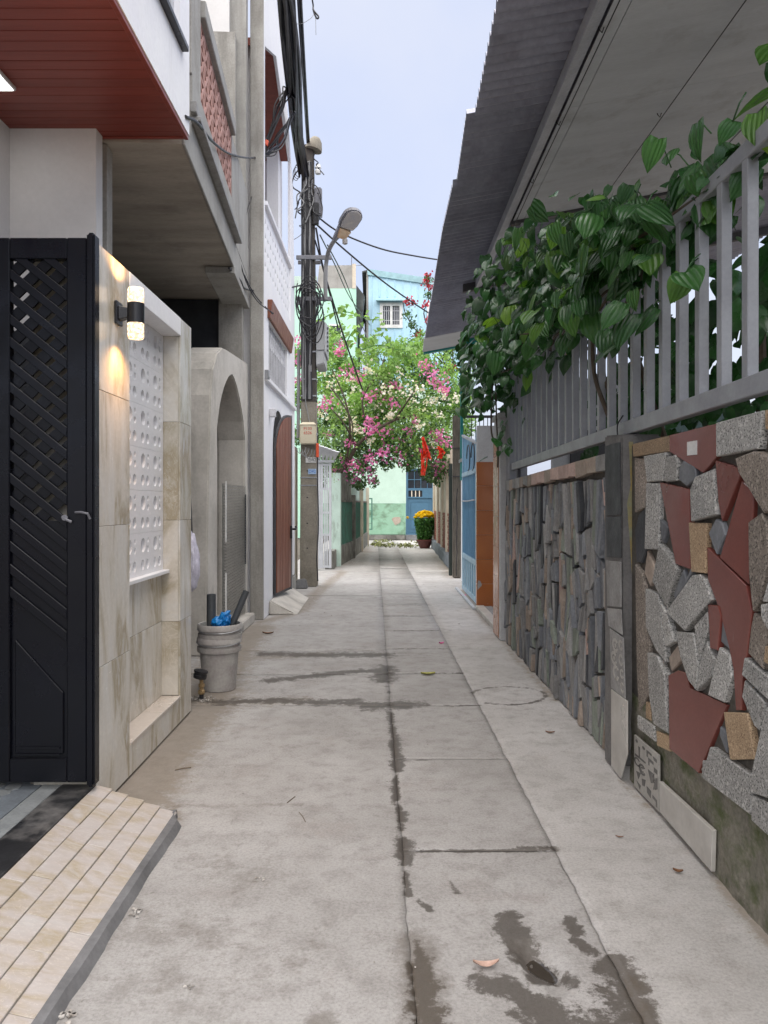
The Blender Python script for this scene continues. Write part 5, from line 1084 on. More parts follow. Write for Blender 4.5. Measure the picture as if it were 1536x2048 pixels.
for px, py, nn_, sxx in ((810, 1093, 90, .55), (775, 1092, 60, .5), (752, 1090, 50, .4), (765, 1084, 40, .5), (840, 1086, 40, .4)):
    q = on_ground(px, py)
    for _ in range(nn_): cl_.append((q.x + rng.gauss(0, sxx * .35), q.y + rng.gauss(0, .5), rng.uniform(.005, .05)))
o = bpy.data.objects.new('cut_leaves', leaf_cloud('cut_leaves', cl_, nrng.uniform(.10, .24, len(cl_)), up=2, asp=.3)); o.data.materials.append(MATS['clippings']); col.objects.link(o); o['kind'] = 'stuff'; o['label'] = 'cut yellow-green leaves strewn across the end of the alley'

# ================================================================== BOUGAINVILLEA
bt = thing('bougainvillea', 'large bougainvillea with pink and white flowers arching over the alley', 'tree', (-1.25, 18.9, 0))
def S(px, py, d): return on_y(px, py, d)
CL = []   # clumps: centre, radius
prg = random.Random(17)
def clump(px, py, d, r): CL.append((S(px, py, d), r))
for px, py, r in ((600, 700, .5), (598, 790, .45), (595, 860, .4), (650, 700, .55), (690, 720, .5), (660, 760, .6), (720, 760, .65), (770, 740, .6), (815, 715, .55), (860, 740, .6), (900, 770, .5), (650, 830, .6), (700, 820, .7), (760, 810, .75), (820, 800, .75), (875, 820, .65), (920, 800, .4), (930, 850, .4), (670, 890, .55), (720, 880, .65), (780, 870, .7), (840, 870, .7), (890, 890, .55), (690, 935, .40), (730, 930, .38), (870, 935, .42), (895, 920, .35), (770, 915, .38), (820, 915, .40), (715, 960, .24), (745, 955, .2), (885, 958, .22), (660, 930, .3), (790, 690, .35), (840, 690, .4), (740, 700, .45), (670, 660, .35), (905, 720, .35), (940, 740, .3), (640, 960, .2)):
    clump(px, py, 18.3 + prg.uniform(0, 4.2) + (2.5 if py < 720 else 0), r * 1.05)
cen = []; cend = []; 
for c, r in CL:
    n_ = int(1500 * (r / .6) ** 2.2); q = nrng.normal(size=(n_, 3)); q /= np.linalg.norm(q, axis=1, keepdims=True); q *= (nrng.random((n_, 1)) ** .42) * r
    nz = np.array([mnoise.noise(Vector(p) * 2.6 + Vector(c)) for p in q]); q = q[nz > .02] + np.array(c)
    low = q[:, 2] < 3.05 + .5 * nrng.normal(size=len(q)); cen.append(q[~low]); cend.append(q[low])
cen = np.concatenate(cen); cend = np.concatenate(cend)
core_ = []
for c, r in CL:
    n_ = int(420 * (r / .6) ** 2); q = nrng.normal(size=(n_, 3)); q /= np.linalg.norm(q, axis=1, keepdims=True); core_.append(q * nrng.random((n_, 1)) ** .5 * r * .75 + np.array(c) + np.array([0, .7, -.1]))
core_ = np.concatenate(core_); raw_part(bt, 'inner_shade_foliage', leaf_cloud('inner_shade_foliage', core_, nrng.uniform(.07, .13, len(core_)), up=.5), 'boug_leaf_dark', 'stuff')  # dark leaf colour puts deep shade into the heart of the canopy
raw_part(bt, 'foliage', leaf_cloud('foliage', cen, nrng.uniform(.06, .13, len(cen)), up=.5, asp=.6), 'boug_leaf', 'stuff')
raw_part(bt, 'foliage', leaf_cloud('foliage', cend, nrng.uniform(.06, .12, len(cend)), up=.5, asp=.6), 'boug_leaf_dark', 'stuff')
FL = {'boug_pink': [(597, 680, 14), (600, 720, 12), (600, 760, 10), (685, 688, 12), (680, 705, 10), (700, 745, 16), (720, 755, 14), (735, 795, 12), (760, 790, 12), (655, 800, 14), (645, 810, 12), (785, 808, 12), (790, 770, 12), (860, 745, 16), (870, 755, 18), (880, 770, 16), (890, 780, 12), (850, 730, 14), (742, 842, 12), (750, 862, 16), (740, 855, 14), (770, 862, 16), (700, 888, 10), (820, 862, 10), (870, 868, 12), (885, 870, 12), (890, 885, 12), (840, 905, 8), (765, 905, 10), (830, 840, 8), (740, 918, 10), (876, 930, 12), (655, 870, 10), (705, 930, 10), (668, 940, 8)],
      'boug_mauve': [(700, 940, 22), (725, 925, 20), (790, 895, 26), (820, 890, 26), (760, 905, 20), (715, 960, 12), (740, 945, 16), (880, 940, 16), (850, 925, 20), (800, 915, 20), (690, 920, 16), (865, 890, 18), (745, 962, 8), (660, 905, 10)],
      'boug_white': [(640, 740, 14), (685, 755, 16), (710, 770, 18), (770, 770, 16), (775, 780, 14), (760, 810, 14), (815, 780, 16), (835, 780, 14), (820, 800, 14), (690, 820, 16), (700, 840, 12), (850, 810, 14), (870, 800, 12), (640, 830, 10), (705, 857, 10), (880, 830, 14), (870, 885, 9), (720, 860, 8), (800, 745, 14), (735, 740, 12), (890, 790, 12), (740, 880, 8), (780, 830, 10), (910, 800, 14), (620, 760, 10), (660, 770, 14), (840, 850, 10)]}
for m_, L_ in FL.items():
    P_ = []
    for px, py, sp_ in L_:
        d = 18.0 + prg.uniform(0, 1.4); q = S(px, py, d); s_ = sp_ * 1.0 / F * d
        for _ in range(30 if m_ == 'boug_pink' else 22 if m_ == 'boug_white' else 18): P_.append((q.x + prg.gauss(0, s_ * .62), q.y + prg.gauss(0, .14), q.z + prg.gauss(0, s_ * .5)))
    raw_part(bt, {'boug_pink': 'pink_flowers', 'boug_mauve': 'mauve_flowers', 'boug_white': 'white_flowers'}[m_], leaf_cloud('flowers', P_, nrng.uniform(.055, .105, len(P_)), up=.2, asp=.85, fold=.25), m_, 'stuff')
def branch(root, name, pts, r0, r1, m='bark'): sp_ = smooth_path(pts, 5); k = len(sp_); part(root, name, MB().tube(sp_, [r0 + (r1 - r0) * i / (k - 1) for i in range(k)], 7), m, smooth=True)
branch(bt, 'trunk', [(-1.28, 18.95, 0), (-1.30, 18.95, 1.2), (-1.27, 18.9, 2.05), S(690, 935, 18.7), S(712, 895, 18.6), S(740, 868, 18.6), S(790, 840, 18.9), S(840, 830, 19)], .075, .025)
branch(bt, 'branch', [S(690, 935, 18.7), S(700, 860, 18.4), S(690, 800, 18.3), S(665, 740, 18.5)], .035, .012)
branch(bt, 'branch', [S(712, 895, 18.6), S(690, 850, 18.2), S(660, 815, 18.2)], .03, .01)
branch(bt, 'branch', [S(740, 868, 18.6), S(725, 800, 18.6), S(760, 740, 19), S(775, 690, 19.5)], .03, .009)
branch(bt, 'branch', [S(790, 840, 18.9), S(830, 780, 18.6), S(870, 720, 18.8)], .025, .008)
branch(bt, 'branch', [S(662, 775, 18), S(690, 815, 17.9), S(705, 850, 18), S(700, 900, 18)], .02, .012)
# climbing shoots above the main mass
def shoot(root, pts, leaves, size, lm, seed, asp=.75):
    branch(root, 'shoot', pts, .014, .006, 'mum_leaf'); sp_ = smooth_path(pts, 8); q = random.Random(seed); P_ = [tuple(q.choice(sp_) + Vector((q.gauss(0, .10), q.gauss(0, .08), q.gauss(0, .09)))) for _ in range(leaves)]
    raw_part(root, 'shoot_leaves', leaf_cloud('shoot_leaves', P_, [q.uniform(size * .7, size * 1.2) for _ in P_], up=.6, asp=asp), lm, 'stuff')
shoot(bt, [S(640, 640, 17.2), S(670, 625, 17.4), S(700, 625, 17.6), S(735, 638, 17.8), S(770, 640, 18)], 46, .17, 'boug_leaf', 1)
shoot(bt, [S(690, 690, 18), S(710, 660, 18), S(735, 680, 18), S(760, 668, 18.2), S(780, 690, 18.4)], 44, .17, 'boug_leaf', 2)
shoot(bt, [S(720, 700, 18), S(760, 690, 18), S(800, 700, 18.2), S(830, 690, 18.4)], 50, .16, 'boug_leaf', 3)
rv = thing('red_flowered_climber', 'tall sparse climber with dark red blossoms rising beside the blue house', 'plant', (2.2, 22, 0))
branch(rv, 'stem', [(2.2, 22, 0), (2.2, 22, 3), S(905, 760, 22), S(860, 700, 22), S(835, 665, 22), S(812, 630, 22), S(806, 605, 22)], .03, .01)
branch(rv, 'stem', [S(905, 760, 22), S(850, 640, 22), S(857, 600, 22), S(855, 550, 22)], .02, .01)
branch(rv, 'stem', [S(905, 760, 22), S(905, 690, 22), S(895, 640, 22)], .02, .01)
for px, py, sp_, n_, in ((815, 630, 8, 50), (825, 650, 9, 60), (838, 668, 9, 60), (850, 690, 12, 60), (857, 590, 8, 70), (856, 560, 7, 60), (880, 690, 20, 70), (900, 730, 24, 110), (925, 740, 20, 80), (930, 790, 16, 70), (915, 700, 14, 50), (830, 680, 10, 40)):
    q = S(px, py, 22); s_ = sp_ / F * 22; CLq = nrng.normal(size=(n_, 3)) * np.array([s_ * .6, .15, s_ * .6]) + np.array(q)
    raw_part(rv, 'leaves', leaf_cloud('leaves', CLq, nrng.uniform(.08, .14, n_), up=.5, asp=.4), 'boug_leaf_dark', 'stuff')
for px, py in ((812, 603), (822, 605), (826, 606), (856, 552), (853, 563), (860, 575), (852, 610), (838, 668), (857, 640), (852, 680), (905, 735), (930, 760)):
    q = S(px, py, 21.9); raw_part(rv, 'blossom', leaf_cloud('blossom', nrng.normal(size=(26, 3)) * .055 + np.array(q), nrng.uniform(.06, .10, 26), up=.2, asp=.9, fold=.3), 'boug_red')
# red paper decorations hanging in the tree
for k, (pts, wd, lab) in enumerate([([(847, 900), (849, 925), (848, 950)], .10, 'long red paper ornament hanging low in the bougainvillea'), ([(848, 875), (853, 905), (858, 918)], .11, 'crinkled red paper ornament above the long one'), ([(878, 895), (884, 905), (880, 915)], .16, 'red paper bow hanging at the right of the flowers')]):
    t_ = thing('paper_ornament', lab, 'decoration', S(*pts[0], 17.6)); q = random.Random(k + 40)
    for j in range(10):
        b = [S(x + q.uniform(-6, 6), y + q.uniform(-3, 3), 17.6 + q.uniform(-.05, .05)) for x, y in pts]; m_ = MB(); sp_ = smooth_path(b, 4)
        for i in range(len(sp_) - 1):
            w_ = wd * q.uniform(.05, .16); tl_ = q.uniform(-.05, .05); a, c = sp_[i], sp_[i + 1]
            m_.add([a + Vector((-w_, tl_, 0)), a + Vector((w_, -tl_, 0)), c + Vector((w_, tl_, 0)), c + Vector((-w_, -tl_, 0))], [(0, 1, 2, 3)])
        part(t_, 'ribbon', m_, 'red_paper')
# pinnate foliage behind the pole
fern = []
for k in range(26):
    b = S(prg.uniform(640, 668), prg.uniform(855, 900), 17.9); d = Vector((prg.gauss(0, .5), prg.gauss(0, .3), prg.uniform(-.9, .3))).normalized()
    for i in range(24): fern.append(tuple(b + d * i * .024 + Vector((0, 0, -.0007 * i * i)) + Vector((prg.gauss(0, .02), prg.gauss(0, .02), prg.gauss(0, .02)))))
raw_part(bt, 'fine_foliage', leaf_cloud('fine_foliage', fern, nrng.uniform(.04, .09, len(fern)), up=.3, asp=.22), 'boug_leaf', 'stuff')

# ================================================================== FAR RIGHT: CREAM WALL, POSTS
cw = thing('cream_brick_wall', 'cream pillared wall with red brick infill beyond the concrete post', 'wall', (1.65, 22, 0))
wx_ = lambda y: 1.56 + (y - 17.2) * .018
for i, y in enumerate((17.4, 19.3, 21.4, 23.7, 26.2)):
    x = wx_(y); part(cw, 'pillar', MB().box(x - .04, x + .26, y, y + .34, 0, 2.75), 'cream_wall', bevel=.015)
for y0, y1 in zip((17.74, 19.64, 21.74, 24.04), (19.3, 21.4, 23.7, 26.2)):
    x = wx_(y0); part(cw, 'panel', MB().box(x + .05, x + .2, y0, y1, 1.30, 2.6), 'cream_wall')
    part(cw, 'brick_bed', MB().box(x + .055, x + .2, y0, y1, .3, 1.298), 'cream_wall')
    part(cw, 'plinth', MB().box(x - .08, x + .2, y0 - .3, y1, 0, .299), 'plinth_blue', bevel=.02)
    bme = mesh_from(MB().box(-.03, .03, -.10, .10, -.03, .03), 'brick'); 
    for r_ in range(13):
        nb = int((y1 - y0) / .215)
        for k in range(nb):
            yy = y0 + .11 + k * .215 + (.1 if r_ % 2 else 0)
            if yy + .1 > y1: continue
            inst(cw, 'brick', bme, 'brick_red', (x + .045, yy, .345 + r_ * .074))
dg = thing('dark_gate_post', 'dark green steel gate panel standing behind the concrete post', 'gate', (1.5, 16.6, 0))
part(dg, 'panel', MB().box(1.44, 1.50, 16.15, 17.1, .03, 2.25), 'dark_green_metal', bevel=.01); part(dg, 'post', MB().box(1.36, 1.43, 16.1, 16.2, .0, 2.35), 'dark_green_metal', bevel=.01)
part(dg, 'pale_strip', MB().box(1.435, 1.50, 16.05, 16.12, .0, 2.2), 'cream_wall')
cp = thing('concrete_post', 'cracked weathered concrete post on the right side of the alley', 'post', (1.48, 15.6, 0))
part(cp, 'shaft', MB().box(1.395, 1.565, 15.55, 15.72, 0, 3.29), 'weathered_post', bevel=.02)
ckm = MB(); cz = [.05 + i * .16 for i in range(12)]
for a, b in zip(cz[:-1], cz[1:]):
    xa_ = 1.47 + .02 * wob(a, 0, 3, 1) + .008 * wob(a, 0, 15, 2); xb_ = 1.47 + .02 * wob(b, 0, 3, 1) + .008 * wob(b, 0, 15, 2)
    ckm.add([(xa_ - .006, 15.546, a), (xa_ + .008, 15.546, a), (xb_ + .008, 15.546, b), (xb_ - .006, 15.546, b)], [(0, 1, 2, 3)])
part(cp, 'crack', ckm, 'dark_room')
for z in (2.62, 2.05): part(cp, 'wire_tie', MB().box(1.385, 1.72, 15.535, 15.73, z, z + .015), 'roof_dark')
single('teal_post', MB().box(1.46, 1.515, 14.72, 14.775, 1.95, 4.55), 'teal_paint', 'slim teal steel post holding up the end of the corrugated eave', 'post', (1.485, 14.75, 1.95), bevel=.004)
fw = thing('far_white_wall', 'narrow white wall between the concrete post and the blue gate', 'wall', (1.65, 14, 0))
part(fw, 'face', MB().box(1.50, 1.75, 13.2, 15.0, 0, 2.3), 'white_paint', bevel=.01); part(fw, 'cap_rail', MB().box(1.46, 1.80, 13.15, 15.05, 2.3, 2.36), 'galvanised')
fl = thing('balcony_railing', 'dark thin railing above the wall behind the vine', 'railing', (1.9, 15.4, 2.9))
for k in range(7): part(fl, 'bar', MB().box(1.72 + k * .08, 1.735 + k * .08, 15.2, 15.215, 2.5, 3.2), 'roof_dark')
part(fl, 'rail', MB().box(1.6, 2.35, 15.18, 15.235, 3.2, 3.25), 'roof_dark')

# ================================================================== BLUE GATE, ORANGE PILLAR
bg_ = thing('blue_gate', 'blue sheet metal gate with paler lower panels beside the orange pillar', 'gate', (1.36, 12, .05))
GX = 1.345; y0, y1 = 11.12, 13.1
part(bg_, 'frame', MB().box(GX - .02, GX + .03, y0, y0 + .06, .06, 2.55).box(GX - .02, GX + .03, y1 - .06, y1, .06, 2.68).box(GX - .018, GX + .028, y0 + .06, y1 - .06, .06, .14).box(GX - .018, GX + .028, y0 + .06, y1 - .06, .60, .68).box(GX - .03, GX + .03, y0 + .06, y1 - .06, 1.95, 2.02), 'blue_gate_pale', bevel=.005)
part(bg_, 'lower_panel', MB().box(GX + .004, GX + .02, y0 + .061, y1 - .061, .141, .599), 'blue_gate_pale')
for k in range(6): y = y0 + .24 + k * .31; part(bg_, 'lower_rib', MB().box(GX - .018, GX + .003, y, y + .10, .142, .598), 'blue_gate_pale', bevel=.006)
part(bg_, 'upper_panel', MB().box(GX + .0, GX + .02, y0 + .061, y1 - .061, .681, 1.949), 'blue_gate')
for k in range(12): y = y0 + .12 + k * .155; part(bg_, 'rib', MB().box(GX - .010, GX - .001, y, y + .07, .69, 1.94), 'blue_gate', bevel=.003)
part(bg_, 'tie_rod', MB().tube([(GX - .03, y0 + .05, 1.56), (GX - .035, y0 + 1, 1.545), (GX - .03, y1 - .1, 1.55)], .012, 6), 'steel_white')
part(bg_, 'top_panel', MB().hexa([(GX + .006, y0 + .06, 2.021), (GX + .02, y0 + .06, 2.021), (GX + .02, y1 - .06, 2.021), (GX + .006, y1 - .06, 2.021), (GX + .006, y0 + .06, 2.36), (GX + .02, y0 + .06, 2.36), (GX + .02, y1 - .06, 2.62), (GX + .006, y1 - .06, 2.62)]), 'blue_gate')
part(bg_, 'top_trim', MB().bar((GX - .0, y0, 2.38), (GX - .0, y1, 2.66), .05, .035), 'steel_white')
part(bg_, 'scroll', MB().tube([(GX - .03, y0 + .3 + .22 * math.cos(a), 2.2 + .2 * math.sin(a)) for a in np.linspace(0, 5, 20)], .009, 5).tube([(GX - .03, y0 + .9 + .22 * math.cos(a), 2.22 + .2 * math.sin(a)) for a in np.linspace(0, 5, 20)], .009, 5), 'roof_dark', smooth=True)
part(bg_, 'track', MB().box(GX - .09, GX - .04, 10.9, 13.6, .0, .035), 'steel_white', bevel=.004)
op_ = thing('orange_pillar', 'gatepost tiled in glossy orange with a plain white top', 'pillar', (1.47, 11, 0))
ox0, ox1, oy = 1.325, 1.61, 11.0
part(op_, 'core', MB().box(ox0 + .008, ox1 - .005, oy + .008, oy + .11, 0, 2.10).box(ox0 + .008, 1.72, oy + .008, oy + .11, 2.10, 2.62), 'post_white')
for k in range(6):
    z0 = .01 + k * .35; z1 = min(z0 + .347, 2.10)
    part(op_, 'tile', MB().box(ox0, ox1, oy, oy + .0075, z0, z1), 'orange_tile', bevel=.001); part(op_, 'tile', MB().box(ox0 - .0005, ox0 + .0075, oy + .008, oy + .11, z0, z1), 'orange_tile_pale', bevel=.001)
part(op_, 'broken_patch', MB().plate([[(1.335, .27), (1.40, .34), (1.375, .40), (1.345, .41), (1.335, .33)]], XZ(oy - .0025), 0, .002), 'slate_grey')
th_ = thing('threshold_step', 'pale tiled threshold step in the gateway before the orange pillar', 'step', (1.5, 9.9, 0))
part(th_, 'step', MB().box(1.30, 1.42, 8.95, 10.95, 0, .06), 'marble_white', bevel=.006)
for k in range(3): part(th_, 'tread', MB().box(1.425 + k * .12, 1.425 + k * .12 + .105, 8.95, 10.95, .0, .05 + .0 * k), 'concrete_light' if k % 2 else 'slate_grey', bevel=.004)
part(th_, 'floor', MB().box(1.79, 4.2, 8.6, 11.4, 0, .04), 'concrete_light')

# ================================================================== RIGHT: GREY END POST
ep = thing('end_post', 'chipped white post with orange tiled side at the end of the slate wall', 'post', (1.32, 8.6, 0))
part(ep, 'shaft', MB().box(1.272, 1.385, 8.44, 8.90, 0, 2.44), 'post_white', bevel=.008)
part(ep, 'cap', MB().box(1.245, 1.40, 8.42, 8.93, 2.441, 2.50), 'post_white', bevel=.006)
for k in range(6):
    z0 = .02 + k * .335
    if z0 > 1.9: break
    part(ep, 'tile', MB().box(1.262, 1.2715, 8.52, 8.90, z0, z0 + .332), 'orange_tile_pale', bevel=.001)
part(ep, 'painted_band', MB().box(1.263, 1.2715, 8.52, 8.90, 2.032, 2.20), 'orange_tile', bevel=.001)

# ================================================================== RIGHT: STONE WALLS
FXW = 1.335
def stone(root, poly, X, th_, m, name='stone', ch_=.006, tilt=0):
    """polygon in (y, z) on the plane x = X: proud by th_, chamfered front edge, slightly tilted face"""
    n = len(poly); cy_ = sum(p[0] for p in poly) / n; cz_ = sum(p[1] for p in poly) / n
    ins = []
    for i in range(n):
        a, b, c = Vector(poly[i - 1]), Vector(poly[i]), Vector(poly[(i + 1) % n]); d1 = (b - a).normalized(); d2 = (c - b).normalized()
        bis = (d2 - d1); 
        if bis.length < 1e-3: bis = Vector((-d1.y, d1.x))
        bis.normalize(); 
        if bis.dot(Vector((cy_, cz_)) - b) < 0 and len(poly) < 6: bis = -bis
        ins.append(b + bis * ch_)
    ty, tz = rng.uniform(-tilt, tilt), rng.uniform(-tilt, tilt)
    f = lambda p, t: (X - t - (ty * (p[0] - cy_) + tz * (p[1] - cz_)), p[0], p[1])
    vs = [(X + .03, p[0], p[1]) for p in poly] + [f(p, th_ - ch_) for p in poly] + [f(p, th_) for p in ins]
    fs = []
    for i in range(n): j = (i + 1) % n; fs += [(i, j, n + j, n + i), (n + i, n + j, 2 * n + j, 2 * n + i)]
    tri = tessellate_polygon([[Vector((p[0], p[1], 0)) for p in ins]]); fs += [tuple(2 * n + i for i in t) for t in tri]
    return part(root, name, MB().add(vs, fs), m)
sw = thing('slate_wall', 'garden wall clad in long upright grey slate slivers', 'wall', (1.4, 6.4, 0))
part(sw, 'backing', MB().box(1.352, 1.50, 4.515, 8.436, 0, 1.735), 'mortar_dark')
srng = random.Random(23)
def split(poly, out_):
    ys = [p[0] for p in poly]; zs_ = [p[1] for p in poly]; w_, h = max(ys) - min(ys), max(zs_) - min(zs_); yc = (max(ys) + min(ys)) / 2
    far = (yc - 4.5) / 3.9; tw_ = .055 + .05 * far + .045 * srng.random()
    if w_ <= tw_ * 1.25 and h <= .62: out_.append(poly); return
    if h > .40 and (h > .75 or (w_ < tw_ * 2.4 and srng.random() < .55)) or w_ <= tw_ * 1.25:
        a = srng.uniform(-.75, .75); c = (srng.uniform(min(ys), max(ys)), min(zs_) + h * srng.uniform(.3, .7)); nrm_ = Vector((math.sin(a), math.cos(a)))
    else:
        a = srng.gauss(0, .16); c = (min(ys) + w_ * srng.uniform(.34, .66), srng.uniform(min(zs_), max(zs_))); nrm_ = Vector((math.cos(a), math.sin(a)))
    for tr_ in range(12):
        A_, B_ = [], []; n = len(poly)
        if tr_: c = (sum(ys) / n + srng.gauss(0, w_ * .1), sum(zs_) / n + srng.gauss(0, h * .1))
        for i in range(n):
            p, q = Vector(poly[i]), Vector(poly[(i + 1) % n]); dp_, dq = (p - Vector(c)).dot(nrm_), (q - Vector(c)).dot(nrm_)
            (A_ if dp_ >= 0 else B_).append(tuple(p))
            if (dp_ >= 0) != (dq >= 0): x = p.lerp(q, dp_ / (dp_ - dq)); A_.append(tuple(x)); B_.append(tuple(x))
        if len(A_) >= 3 and len(B_) >= 3: break
    else: out_.append(poly); return
    split(A_, out_); split(B_, out_)
pieces = []; yb_, yt_ = 4.52, 4.52
while yb_ < 8.42:                             # upright bands of unequal width, each broken up on its own
    w0 = srng.uniform(.16, .34); nb_, nt_ = min(yb_ + w0 + srng.uniform(-.05, .05), 8.43), min(yt_ + w0 + srng.uniform(-.05, .05), 8.43)
    if 8.43 - max(nb_, nt_) < .15: nb_ = nt_ = 8.43
    split([(yb_, .0), (nb_, .0), (nt_, 1.66), (yt_, 1.67)], pieces); yb_, yt_ = nb_, nt_
SM = ['slate_grey'] * 9 + ['slate_blue'] * 8 + ['slate_brown'] * 2 + ['slate_pink'] * 1 + ['slate_green'] * 2 + ['slate_charcoal'] * 2
big = []
for pc_ in pieces:
    area = abs(sum(a[0] * b[1] - b[0] * a[1] for a, b in zip(pc_, pc_[1:] + pc_[:1]))) / 2
    if area < .0012: continue
    cy_ = sum(p[0] for p in pc_) / len(pc_); cz_ = sum(p[1] for p in pc_) / len(pc_); k = 1 - .013 / max(.03, math.sqrt(area))
    poly = [(cy_ + (p[0] - cy_) * k + srng.uniform(-.004, .004), cz_ + (p[1] - cz_) * (k + .01) + srng.uniform(-.004, .004)) for p in pc_]
    big.append((area / (cy_ ** 3), poly))
big.sort(key=lambda a: -a[0])
rest = {}
for i, (a_, poly) in enumerate(big):
    if i >= 285:
        mm = srng.choice(['slate_grey', 'slate_blue', 'slate_brown']); n = len(poly); t_ = srng.uniform(.018, .045); r_ = rest.setdefault(mm, MB())
        r_.add([(1.37, p[0], p[1]) for p in poly] + [(1.352 - t_, p[0], p[1]) for p in poly], [tuple(range(n, 2 * n))] + [(j, (j + 1) % n, n + (j + 1) % n, n + j) for j in range(n)]); continue
    m_ = srng.choice(SM)
    if poly[0][1] < .35 and m_ in ('slate_brown', 'slate_pink') and srng.random() < .6: m_ = 'slate_blue'
    stone(sw, poly, 1.352, srng.choice((.008, .014, .022, .032)) + srng.uniform(0, .008), m_, 'slate', .003, .07)
for mm, r_ in rest.items(): part(sw, 'slate_slivers', r_, mm, kind='stuff')
y = 4.55
while y < 8.3:
    L_ = srng.uniform(.16, .30); y1_ = min(y + L_, 8.42); zt_ = 1.80 - .012 * (y - 4.5) * 1.2
    stone(sw, [(y, zt_ - .10), (y1_ - .006, zt_ - .10 + srng.uniform(-.02, .02)), (y1_ - .006, zt_ - .004), (y, zt_)], 1.352, .045, srng.choice(['slate_pink', 'slate_brown', 'slate_grey']), 'cap_stone', .004, .03); y = y1_
# pilaster between the two walls
pi = thing('pilaster', 'grey pilaster with worn paint and salvaged tiles between slate wall and granite wall', 'pillar', (1.33, 4.35, 0))
part(pi, 'core', MB().plate([[(4.20, .16), (4.30, .13), (4.40, .0), (4.51, .0), (4.51, 1.90), (4.20, 1.88)]], YZ(1.292), 0, .22), 'pilaster_grey', bevel=.01)
pf = lambda px0, py0, px1, py1: None
def face_tile(root, name, pxy, X, th_, m, bevel=.002):
    q = [on_x(a, b, X) for a, b in pxy]; return part(root, name, MB().plate([[(p.y, p.z) for p in q]], YZ(X), 0, th_), m, bevel=bevel)
face_tile(pi, 'dark_board', [(1209, 892), (1239, 884), (1241, 1030), (1212, 1032)], 1.284, .007, 'slate_charcoal', .003)
face_tile(pi, 'dark_board', [(1211, 1034), (1241, 1033), (1242, 1116), (1213, 1114)], 1.286, .005, 'slate_charcoal', .003)
face_tile(pi, 'stone_tile', [(1212, 1121), (1241, 1124), (1242, 1215), (1214, 1212)], 1.284, .007, 'slate_grey'); face_tile(pi, 'stone_tile', [(1214, 1216), (1242, 1219), (1244, 1270), (1217, 1252)], 1.285, .006, 'slate_grey')
pt_ = [(1219, 1257), (1246, 1276), (1250, 1398), (1222, 1376)]; tl_ = face_tile(pi, 'patterned_tile', pt_, 1.284, .007, 'slate_grey')
def glyphs(root, parent, quad, X, items, m):     # pale flourishes inlaid on a tile, (u, v) in 0..1
    q = [on_x(a, b, X) for a, b in quad]
    def f(u, v): a = q[0].lerp(q[1], u); b = q[3].lerp(q[2], u); return a.lerp(b, v)
    for it in items:
        lp_ = [f(*p) for p in it]; part(root, 'inlay', MB().plate([[(p.y, p.z) for p in lp_]], YZ(X), -.0012, .001), m, parent=parent)
ell = lambda cx, cy, rx, ry, n=12: [(cx + rx * math.cos(6.283 * i / n), cy + ry * math.sin(6.283 * i / n)) for i in range(n)]
ringp = lambda cx, cy, rx, ry, wd: [(cx + rx * math.cos(a), cy + ry * math.sin(a)) for a in np.linspace(.4, 5.6, 12)] + [(cx + (rx - wd) * math.cos(a), cy + (ry - wd * .6) * math.sin(a)) for a in np.linspace(5.6, .4, 12)]
glyphs(pi, tl_, pt_, 1.284, [ringp(.42, .22, .22, .12, .09), ringp(.30, .45, .22, .12, .09), ringp(.42, .68, .22, .13, .09), ell(.42, .22, .06, .04, 8), ell(.30, .45, .06, .04, 8), ringp(.82, .15, .14, .09, .07), ringp(.80, .40, .14, .10, .06), ringp(.84, .62, .13, .08, .06), ringp(.84, .85, .13, .09, .07)], 'tile_pattern_light')
face_tile(pi, 'beige_tile', [(1222, 1378), (1254, 1402), (1254, 1510), (1241, 1558), (1222, 1532)], 1.283, .008, 'marble_white', .003)
ocp = [(4.193, 1.86), (4.193, 1.42)]
part(pi, 'paint_mark', MB().plate([[(1.335, 1.84), (1.345, 1.60), (1.325, 1.50), (1.34, 1.30), (1.352, 1.12), (1.358, 1.4), (1.358, 1.84)]], XZ(4.1975), 0, .002), 'paint_ochre')

gw = thing('granite_wall', 'garden wall of large granite offcuts and polished red slabs above a mossy base', 'wall', (1.4, 3.0, 0))
part(gw, 'backing', MB().box(1.352, 1.52, .6, 4.198, .36, 1.815), 'mortar_dark')
plm = MB(); NY, NZ = 90, 12
for i in range(NY):
    for j in range(NZ):
        y = .6 + i * (4.19 - .6) / (NY - 1); z = -.04 + j * .52 / (NZ - 1)
        plm.v.append((1.352 - .012 * wob(y, z, 9, 3) - .02 * wob(y, z, 3, 6) - .012 * (1 - z / .5), y, z))
plm.f += [(i * NZ + j, (i + 1) * NZ + j, (i + 1) * NZ + j + 1, i * NZ + j + 1) for i in range(NY - 1) for j in range(NZ - 1)]
part(gw, 'mossy_base', plm, 'plinth_moss', smooth='all', fix=False)
G_, N_, T_, E_, S_, K_, B_ = 'granite_grey', 'granite_brown', 'granite_tan', 'stone_red', 'slate_blue', 'slate_charcoal', 'slate_brown'
o4 = 1852.5
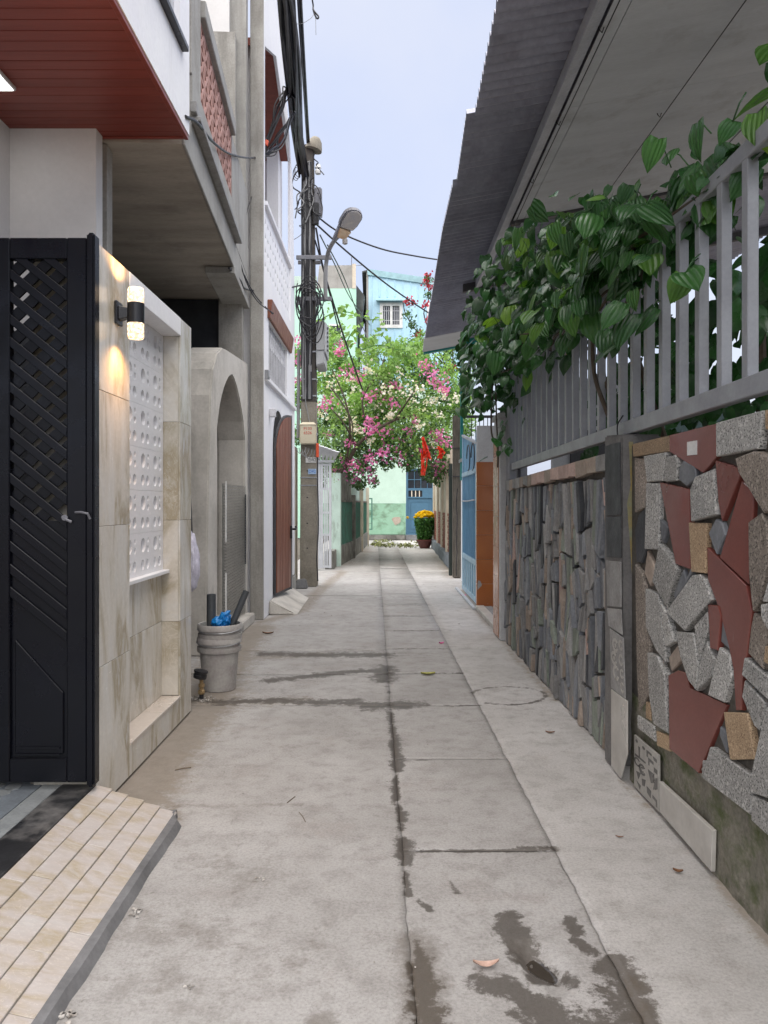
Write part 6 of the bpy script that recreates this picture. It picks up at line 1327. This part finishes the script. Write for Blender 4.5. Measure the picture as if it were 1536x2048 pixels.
ST = [
 (T_, 0, .030, [(95, 330), (440, 250), (440, 405), (100, 455)]), (E_, 0, .022, [(442, 245), (895, 130), (900, 455), (765, 615), (442, 408)]), (G_, 0, .055, [(899, 125), (1358, 5), (1362, 90), (1325, 380), (908, 455)]), (T_, 0, .03, [(1368, 2), (1560, -50), (1560, 190), (1372, 190)]),
 (N_, 0, .02, [(100, 462), (212, 480), (228, 740), (200, 955), (120, 1000)]), (G_, 0, .055, [(212, 450), (420, 412), (428, 450), (388, 690), (237, 703)]), (G_, 0, .050, [(412, 470), (510, 437), (540, 500), (528, 688), (417, 703), (397, 600)]), (S_, 0, .03, [(580, 490), (690, 550), (703, 668), (610, 745), (537, 680), (542, 560)]),
 (G_, 0, .045, [(234, 712), (353, 712), (357, 920), (347, 1362), (227, 1357)]), (K_, 0, .015, [(228, 912), (220, 1350), (170, 1490), (127, 1480), (107, 1170), (140, 1022)]), (E_, 0, .03, [(352, 702), (648, 772), (648, 1555), (500, 1502)]),
 (G_, 0, .06, [(707, 650), (888, 572), (922, 1018), (682, 1088), (660, 775)]), (E_, 0, .035, [(893, 492), (1108, 562), (1132, 640), (957, 1082), (922, 900)]), (E_, 0, .022, [(1132, 690), (1243, 800), (1243, 960), (1208, 1698), (937, 1440)]),
 (N_, 0, .075, [(1112, 470), (1300, 398), (1443, 460), (1560, 600), (1560, 900), (1380, 1008), (1138, 612)]), (T_, 0, .045, [(642, 1097), (808, 1102), (800, 1592), (672, 1578)]), (S_, 0, .03, [(890, 1062), (948, 1092), (983, 1220), (900, 1408), (822, 1200)]),
 (N_, 0, .065, [(1237, 1092), (1360, 1002), (1408, 1110), (1428, 1400), (1340, 1848), (1275, 1965), (1237, 1600)]), (E_, 0, .03, [(1412, 1112), (1560, 1100), (1620, 1300), (1442, 1340)]), (S_, 0, .02, [(352, 1062), (425, 1140), (385, 1298), (362, 1250)]), (B_, 0, .02, [(232, 1368), (308, 1550), (255, 1718), (202, 1590)]),
 (G_, 0, .055, [(367, 1302), (460, 1420), (538, 1560), (470, 1800), (435, 1945), (293, 1670)]), (S_, 0, .02, [(577, 1552), (608, 1688), (492, 1848), (482, 1790)]), (S_, 0, .025, [(665, 1515), (660, 1590), (607, 1688), (602, 1650)]),
 (E_, 0, .03, [(807, 1338), (1198, 1712), (1250, 1970), (1195, 2400), (1150, 2620), (1138, 2928), (1082, 2928), (1067, 2530), (1022, 2300), (932, 1950), (812, 1650)]), (G_, 0, .065, [(682, 1612), (755, 1602), (803, 1650), (868, 1850), (820, 1900), (612, 2153), (437, 1970)]),
 (S_, 0, .02, [(1210, 1460), (1243, 1460), (1275, 1955), (1252, 1955)]), (G_, 0, .05, [(1443, 1562), (1620, 1480), (1640, 1900), (1352, 1868)]), (N_, 0, .03, [(127, 1502), (190, 1602), (218, 1850), (223, 2120), (253, 2258), (243, 2768), (152, 2945), (132, 2500)]),
 (G_, 0, .05, [(224, 1742), (350, 1802), (413, 2300), (423, 2458), (330, 2348), (228, 2118)]), (G_, 0, .055, [(367, 1862), (430, 1968), (503, 2255), (420, 2310)]), (E_, 0, .04, [(822, 1893), (925, 1908), (948, 2000), (920, 2347), (847, 2323)]), (S_, o4, .015, [(950, 165), (1033, 498), (932, 408)]),
 (G_, o4, .055, [(522, 307), (697, 322), (742, 620), (713, 878), (640, 790), (562, 548)]), (G_, o4, .045, [(699, 250), (815, 113), (825, 258), (747, 598), (713, 398)]), (G_, o4, .05, [(813, 402), (893, 590), (868, 738), (727, 888), (744, 640)]), (B_, o4, .02, [(520, 437), (553, 590), (462, 698), (432, 560)]),
 (G_, o4, .05, [(942, 462), (1038, 540), (1058, 740), (980, 998), (832, 928), (880, 700)]), (G_, o4, .055, [(249, 512), (355, 547), (422, 720), (437, 1298), (292, 1208), (252, 910)]), (T_, o4, .02, [(217, 992), (250, 1012), (263, 1178), (212, 1150)]), (G_, o4, .045, [(152, 1122), (300, 1232), (303, 1378), (152, 1250)]), (T_, o4, .03, [(320, 1277), (448, 1327), (452, 1478), (327, 1420)]),
 (E_, o4, .028, [(440, 732), (520, 687), (600, 707), (640, 862), (982, 1022), (730, 1688), (462, 1450)]), (S_, o4, .015, [(922, 1232), (1008, 1330), (985, 1488), (917, 1320)]), (T_, o4, .05, [(987, 1092), (1213, 1102), (1283, 1553), (1042, 1558)]), (G_, o4, .055, [(860, 1432), (1248, 1712), (1240, 2000), (1235, 2100), (782, 1732), (792, 1562), (832, 1582)]),
 (G_, o4, .05, [(1192, 562), (1490, 820), (1490, 1060), (1168, 732)]), (G_, o4, .04, [(1182, 782), (1378, 1010), (1330, 1288), (1267, 1230), (1153, 940)]), (G_, o4, .06, [(1392, 1042), (1600, 1120), (1600, 1940), (1500, 1960), (1257, 1880), (1252, 1702)]), (N_, o4, .03, [(1257, 122), (1383, 202), (1383, 420), (1350, 678), (1208, 520), (1232, 250)]),
 (T_, o4, .05, [(1387, 452), (1450, 432), (1560, 500), (1500, 690), (1372, 600)]), (G_, o4, .06, [(1347, 42), (1500, 20), (1620, 200), (1500, 430), (1352, 170)]), (G_, o4, .055, [(1252, 1902), (1450, 1992), (1700, 2110), (1700, 2560), (1252, 2150)]), (N_, o4, .02, [(742, 1640), (780, 1622), (770, 1720)]),
 (G_, 0, .05, [(1420, 420), (1560, 330), (1900, 250), (1900, 560), (1560, 590)]), (E_, 0, .03, [(1580, 200), (1950, 60), (1950, 230), (1600, 310)]),
]
for m_, oy_, t_, poly in ST:
    q = [on_x(1240 + x / 4.875, 820 + (y + oy_) / 4.875, 1.315) for x, y in poly]; stone(gw, [(p.y, p.z) for p in q], 1.36, t_ * .30 + .020, m_, 'stone', .003 if m_ == E_ or m_ == T_ else .005, .035 if m_ in (G_, N_) else .02)
# stones that continue the wall toward the camera
cont = []; srng = random.Random(5); split_save = split
def split2(poly, out_, lim):
    ys = [p[0] for p in poly]; zs_ = [p[1] for p in poly]; w_, h = max(ys) - min(ys), max(zs_) - min(zs_)
    if w_ < lim and h < lim * 1.5: out_.append(poly); return
    a = srng.uniform(-.5, .5) + (math.pi / 2 if h > w_ * 1.3 else 0); c = Vector((min(ys) + w_ * srng.uniform(.35, .65), min(zs_) + h * srng.uniform(.35, .65))); nm = Vector((math.cos(a), math.sin(a))); A_, B2 = [], []; n = len(poly)
    for i in range(n):
        p, q = Vector(poly[i]), Vector(poly[(i + 1) % n]); dp_, dq = (p - c).dot(nm), (q - c).dot(nm); (A_ if dp_ >= 0 else B2).append(tuple(p))
        if (dp_ >= 0) != (dq >= 0): x = p.lerp(q, dp_ / (dp_ - dq)); A_.append(tuple(x)); B2.append(tuple(x))
    if len(A_) < 3 or len(B2) < 3: out_.append(poly); return
    split2(A_, out_, lim); split2(B2, out_, lim)
split2([(.8, .42), (2.36, .42), (2.36, 1.8), (.8, 1.8)], cont, .3)
for pc_ in cont:
    cy_ = sum(p[0] for p in pc_) / len(pc_); cz_ = sum(p[1] for p in pc_) / len(pc_); stone(gw, [(cy_ + (p[0] - cy_) * .95, cz_ + (p[1] - cz_) * .95) for p in pc_], 1.36, srng.uniform(.03, .045), srng.choice([G_, G_, G_, E_, T_, N_]), 'stone', .008, .04)
fl_ = [(1374, 884), (1393, 881), (1393, 909), (1374, 911)]; face_tile(gw, 'white_inset', fl_, 1.3305, .006, 'sign_white', 0)
pq = [(1268, 1469), (1316, 1510), (1317, 1624), (1268, 1572)]; tl2 = face_tile(gw, 'patterned_tile', pq, 1.318, .012, 'tile_pattern_light')
glyphs(gw, tl2, pq, 1.318, [ell(.12, .08, .05, .03, 8), ell(.42, .10, .06, .03, 8), [(.20, .15), (.26, .15), (.26, .34), (.22, .34)], [(.05, .34), (.5, .33), (.5, .36), (.05, .38)], ringp(.15, .47, .14, .08, .05), ringp(.36, .53, .15, .10, .06), ringp(.36, .53, .07, .05, .03), [(.55, .08), (.75, .08), (.75, .12), (.60, .12), (.60, .20), (.55, .20)], [(.62, .20), (.82, .20), (.82, .25), (.66, .25), (.66, .33), (.62, .33)], [(.80, .10), (.95, .10), (.95, .16), (.84, .16)], [(.84, .28), (.97, .28), (.97, .36), (.84, .36)], [(.60, .42), (.85, .40), (.88, .55), (.72, .62)], [(.90, .45), (.97, .42), (.97, .62), (.80, .70)], [(.10, .66), (.30, .62), (.20, .78)], [(.35, .70), (.50, .66), (.46, .80), (.36, .82)], [(.55, .75), (.72, .76), (.70, .90), (.56, .86)], [(.12, .84), (.30, .86), (.26, .95)], [(.78, .80), (.95, .82), (.95, .95), (.90, .95), (.90, .87), (.78, .86)]], 'tile_pattern_dark')
face_tile(gw, 'marble_slab', [(1318, 1562), (1424, 1660), (1422, 1744), (1319, 1624)], 1.312, .02, 'marble_white', .003)

# ================================================================== RIGHT: STEEL FENCE
fe = thing('steel_fence', 'grey painted steel bar fence standing on the garden wall', 'fence', (1.39, 5, 1.9))
FX0, FX1 = 1.36, 1.41
part(fe, 'bottom_rail', MB().hexa([(FX0, 1.0, 1.915), (FX1, 1.0, 1.915), (FX1, 8.22, 1.86), (FX0, 8.22, 1.86), (FX0, 1.0, 1.995), (FX1, 1.0, 1.995), (FX1, 8.22, 1.935), (FX0, 8.22, 1.935)]), 'fence_grey', bevel=.004)
part(fe, 'top_rail', MB().box(FX0, FX1, 1.0, 8.22, 2.80, 2.87), 'fence_grey', bevel=.004)
bme = mesh_from(MB().box(-.022, .022, -.024, .024, -.45, .44), 'bar', bevel=.003)
for k in range(32):
    y = 1.14 + k * .2215
    if y < 8.1: inst(fe, 'bar', bme, 'fence_grey', (1.385, y, 2.38))
part(fe, 'end_post', MB().box(1.34, 1.43, 8.225, 8.43, 1.76, 3.0), 'fence_grey', bevel=.005); part(fe, 'foot', MB().box(1.37, 1.40, 4.30, 4.36, 1.86, 1.93).box(1.37, 1.40, 7.9, 7.96, 1.7, 1.87), 'roof_dark')
cp2 = thing('canopy_post', 'dark grey roof post rising behind the vine', 'post', (1.5, 8.3, 0)); part(cp2, 'shaft', MB().box(1.47, 1.54, 8.27, 8.34, 0, 4.60), 'roof_beam', bevel=.004); part(cp2, 'base_plate', MB().box(1.44, 1.57, 8.24, 8.37, 0, .015), 'roof_beam')
cp3 = thing('canopy_post', 'grey roof post behind the fence near the blue curtained window', 'post', (1.62, 3.0, 0)); part(cp3, 'shaft', MB().box(2.02, 2.09, 3.70, 3.77, 0, 4.70), 'roof_beam', bevel=.004); part(cp3, 'base_plate', MB().box(1.99, 2.12, 3.67, 3.80, 0, .015), 'roof_beam')
wire('fence_wire', 'thin dark wire hooked over the fence bottom rail', [(1.35, 4.35, 2.0), (1.34, 4.42, 1.95), (1.345, 4.40, 1.87), (1.36, 4.25, 1.85)], .004)

# ================================================================== RIGHT: CORRUGATED ROOF
rf = thing('corrugated_roof', 'grey corrugated metal roof overhanging the alley on the right', 'roof', (1.3, 8, 4.5))
SL = .19; rz = lambda x: 4.50 + SL * (x - .64)
def sheet(xo0, xo1, y0, y1, dz, xin=5.6):
    n = int((y1 - y0) / .0125); ys_ = np.linspace(y0, y1, n); m_ = MB()
    for i, y in enumerate(ys_):
        t = (y - y0) / (y1 - y0); xo = xo0 + (xo1 - xo0) * t; p = (y / .112) % 1.0; zc = .030 * math.sin(6.283 * p) + dz
        m_.v += [(xo, y, rz(xo) + zc), (xin, y, rz(xin) + zc), (xo, y, rz(xo) + zc + .003), (xin, y, rz(xin) + zc + .003)]
        if i: a = 4 * (i - 1); b = 4 * i; m_.f += [(a, b, b + 1, a + 1), (a + 2, a + 3, b + 3, b + 2), (a, a + 2, b + 2, b)]
    part(rf, 'sheet', m_, 'roof_sheet', smooth=True, fix=False)
sheet(.60, .70, .6, 5.98, .0); sheet(.635, .682, 5.92, 7.28, .022); sheet(.643, .637, 7.20, 8.42, .0); sheet(.64, .70, 8.36, 11.6, .022); sheet(.69, .76, 11.55, 14.8, .0)
part(rf, 'edge_beam', MB().hexa([(1.27, .4, rz(1.27) - .13), (1.36, .4, rz(1.36) - .11), (1.36, 10.7, rz(1.36) - .11), (1.27, 10.7, rz(1.27) - .13), (1.27, .4, rz(1.27) - .02), (1.36, .4, rz(1.36) - .02), (1.36, 10.7, rz(1.36) - .02), (1.27, 10.7, rz(1.27) - .02)]), 'roof_beam', bevel=.004)
for i, (x0, x1) in enumerate(((1.385, 1.50), (1.506, 2.30), (2.306, 3.22), (3.226, 4.20), (4.206, 5.5))):
    for y0, y1 in ((.4, 3.2), (3.205, 5.9), (5.905, 8.24)):
        part(rf, 'ceiling_panel', MB().hexa([(x0, y0, rz(x0) - .11), (x1, y0, rz(x1) - .11), (x1, y1, rz(x1) - .11), (x0, y1, rz(x0) - .11), (x0, y0, rz(x0) - .10), (x1, y0, rz(x1) - .10), (x1, y1, rz(x1) - .10), (x0, y1, rz(x0) - .10)]), 'ceiling_panel')
part(rf, 'cross_beam', MB().hexa([(1.37, 8.245, rz(1.37) - .14), (5.5, 8.245, rz(5.5) - .14), (5.5, 8.34, rz(5.5) - .14), (1.37, 8.34, rz(1.37) - .14), (1.37, 8.245, rz(1.37) - .03), (5.5, 8.245, rz(5.5) - .03), (5.5, 8.34, rz(5.5) - .03), (1.37, 8.34, rz(1.37) - .03)]), 'roof_dark')
part(rf, 'rafter', MB().hexa([(1.10, 10.7, rz(1.1) - .14), (5.5, 10.7, rz(5.5) - .14), (5.5, 10.78, rz(5.5) - .14), (1.10, 10.78, rz(1.1) - .14), (1.10, 10.7, rz(1.1) - .03), (5.5, 10.7, rz(5.5) - .03), (5.5, 10.78, rz(5.5) - .03), (1.10, 10.78, rz(1.1) - .03)]), 'roof_dark')
part(rf, 'end_trim', MB().hexa([(.76, 14.72, rz(.76) - .15), (1.9, 14.72, rz(1.9) - .15), (1.9, 14.83, rz(1.9) - .15), (.76, 14.83, rz(.76) - .15), (.76, 14.72, rz(.76) - .025), (1.9, 14.72, rz(1.9) - .025), (1.9, 14.83, rz(1.9) - .025), (.76, 14.83, rz(.76) - .025)]), 'teal_paint')
part(rf, 'eave_board', MB().hexa([(.72, 13.9, rz(.72) - .03), (1.5, 13.9, rz(1.5) - .03), (1.5, 14.71, rz(1.5) - .12), (.74, 14.71, rz(.74) - .12), (.72, 13.9, rz(.72) - .02), (1.5, 13.9, rz(1.5) - .02), (1.5, 14.71, rz(1.5) - .05), (.74, 14.71, rz(.74) - .05)]), 'ceiling_panel')
for (x, y) in ((1.40, 4.9), (1.40, 6.1), (1.40, 7.2), (2.27, 6.3), (2.27, 4.6), (3.2, 5.6)): part(rf, 'hook', MB().tube([(x, y, rz(x) - .11), (x - .012, y, rz(x) - .145), (x - .035, y - .01, rz(x) - .13), (x - .04, y - .01, rz(x) - .10)], .004, 5), 'roof_dark')
for x in (1.405, 2.275, 3.195): wire('ceiling_wire', {1.405: 'thin wire strung under the ceiling beside the edge beam', 2.275: 'thin wire strung under the middle of the grey ceiling', 3.195: 'thin wire strung under the ceiling far from the alley'}[x], [(x, .5, rz(x) - .135), (x, 4.4, rz(x) - .145), (x, 8.2, rz(x) - .14)] + ([(1.30, 9.4, 4.15), (1.22, 10.4, 3.7)] if x < 2 else []), .004)

# ================================================================== RIGHT: HOUSE BEHIND THE FENCE
rh = thing('house_behind_fence', 'white house wall with teal panels and blue curtained window behind the fence', 'house', (4, 5, 0))
part(rh, 'floor', MB().box(1.53, 6.2, .5, 8.5, .0, .035), 'concrete_light')
part(rh, 'wall', MB().plate([[(.6, .036), (8.4, .036), (8.4, 2.95), (.6, 2.95)], [(2.7, .9), (4.3, .9), (4.3, 2.6), (2.7, 2.6)], [(5.0, .04), (6.0, .04), (6.0, 2.7), (5.0, 2.7)]], YZ(4.2), 0, .15), 'house_white')
wv = part(rh, 'window', MB().plate([[(2.64, .84), (4.36, .84), (4.36, 2.66), (2.64, 2.66)], [(2.74, .94), (4.26, .94), (4.26, 2.56), (2.74, 2.56)]], YZ(4.15), 0, .049), 'window_cream')
part(rh, 'curtain', MB().add([p for k in range(41) for p in ((4.27 + .02 * math.sin(k * 1.3), 2.74 + k * .038, .94), (4.27 + .02 * math.sin(k * 1.3), 2.74 + k * .038, 2.56))], [(2 * k, 2 * k + 2, 2 * k + 3, 2 * k + 1) for k in range(40)]), 'curtain_blue', smooth='all', parent=wv)
part(rh, 'door', MB().box(4.23, 4.26, 5.0, 6.0, .04, 2.7), 'house_teal')
part(rh, 'teal_panel', MB().box(4.17, 4.199, 4.4, 4.95, .04, 2.9).box(4.17, 4.199, 6.6, 7.3, .04, 2.9), 'house_teal')
part(rh, 'rear_wall', MB().box(1.95, 4.2, 8.9, 9.0, .036, 2.95), 'house_white')
part(rh, 'rear_door', MB().box(2.15, 3.0, 8.86, 8.899, .04, 2.35), 'roof_dark')
part(rh, 'rear_shade', MB().box(3.1, 4.15, 8.86, 8.899, .6, 2.8), 'house_teal')
part(rh, 'side_screen', MB().box(1.56, 1.60, 6.3, 8.2, .04, 1.74).box(1.58, 1.61, 5.2, 6.28, .04, 1.70), 'slate_brown')
part(rh, 'cabinet', MB().box(3.5, 4.15, 6.3, 8.0, .036, 2.0), 'roof_dark', bevel=.01)

# ================================================================== RIGHT: CLIMBING VINE
vn = thing('climbing_vine', 'dense climbing vine with large heart-shaped leaves over the steel fence', 'vine', (1.45, 7.8, 0))
def heart_leaf(fold, curl):
    rows_ = [(.10, -.12), (.36, -.10), (.50, .10), (.50, .30), (.43, .50), (.30, .70), (.15, .88), (.0, 1.06)]
    cols_ = [-1, -.72, -.36, 0, .36, .72, 1]; rid = [0, .022, -.014, .03, -.014, .022, 0]; m_ = MB()
    for i, (w_, t) in enumerate(rows_):
        for c_, r_ in zip(cols_, rid):
            ext = -.10 * (abs(c_) > .3) * (i < 2) * abs(c_) if i else (.06 if c_ == 0 else -.02)
            m_.v.append((w_ * c_, -(t + ext), r_ * (1 - abs(t - .4) * .8) - fold * abs(c_) * w_ - curl * max(t, 0) ** 2))
    n = len(cols_); m_.f = [(i * n + j, (i + 1) * n + j, (i + 1) * n + j + 1, i * n + j + 1) for i in range(len(rows_) - 1) for j in range(n - 1)]
    me = mesh_from(m_, 'leaf', smooth='all'); return me
LM = [heart_leaf(.12, .15), heart_leaf(.3, .28), heart_leaf(.02, .35), heart_leaf(-.22, .1)]
vr = random.Random(77); cand = []
DK = [2.3, 2.6, 3.2, 3.85, 4.65, 5.8, 7.2, 8.2, 8.9]
TOP = [2.95, 2.97, 3.0, 3.12, 3.36, 3.62, 3.90, 3.62, 3.20]; BOT = [2.80, 2.80, 2.70, 2.62, 2.60, 2.58, 2.56, 2.50, 2.42]; DEN = [.10, .16, .38, .85, 1.1, 1.1, 1.2, 1.2, .9]
def sample_leaf():
    while True:
        d = vr.uniform(2.3, 8.95)
        if vr.random() < np.interp(d, DK, DEN) / 1.2: break
    t_, b_ = np.interp(d, DK, TOP), np.interp(d, DK, BOT); u = vr.betavariate(1.6, 1.35); z = b_ + (t_ - b_) * u
    spread = .13 + .10 * min(1, max(0, (d - 4.5) / 3)); x = 1.33 + vr.gauss(-.03 - .10 * min(1, max(0, (d - 5.5) / 2.5)), spread)
    if d < 3.7: x = max(x, 1.42) if vr.random() < .8 else x; z = max(z, 2.80)
    return Vector((min(max(x, .86), 1.75), d, z))
for k in range(1800): cand.append(sample_leaf())
for k in range(20): d = vr.uniform(7.2, 8.7); cand.append(Vector((1.28 + vr.gauss(0, .09), d, vr.uniform(2.0, 2.5))))          # drooping ends
for k in range(16): cand.append(Vector((1.22 + vr.gauss(0, .08), vr.uniform(3.0, 4.6), vr.uniform(2.35, 2.65))))
for k in range(36): cand.append(Vector((1.05 + vr.gauss(0, .10), vr.uniform(8.0, 9.4), vr.uniform(2.6, 3.75))))
def leaf_xf(p):
    s_ = vr.choice((.055, .075, .09, .105, .12, .14)) * vr.uniform(.85, 1.15) * (1.0 if p.y < 7 else .92); nrm = Vector((-.75 + vr.gauss(0, .5), -.55 + vr.gauss(0, .45), .55 + vr.gauss(0, .4))).normalized()
    tip = Vector((vr.gauss(-.15, .3), vr.gauss(-.1, .45), -1 + vr.gauss(0, .25))); y_ = -(tip - nrm * tip.dot(nrm)).normalized(); x_ = y_.cross(nrm)
    return Matrix((( x_.x, y_.x, nrm.x, p.x), (x_.y, y_.y, nrm.y, p.y), (x_.z, y_.z, nrm.z, p.z), (0, 0, 0, 1))) @ Matrix.Scale(s_, 4), s_
xf = [(p, *leaf_xf(p)) for p in cand]; xf.sort(key=lambda a: -a[2] / a[0].y * (1.25 if a[0].x < 1.33 else .7))
for k, (p, M_, s_) in enumerate(xf[:300]):
    o = bpy.data.objects.new('leaf', LM[vr.randrange(4)]); col.objects.link(o); o.parent = vn
    o.matrix_local = Matrix.Translation(-vn.location) @ M_
    if not o.data.materials: o.data.materials.append(MATS['vine_green'])
    lightp = .12 + .50 * min(1, max(0, (p.y - 5.2) / 2.5)) * (1 if p.x < 1.25 else .4)
    if vr.random() < lightp: o.material_slots[0].link = 'OBJECT'; o.material_slots[0].material = MATS['vine_fresh']
pet = MB()
for p, M_, s_ in xf[:300]:
    b = M_ @ Vector((0, .05, 0)); e = b + Vector((vr.uniform(.02, .07), vr.uniform(-.05, .05), vr.uniform(-.02, -.12) if p.z > 2.9 else vr.uniform(.02, .10)))
    pet.tube([b, b.lerp(e, .5) + Vector((0, 0, .015)), e], .0032, 4)
part(vn, 'leaf_stalks', pet, 'leaf_stuff', smooth='all', kind='stuff', fix=False)
V_, F_ = [], []
for p, M_, s_ in xf[300:]:
    me = LM[vr.randrange(4)]; b = len(V_); V_ += [tuple(M_ @ v.co) for v in me.vertices]; F_ += [tuple(i + b for i in f.vertices) for f in me.polygons]
part(vn, 'leaves', MB().add(V_, F_), 'leaf_stuff', smooth='all', kind='stuff', fix=False)
for k in range(22):
    d = vr.uniform(3.6, 7.0); pts = [Vector((1.38 + vr.gauss(0, .05), d, 2.82 + vr.gauss(0, .08)))]
    for j in range(5): pts.append(pts[-1] + Vector((vr.gauss(-.01, .04), vr.uniform(.05, .28), vr.gauss(.0, .06))))
    part(vn, 'stem', MB().tube(smooth_path(pts, 4), vr.uniform(.005, .012), 5), 'vine_stem', smooth=True)
for pts in ([(1.42, 4.3, .1), (1.44, 4.9, 1.95), (1.37, 4.72, 2.05), (1.35, 4.95, 2.35), (1.37, 5.1, 2.8), (1.36, 5.4, 3.2)], [(1.37, 3.2, 2.82), (1.36, 4.0, 2.9), (1.35, 5.0, 2.95), (1.34, 6.4, 3.0), (1.30, 7.6, 3.1)], [(1.40, 4.6, 2.8), (1.40, 4.9, 2.4), (1.42, 4.8, 2.1)], [(1.2, 8.3, 3.0), (1.24, 8.5, 2.5), (1.25, 8.45, 2.1), (1.24, 8.4, 1.9)], [(1.17, 8.3, 2.8), (1.20, 8.6, 2.3), (1.28, 8.5, 2.15)]):
    part(vn, 'stem', MB().tube(smooth_path(pts, 6), .014 if pts[0][2] < 1 else .010, 6), 'vine_stem', smooth=True)

sb_ = thing('garden_shrub', 'dark leafy shrub growing just behind the steel fence', 'shrub', (1.95, 4.0, 0))
part(sb_, 'stem', MB().tube(smooth_path([(1.95, 4.0, 0), (1.98, 4.0, 1.2), (1.9, 3.9, 2.4)], 5), .03, 7), 'vine_stem', smooth=True)
part(sb_, 'stem', MB().tube(smooth_path([(1.95, 4.0, .4), (1.85, 4.7, 1.5), (1.75, 5.4, 2.6)], 5), .022, 7), 'vine_stem', smooth=True)
V_, F_ = [], []
for k in range(560):
    p = Vector((1.85 + vr.gauss(0, .17), vr.uniform(2.6, 6.6), vr.gauss(2.35, .36)));
    if p.x < 1.5: p.x = 1.52
    M_, s_ = leaf_xf(p); me = LM[vr.randrange(4)]; b = len(V_); V_ += [tuple(M_ @ v.co) for v in me.vertices]; F_ += [tuple(i + b for i in f.vertices) for f in me.polygons]
part(sb_, 'leaves', MB().add(V_, F_), 'leaf_stuff', smooth='all', kind='stuff', fix=False)

# ================================================================== SMALL THINGS ON THE GROUND
def ground_leaf(name, label, px, py, L_, wd, m, rot, curl=.25):
    p = on_ground(px, py); m_ = MB(); n = 9
    for i in range(n):
        t = i / (n - 1); w_ = wd * math.sin(math.pi * min(1, t * .96 + .02)) ** .8
        for c_ in (-1, 0, 1): x_, y_ = (t - .5) * L_, c_ * w_ / 2; z_ = .004 + curl * L_ * (4 * (t - .5) ** 2 * .5) + (.25 * wd if c_ else 0); m_.v.append((p.x + x_ * math.cos(rot) - y_ * math.sin(rot), p.y + x_ * math.sin(rot) + y_ * math.cos(rot), z_))
    m_.f = [(3 * i + j, 3 * i + 3 + j, 3 * i + 4 + j, 3 * i + 1 + j) for i in range(n - 1) for j in range(2)]
    single(name, m_, m, label, 'leaf', (p.x, p.y, 0), smooth='all')
ground_leaf('fallen_leaf', 'curled pale pink fallen leaf beside the pothole', 972, 1935, .085, .032, 'dry_leaf_pale', .05, .35)
ground_leaf('fallen_leaf', 'curled brown leaf on the right strip below the marble slab', 1356, 1746, .04, .026, 'dry_leaf', -.4, .4)
ground_leaf('fallen_leaf', 'thin orange-brown leaf scrap near the patterned tile', 1239, 1676, .035, .012, 'dry_leaf', -.3)
ground_leaf('fallen_leaf', 'dry brown leaf beside the slate wall', 1100, 1467, .06, .025, 'dry_leaf', -.2)
ground_leaf('fallen_leaf', 'yellow-green leaf lying on the middle slab', 856, 1350, .13, .06, 'yellow_leaf', .1, .15)
ground_leaf('fallen_petal', 'magenta flower petal lying on the paving', 883, 1288, .06, .05, 'boug_pink', .3, .3)
ground_leaf('fallen_petal', 'pink petals by the blue gate track', 927, 1193, .09, .07, 'boug_pink', .3, .3)
ground_leaf('fallen_leaf', 'dead brown leaf on the dusty ground by the ramp', 536, 1268, .13, .05, 'dry_leaf', .0, .2)
def ground_twig(label, a, b, r): p, q = on_ground(*a), on_ground(*b); single('twig', MB().tube([p + Vector((0, 0, r)), p.lerp(q, .5) + Vector((.002, .004, r * 1.6)), q + Vector((0, 0, r))], r, 5), 'twig', label, 'twig', (p.x, p.y, 0), smooth=True)
ground_twig('thin dry straw on the left strip in front of the ramp', (574, 1607), (590, 1594), .0022); ground_twig('short dark twig on the left strip', (598, 1625), (611, 1645), .002); ground_twig('pale twig on the dusty ground by the tiled wall', (350, 1541), (382, 1536), .003)
chip = MB(); cr = random.Random(8)
for px, py, n, sx, sy, s_ in ((272, 1826, 10, 8, 4, .009), (375, 1976, 5, 6, 4, .007), (520, 1762, 4, 5, 4, .007), (141, 2036, 10, 9, 4, .010), (170, 1796, 4, 3, 3, .006), (480, 1520, 12, 160, 60, .004), (620, 1800, 30, 330, 200, .0035), (1000, 1700, 18, 240, 250, .003), (700, 1480, 14, 300, 60, .005), (900, 1200, 24, 150, 40, .010), (700, 1130, 14, 40, 12, .014), (640, 1205, 10, 40, 16, .012)):
    for _ in range(n):
        p = on_ground(px + cr.gauss(0, sx), max(1080, py + cr.gauss(0, sy))); k = cr.randint(4, 6); a0 = cr.random() * 6; rr = [s_ * cr.uniform(.4, 1.1) for _ in range(k)]
        if p.x < -.99 and p.y < 3.8: continue
        chip.plate([[(p.x + rr[q] * math.cos(a0 + 6.283 * q / k), p.y + rr[q] * math.sin(a0 + 6.283 * q / k)) for q in range(k)]], lambda u, v, t: (u, v, t), .0025, .0025 + s_ * .5)
single('plaster_chips', chip, 'rubble', 'scattered plaster chips and grit on the paving', None, (0, 0, 0), kind='stuff')
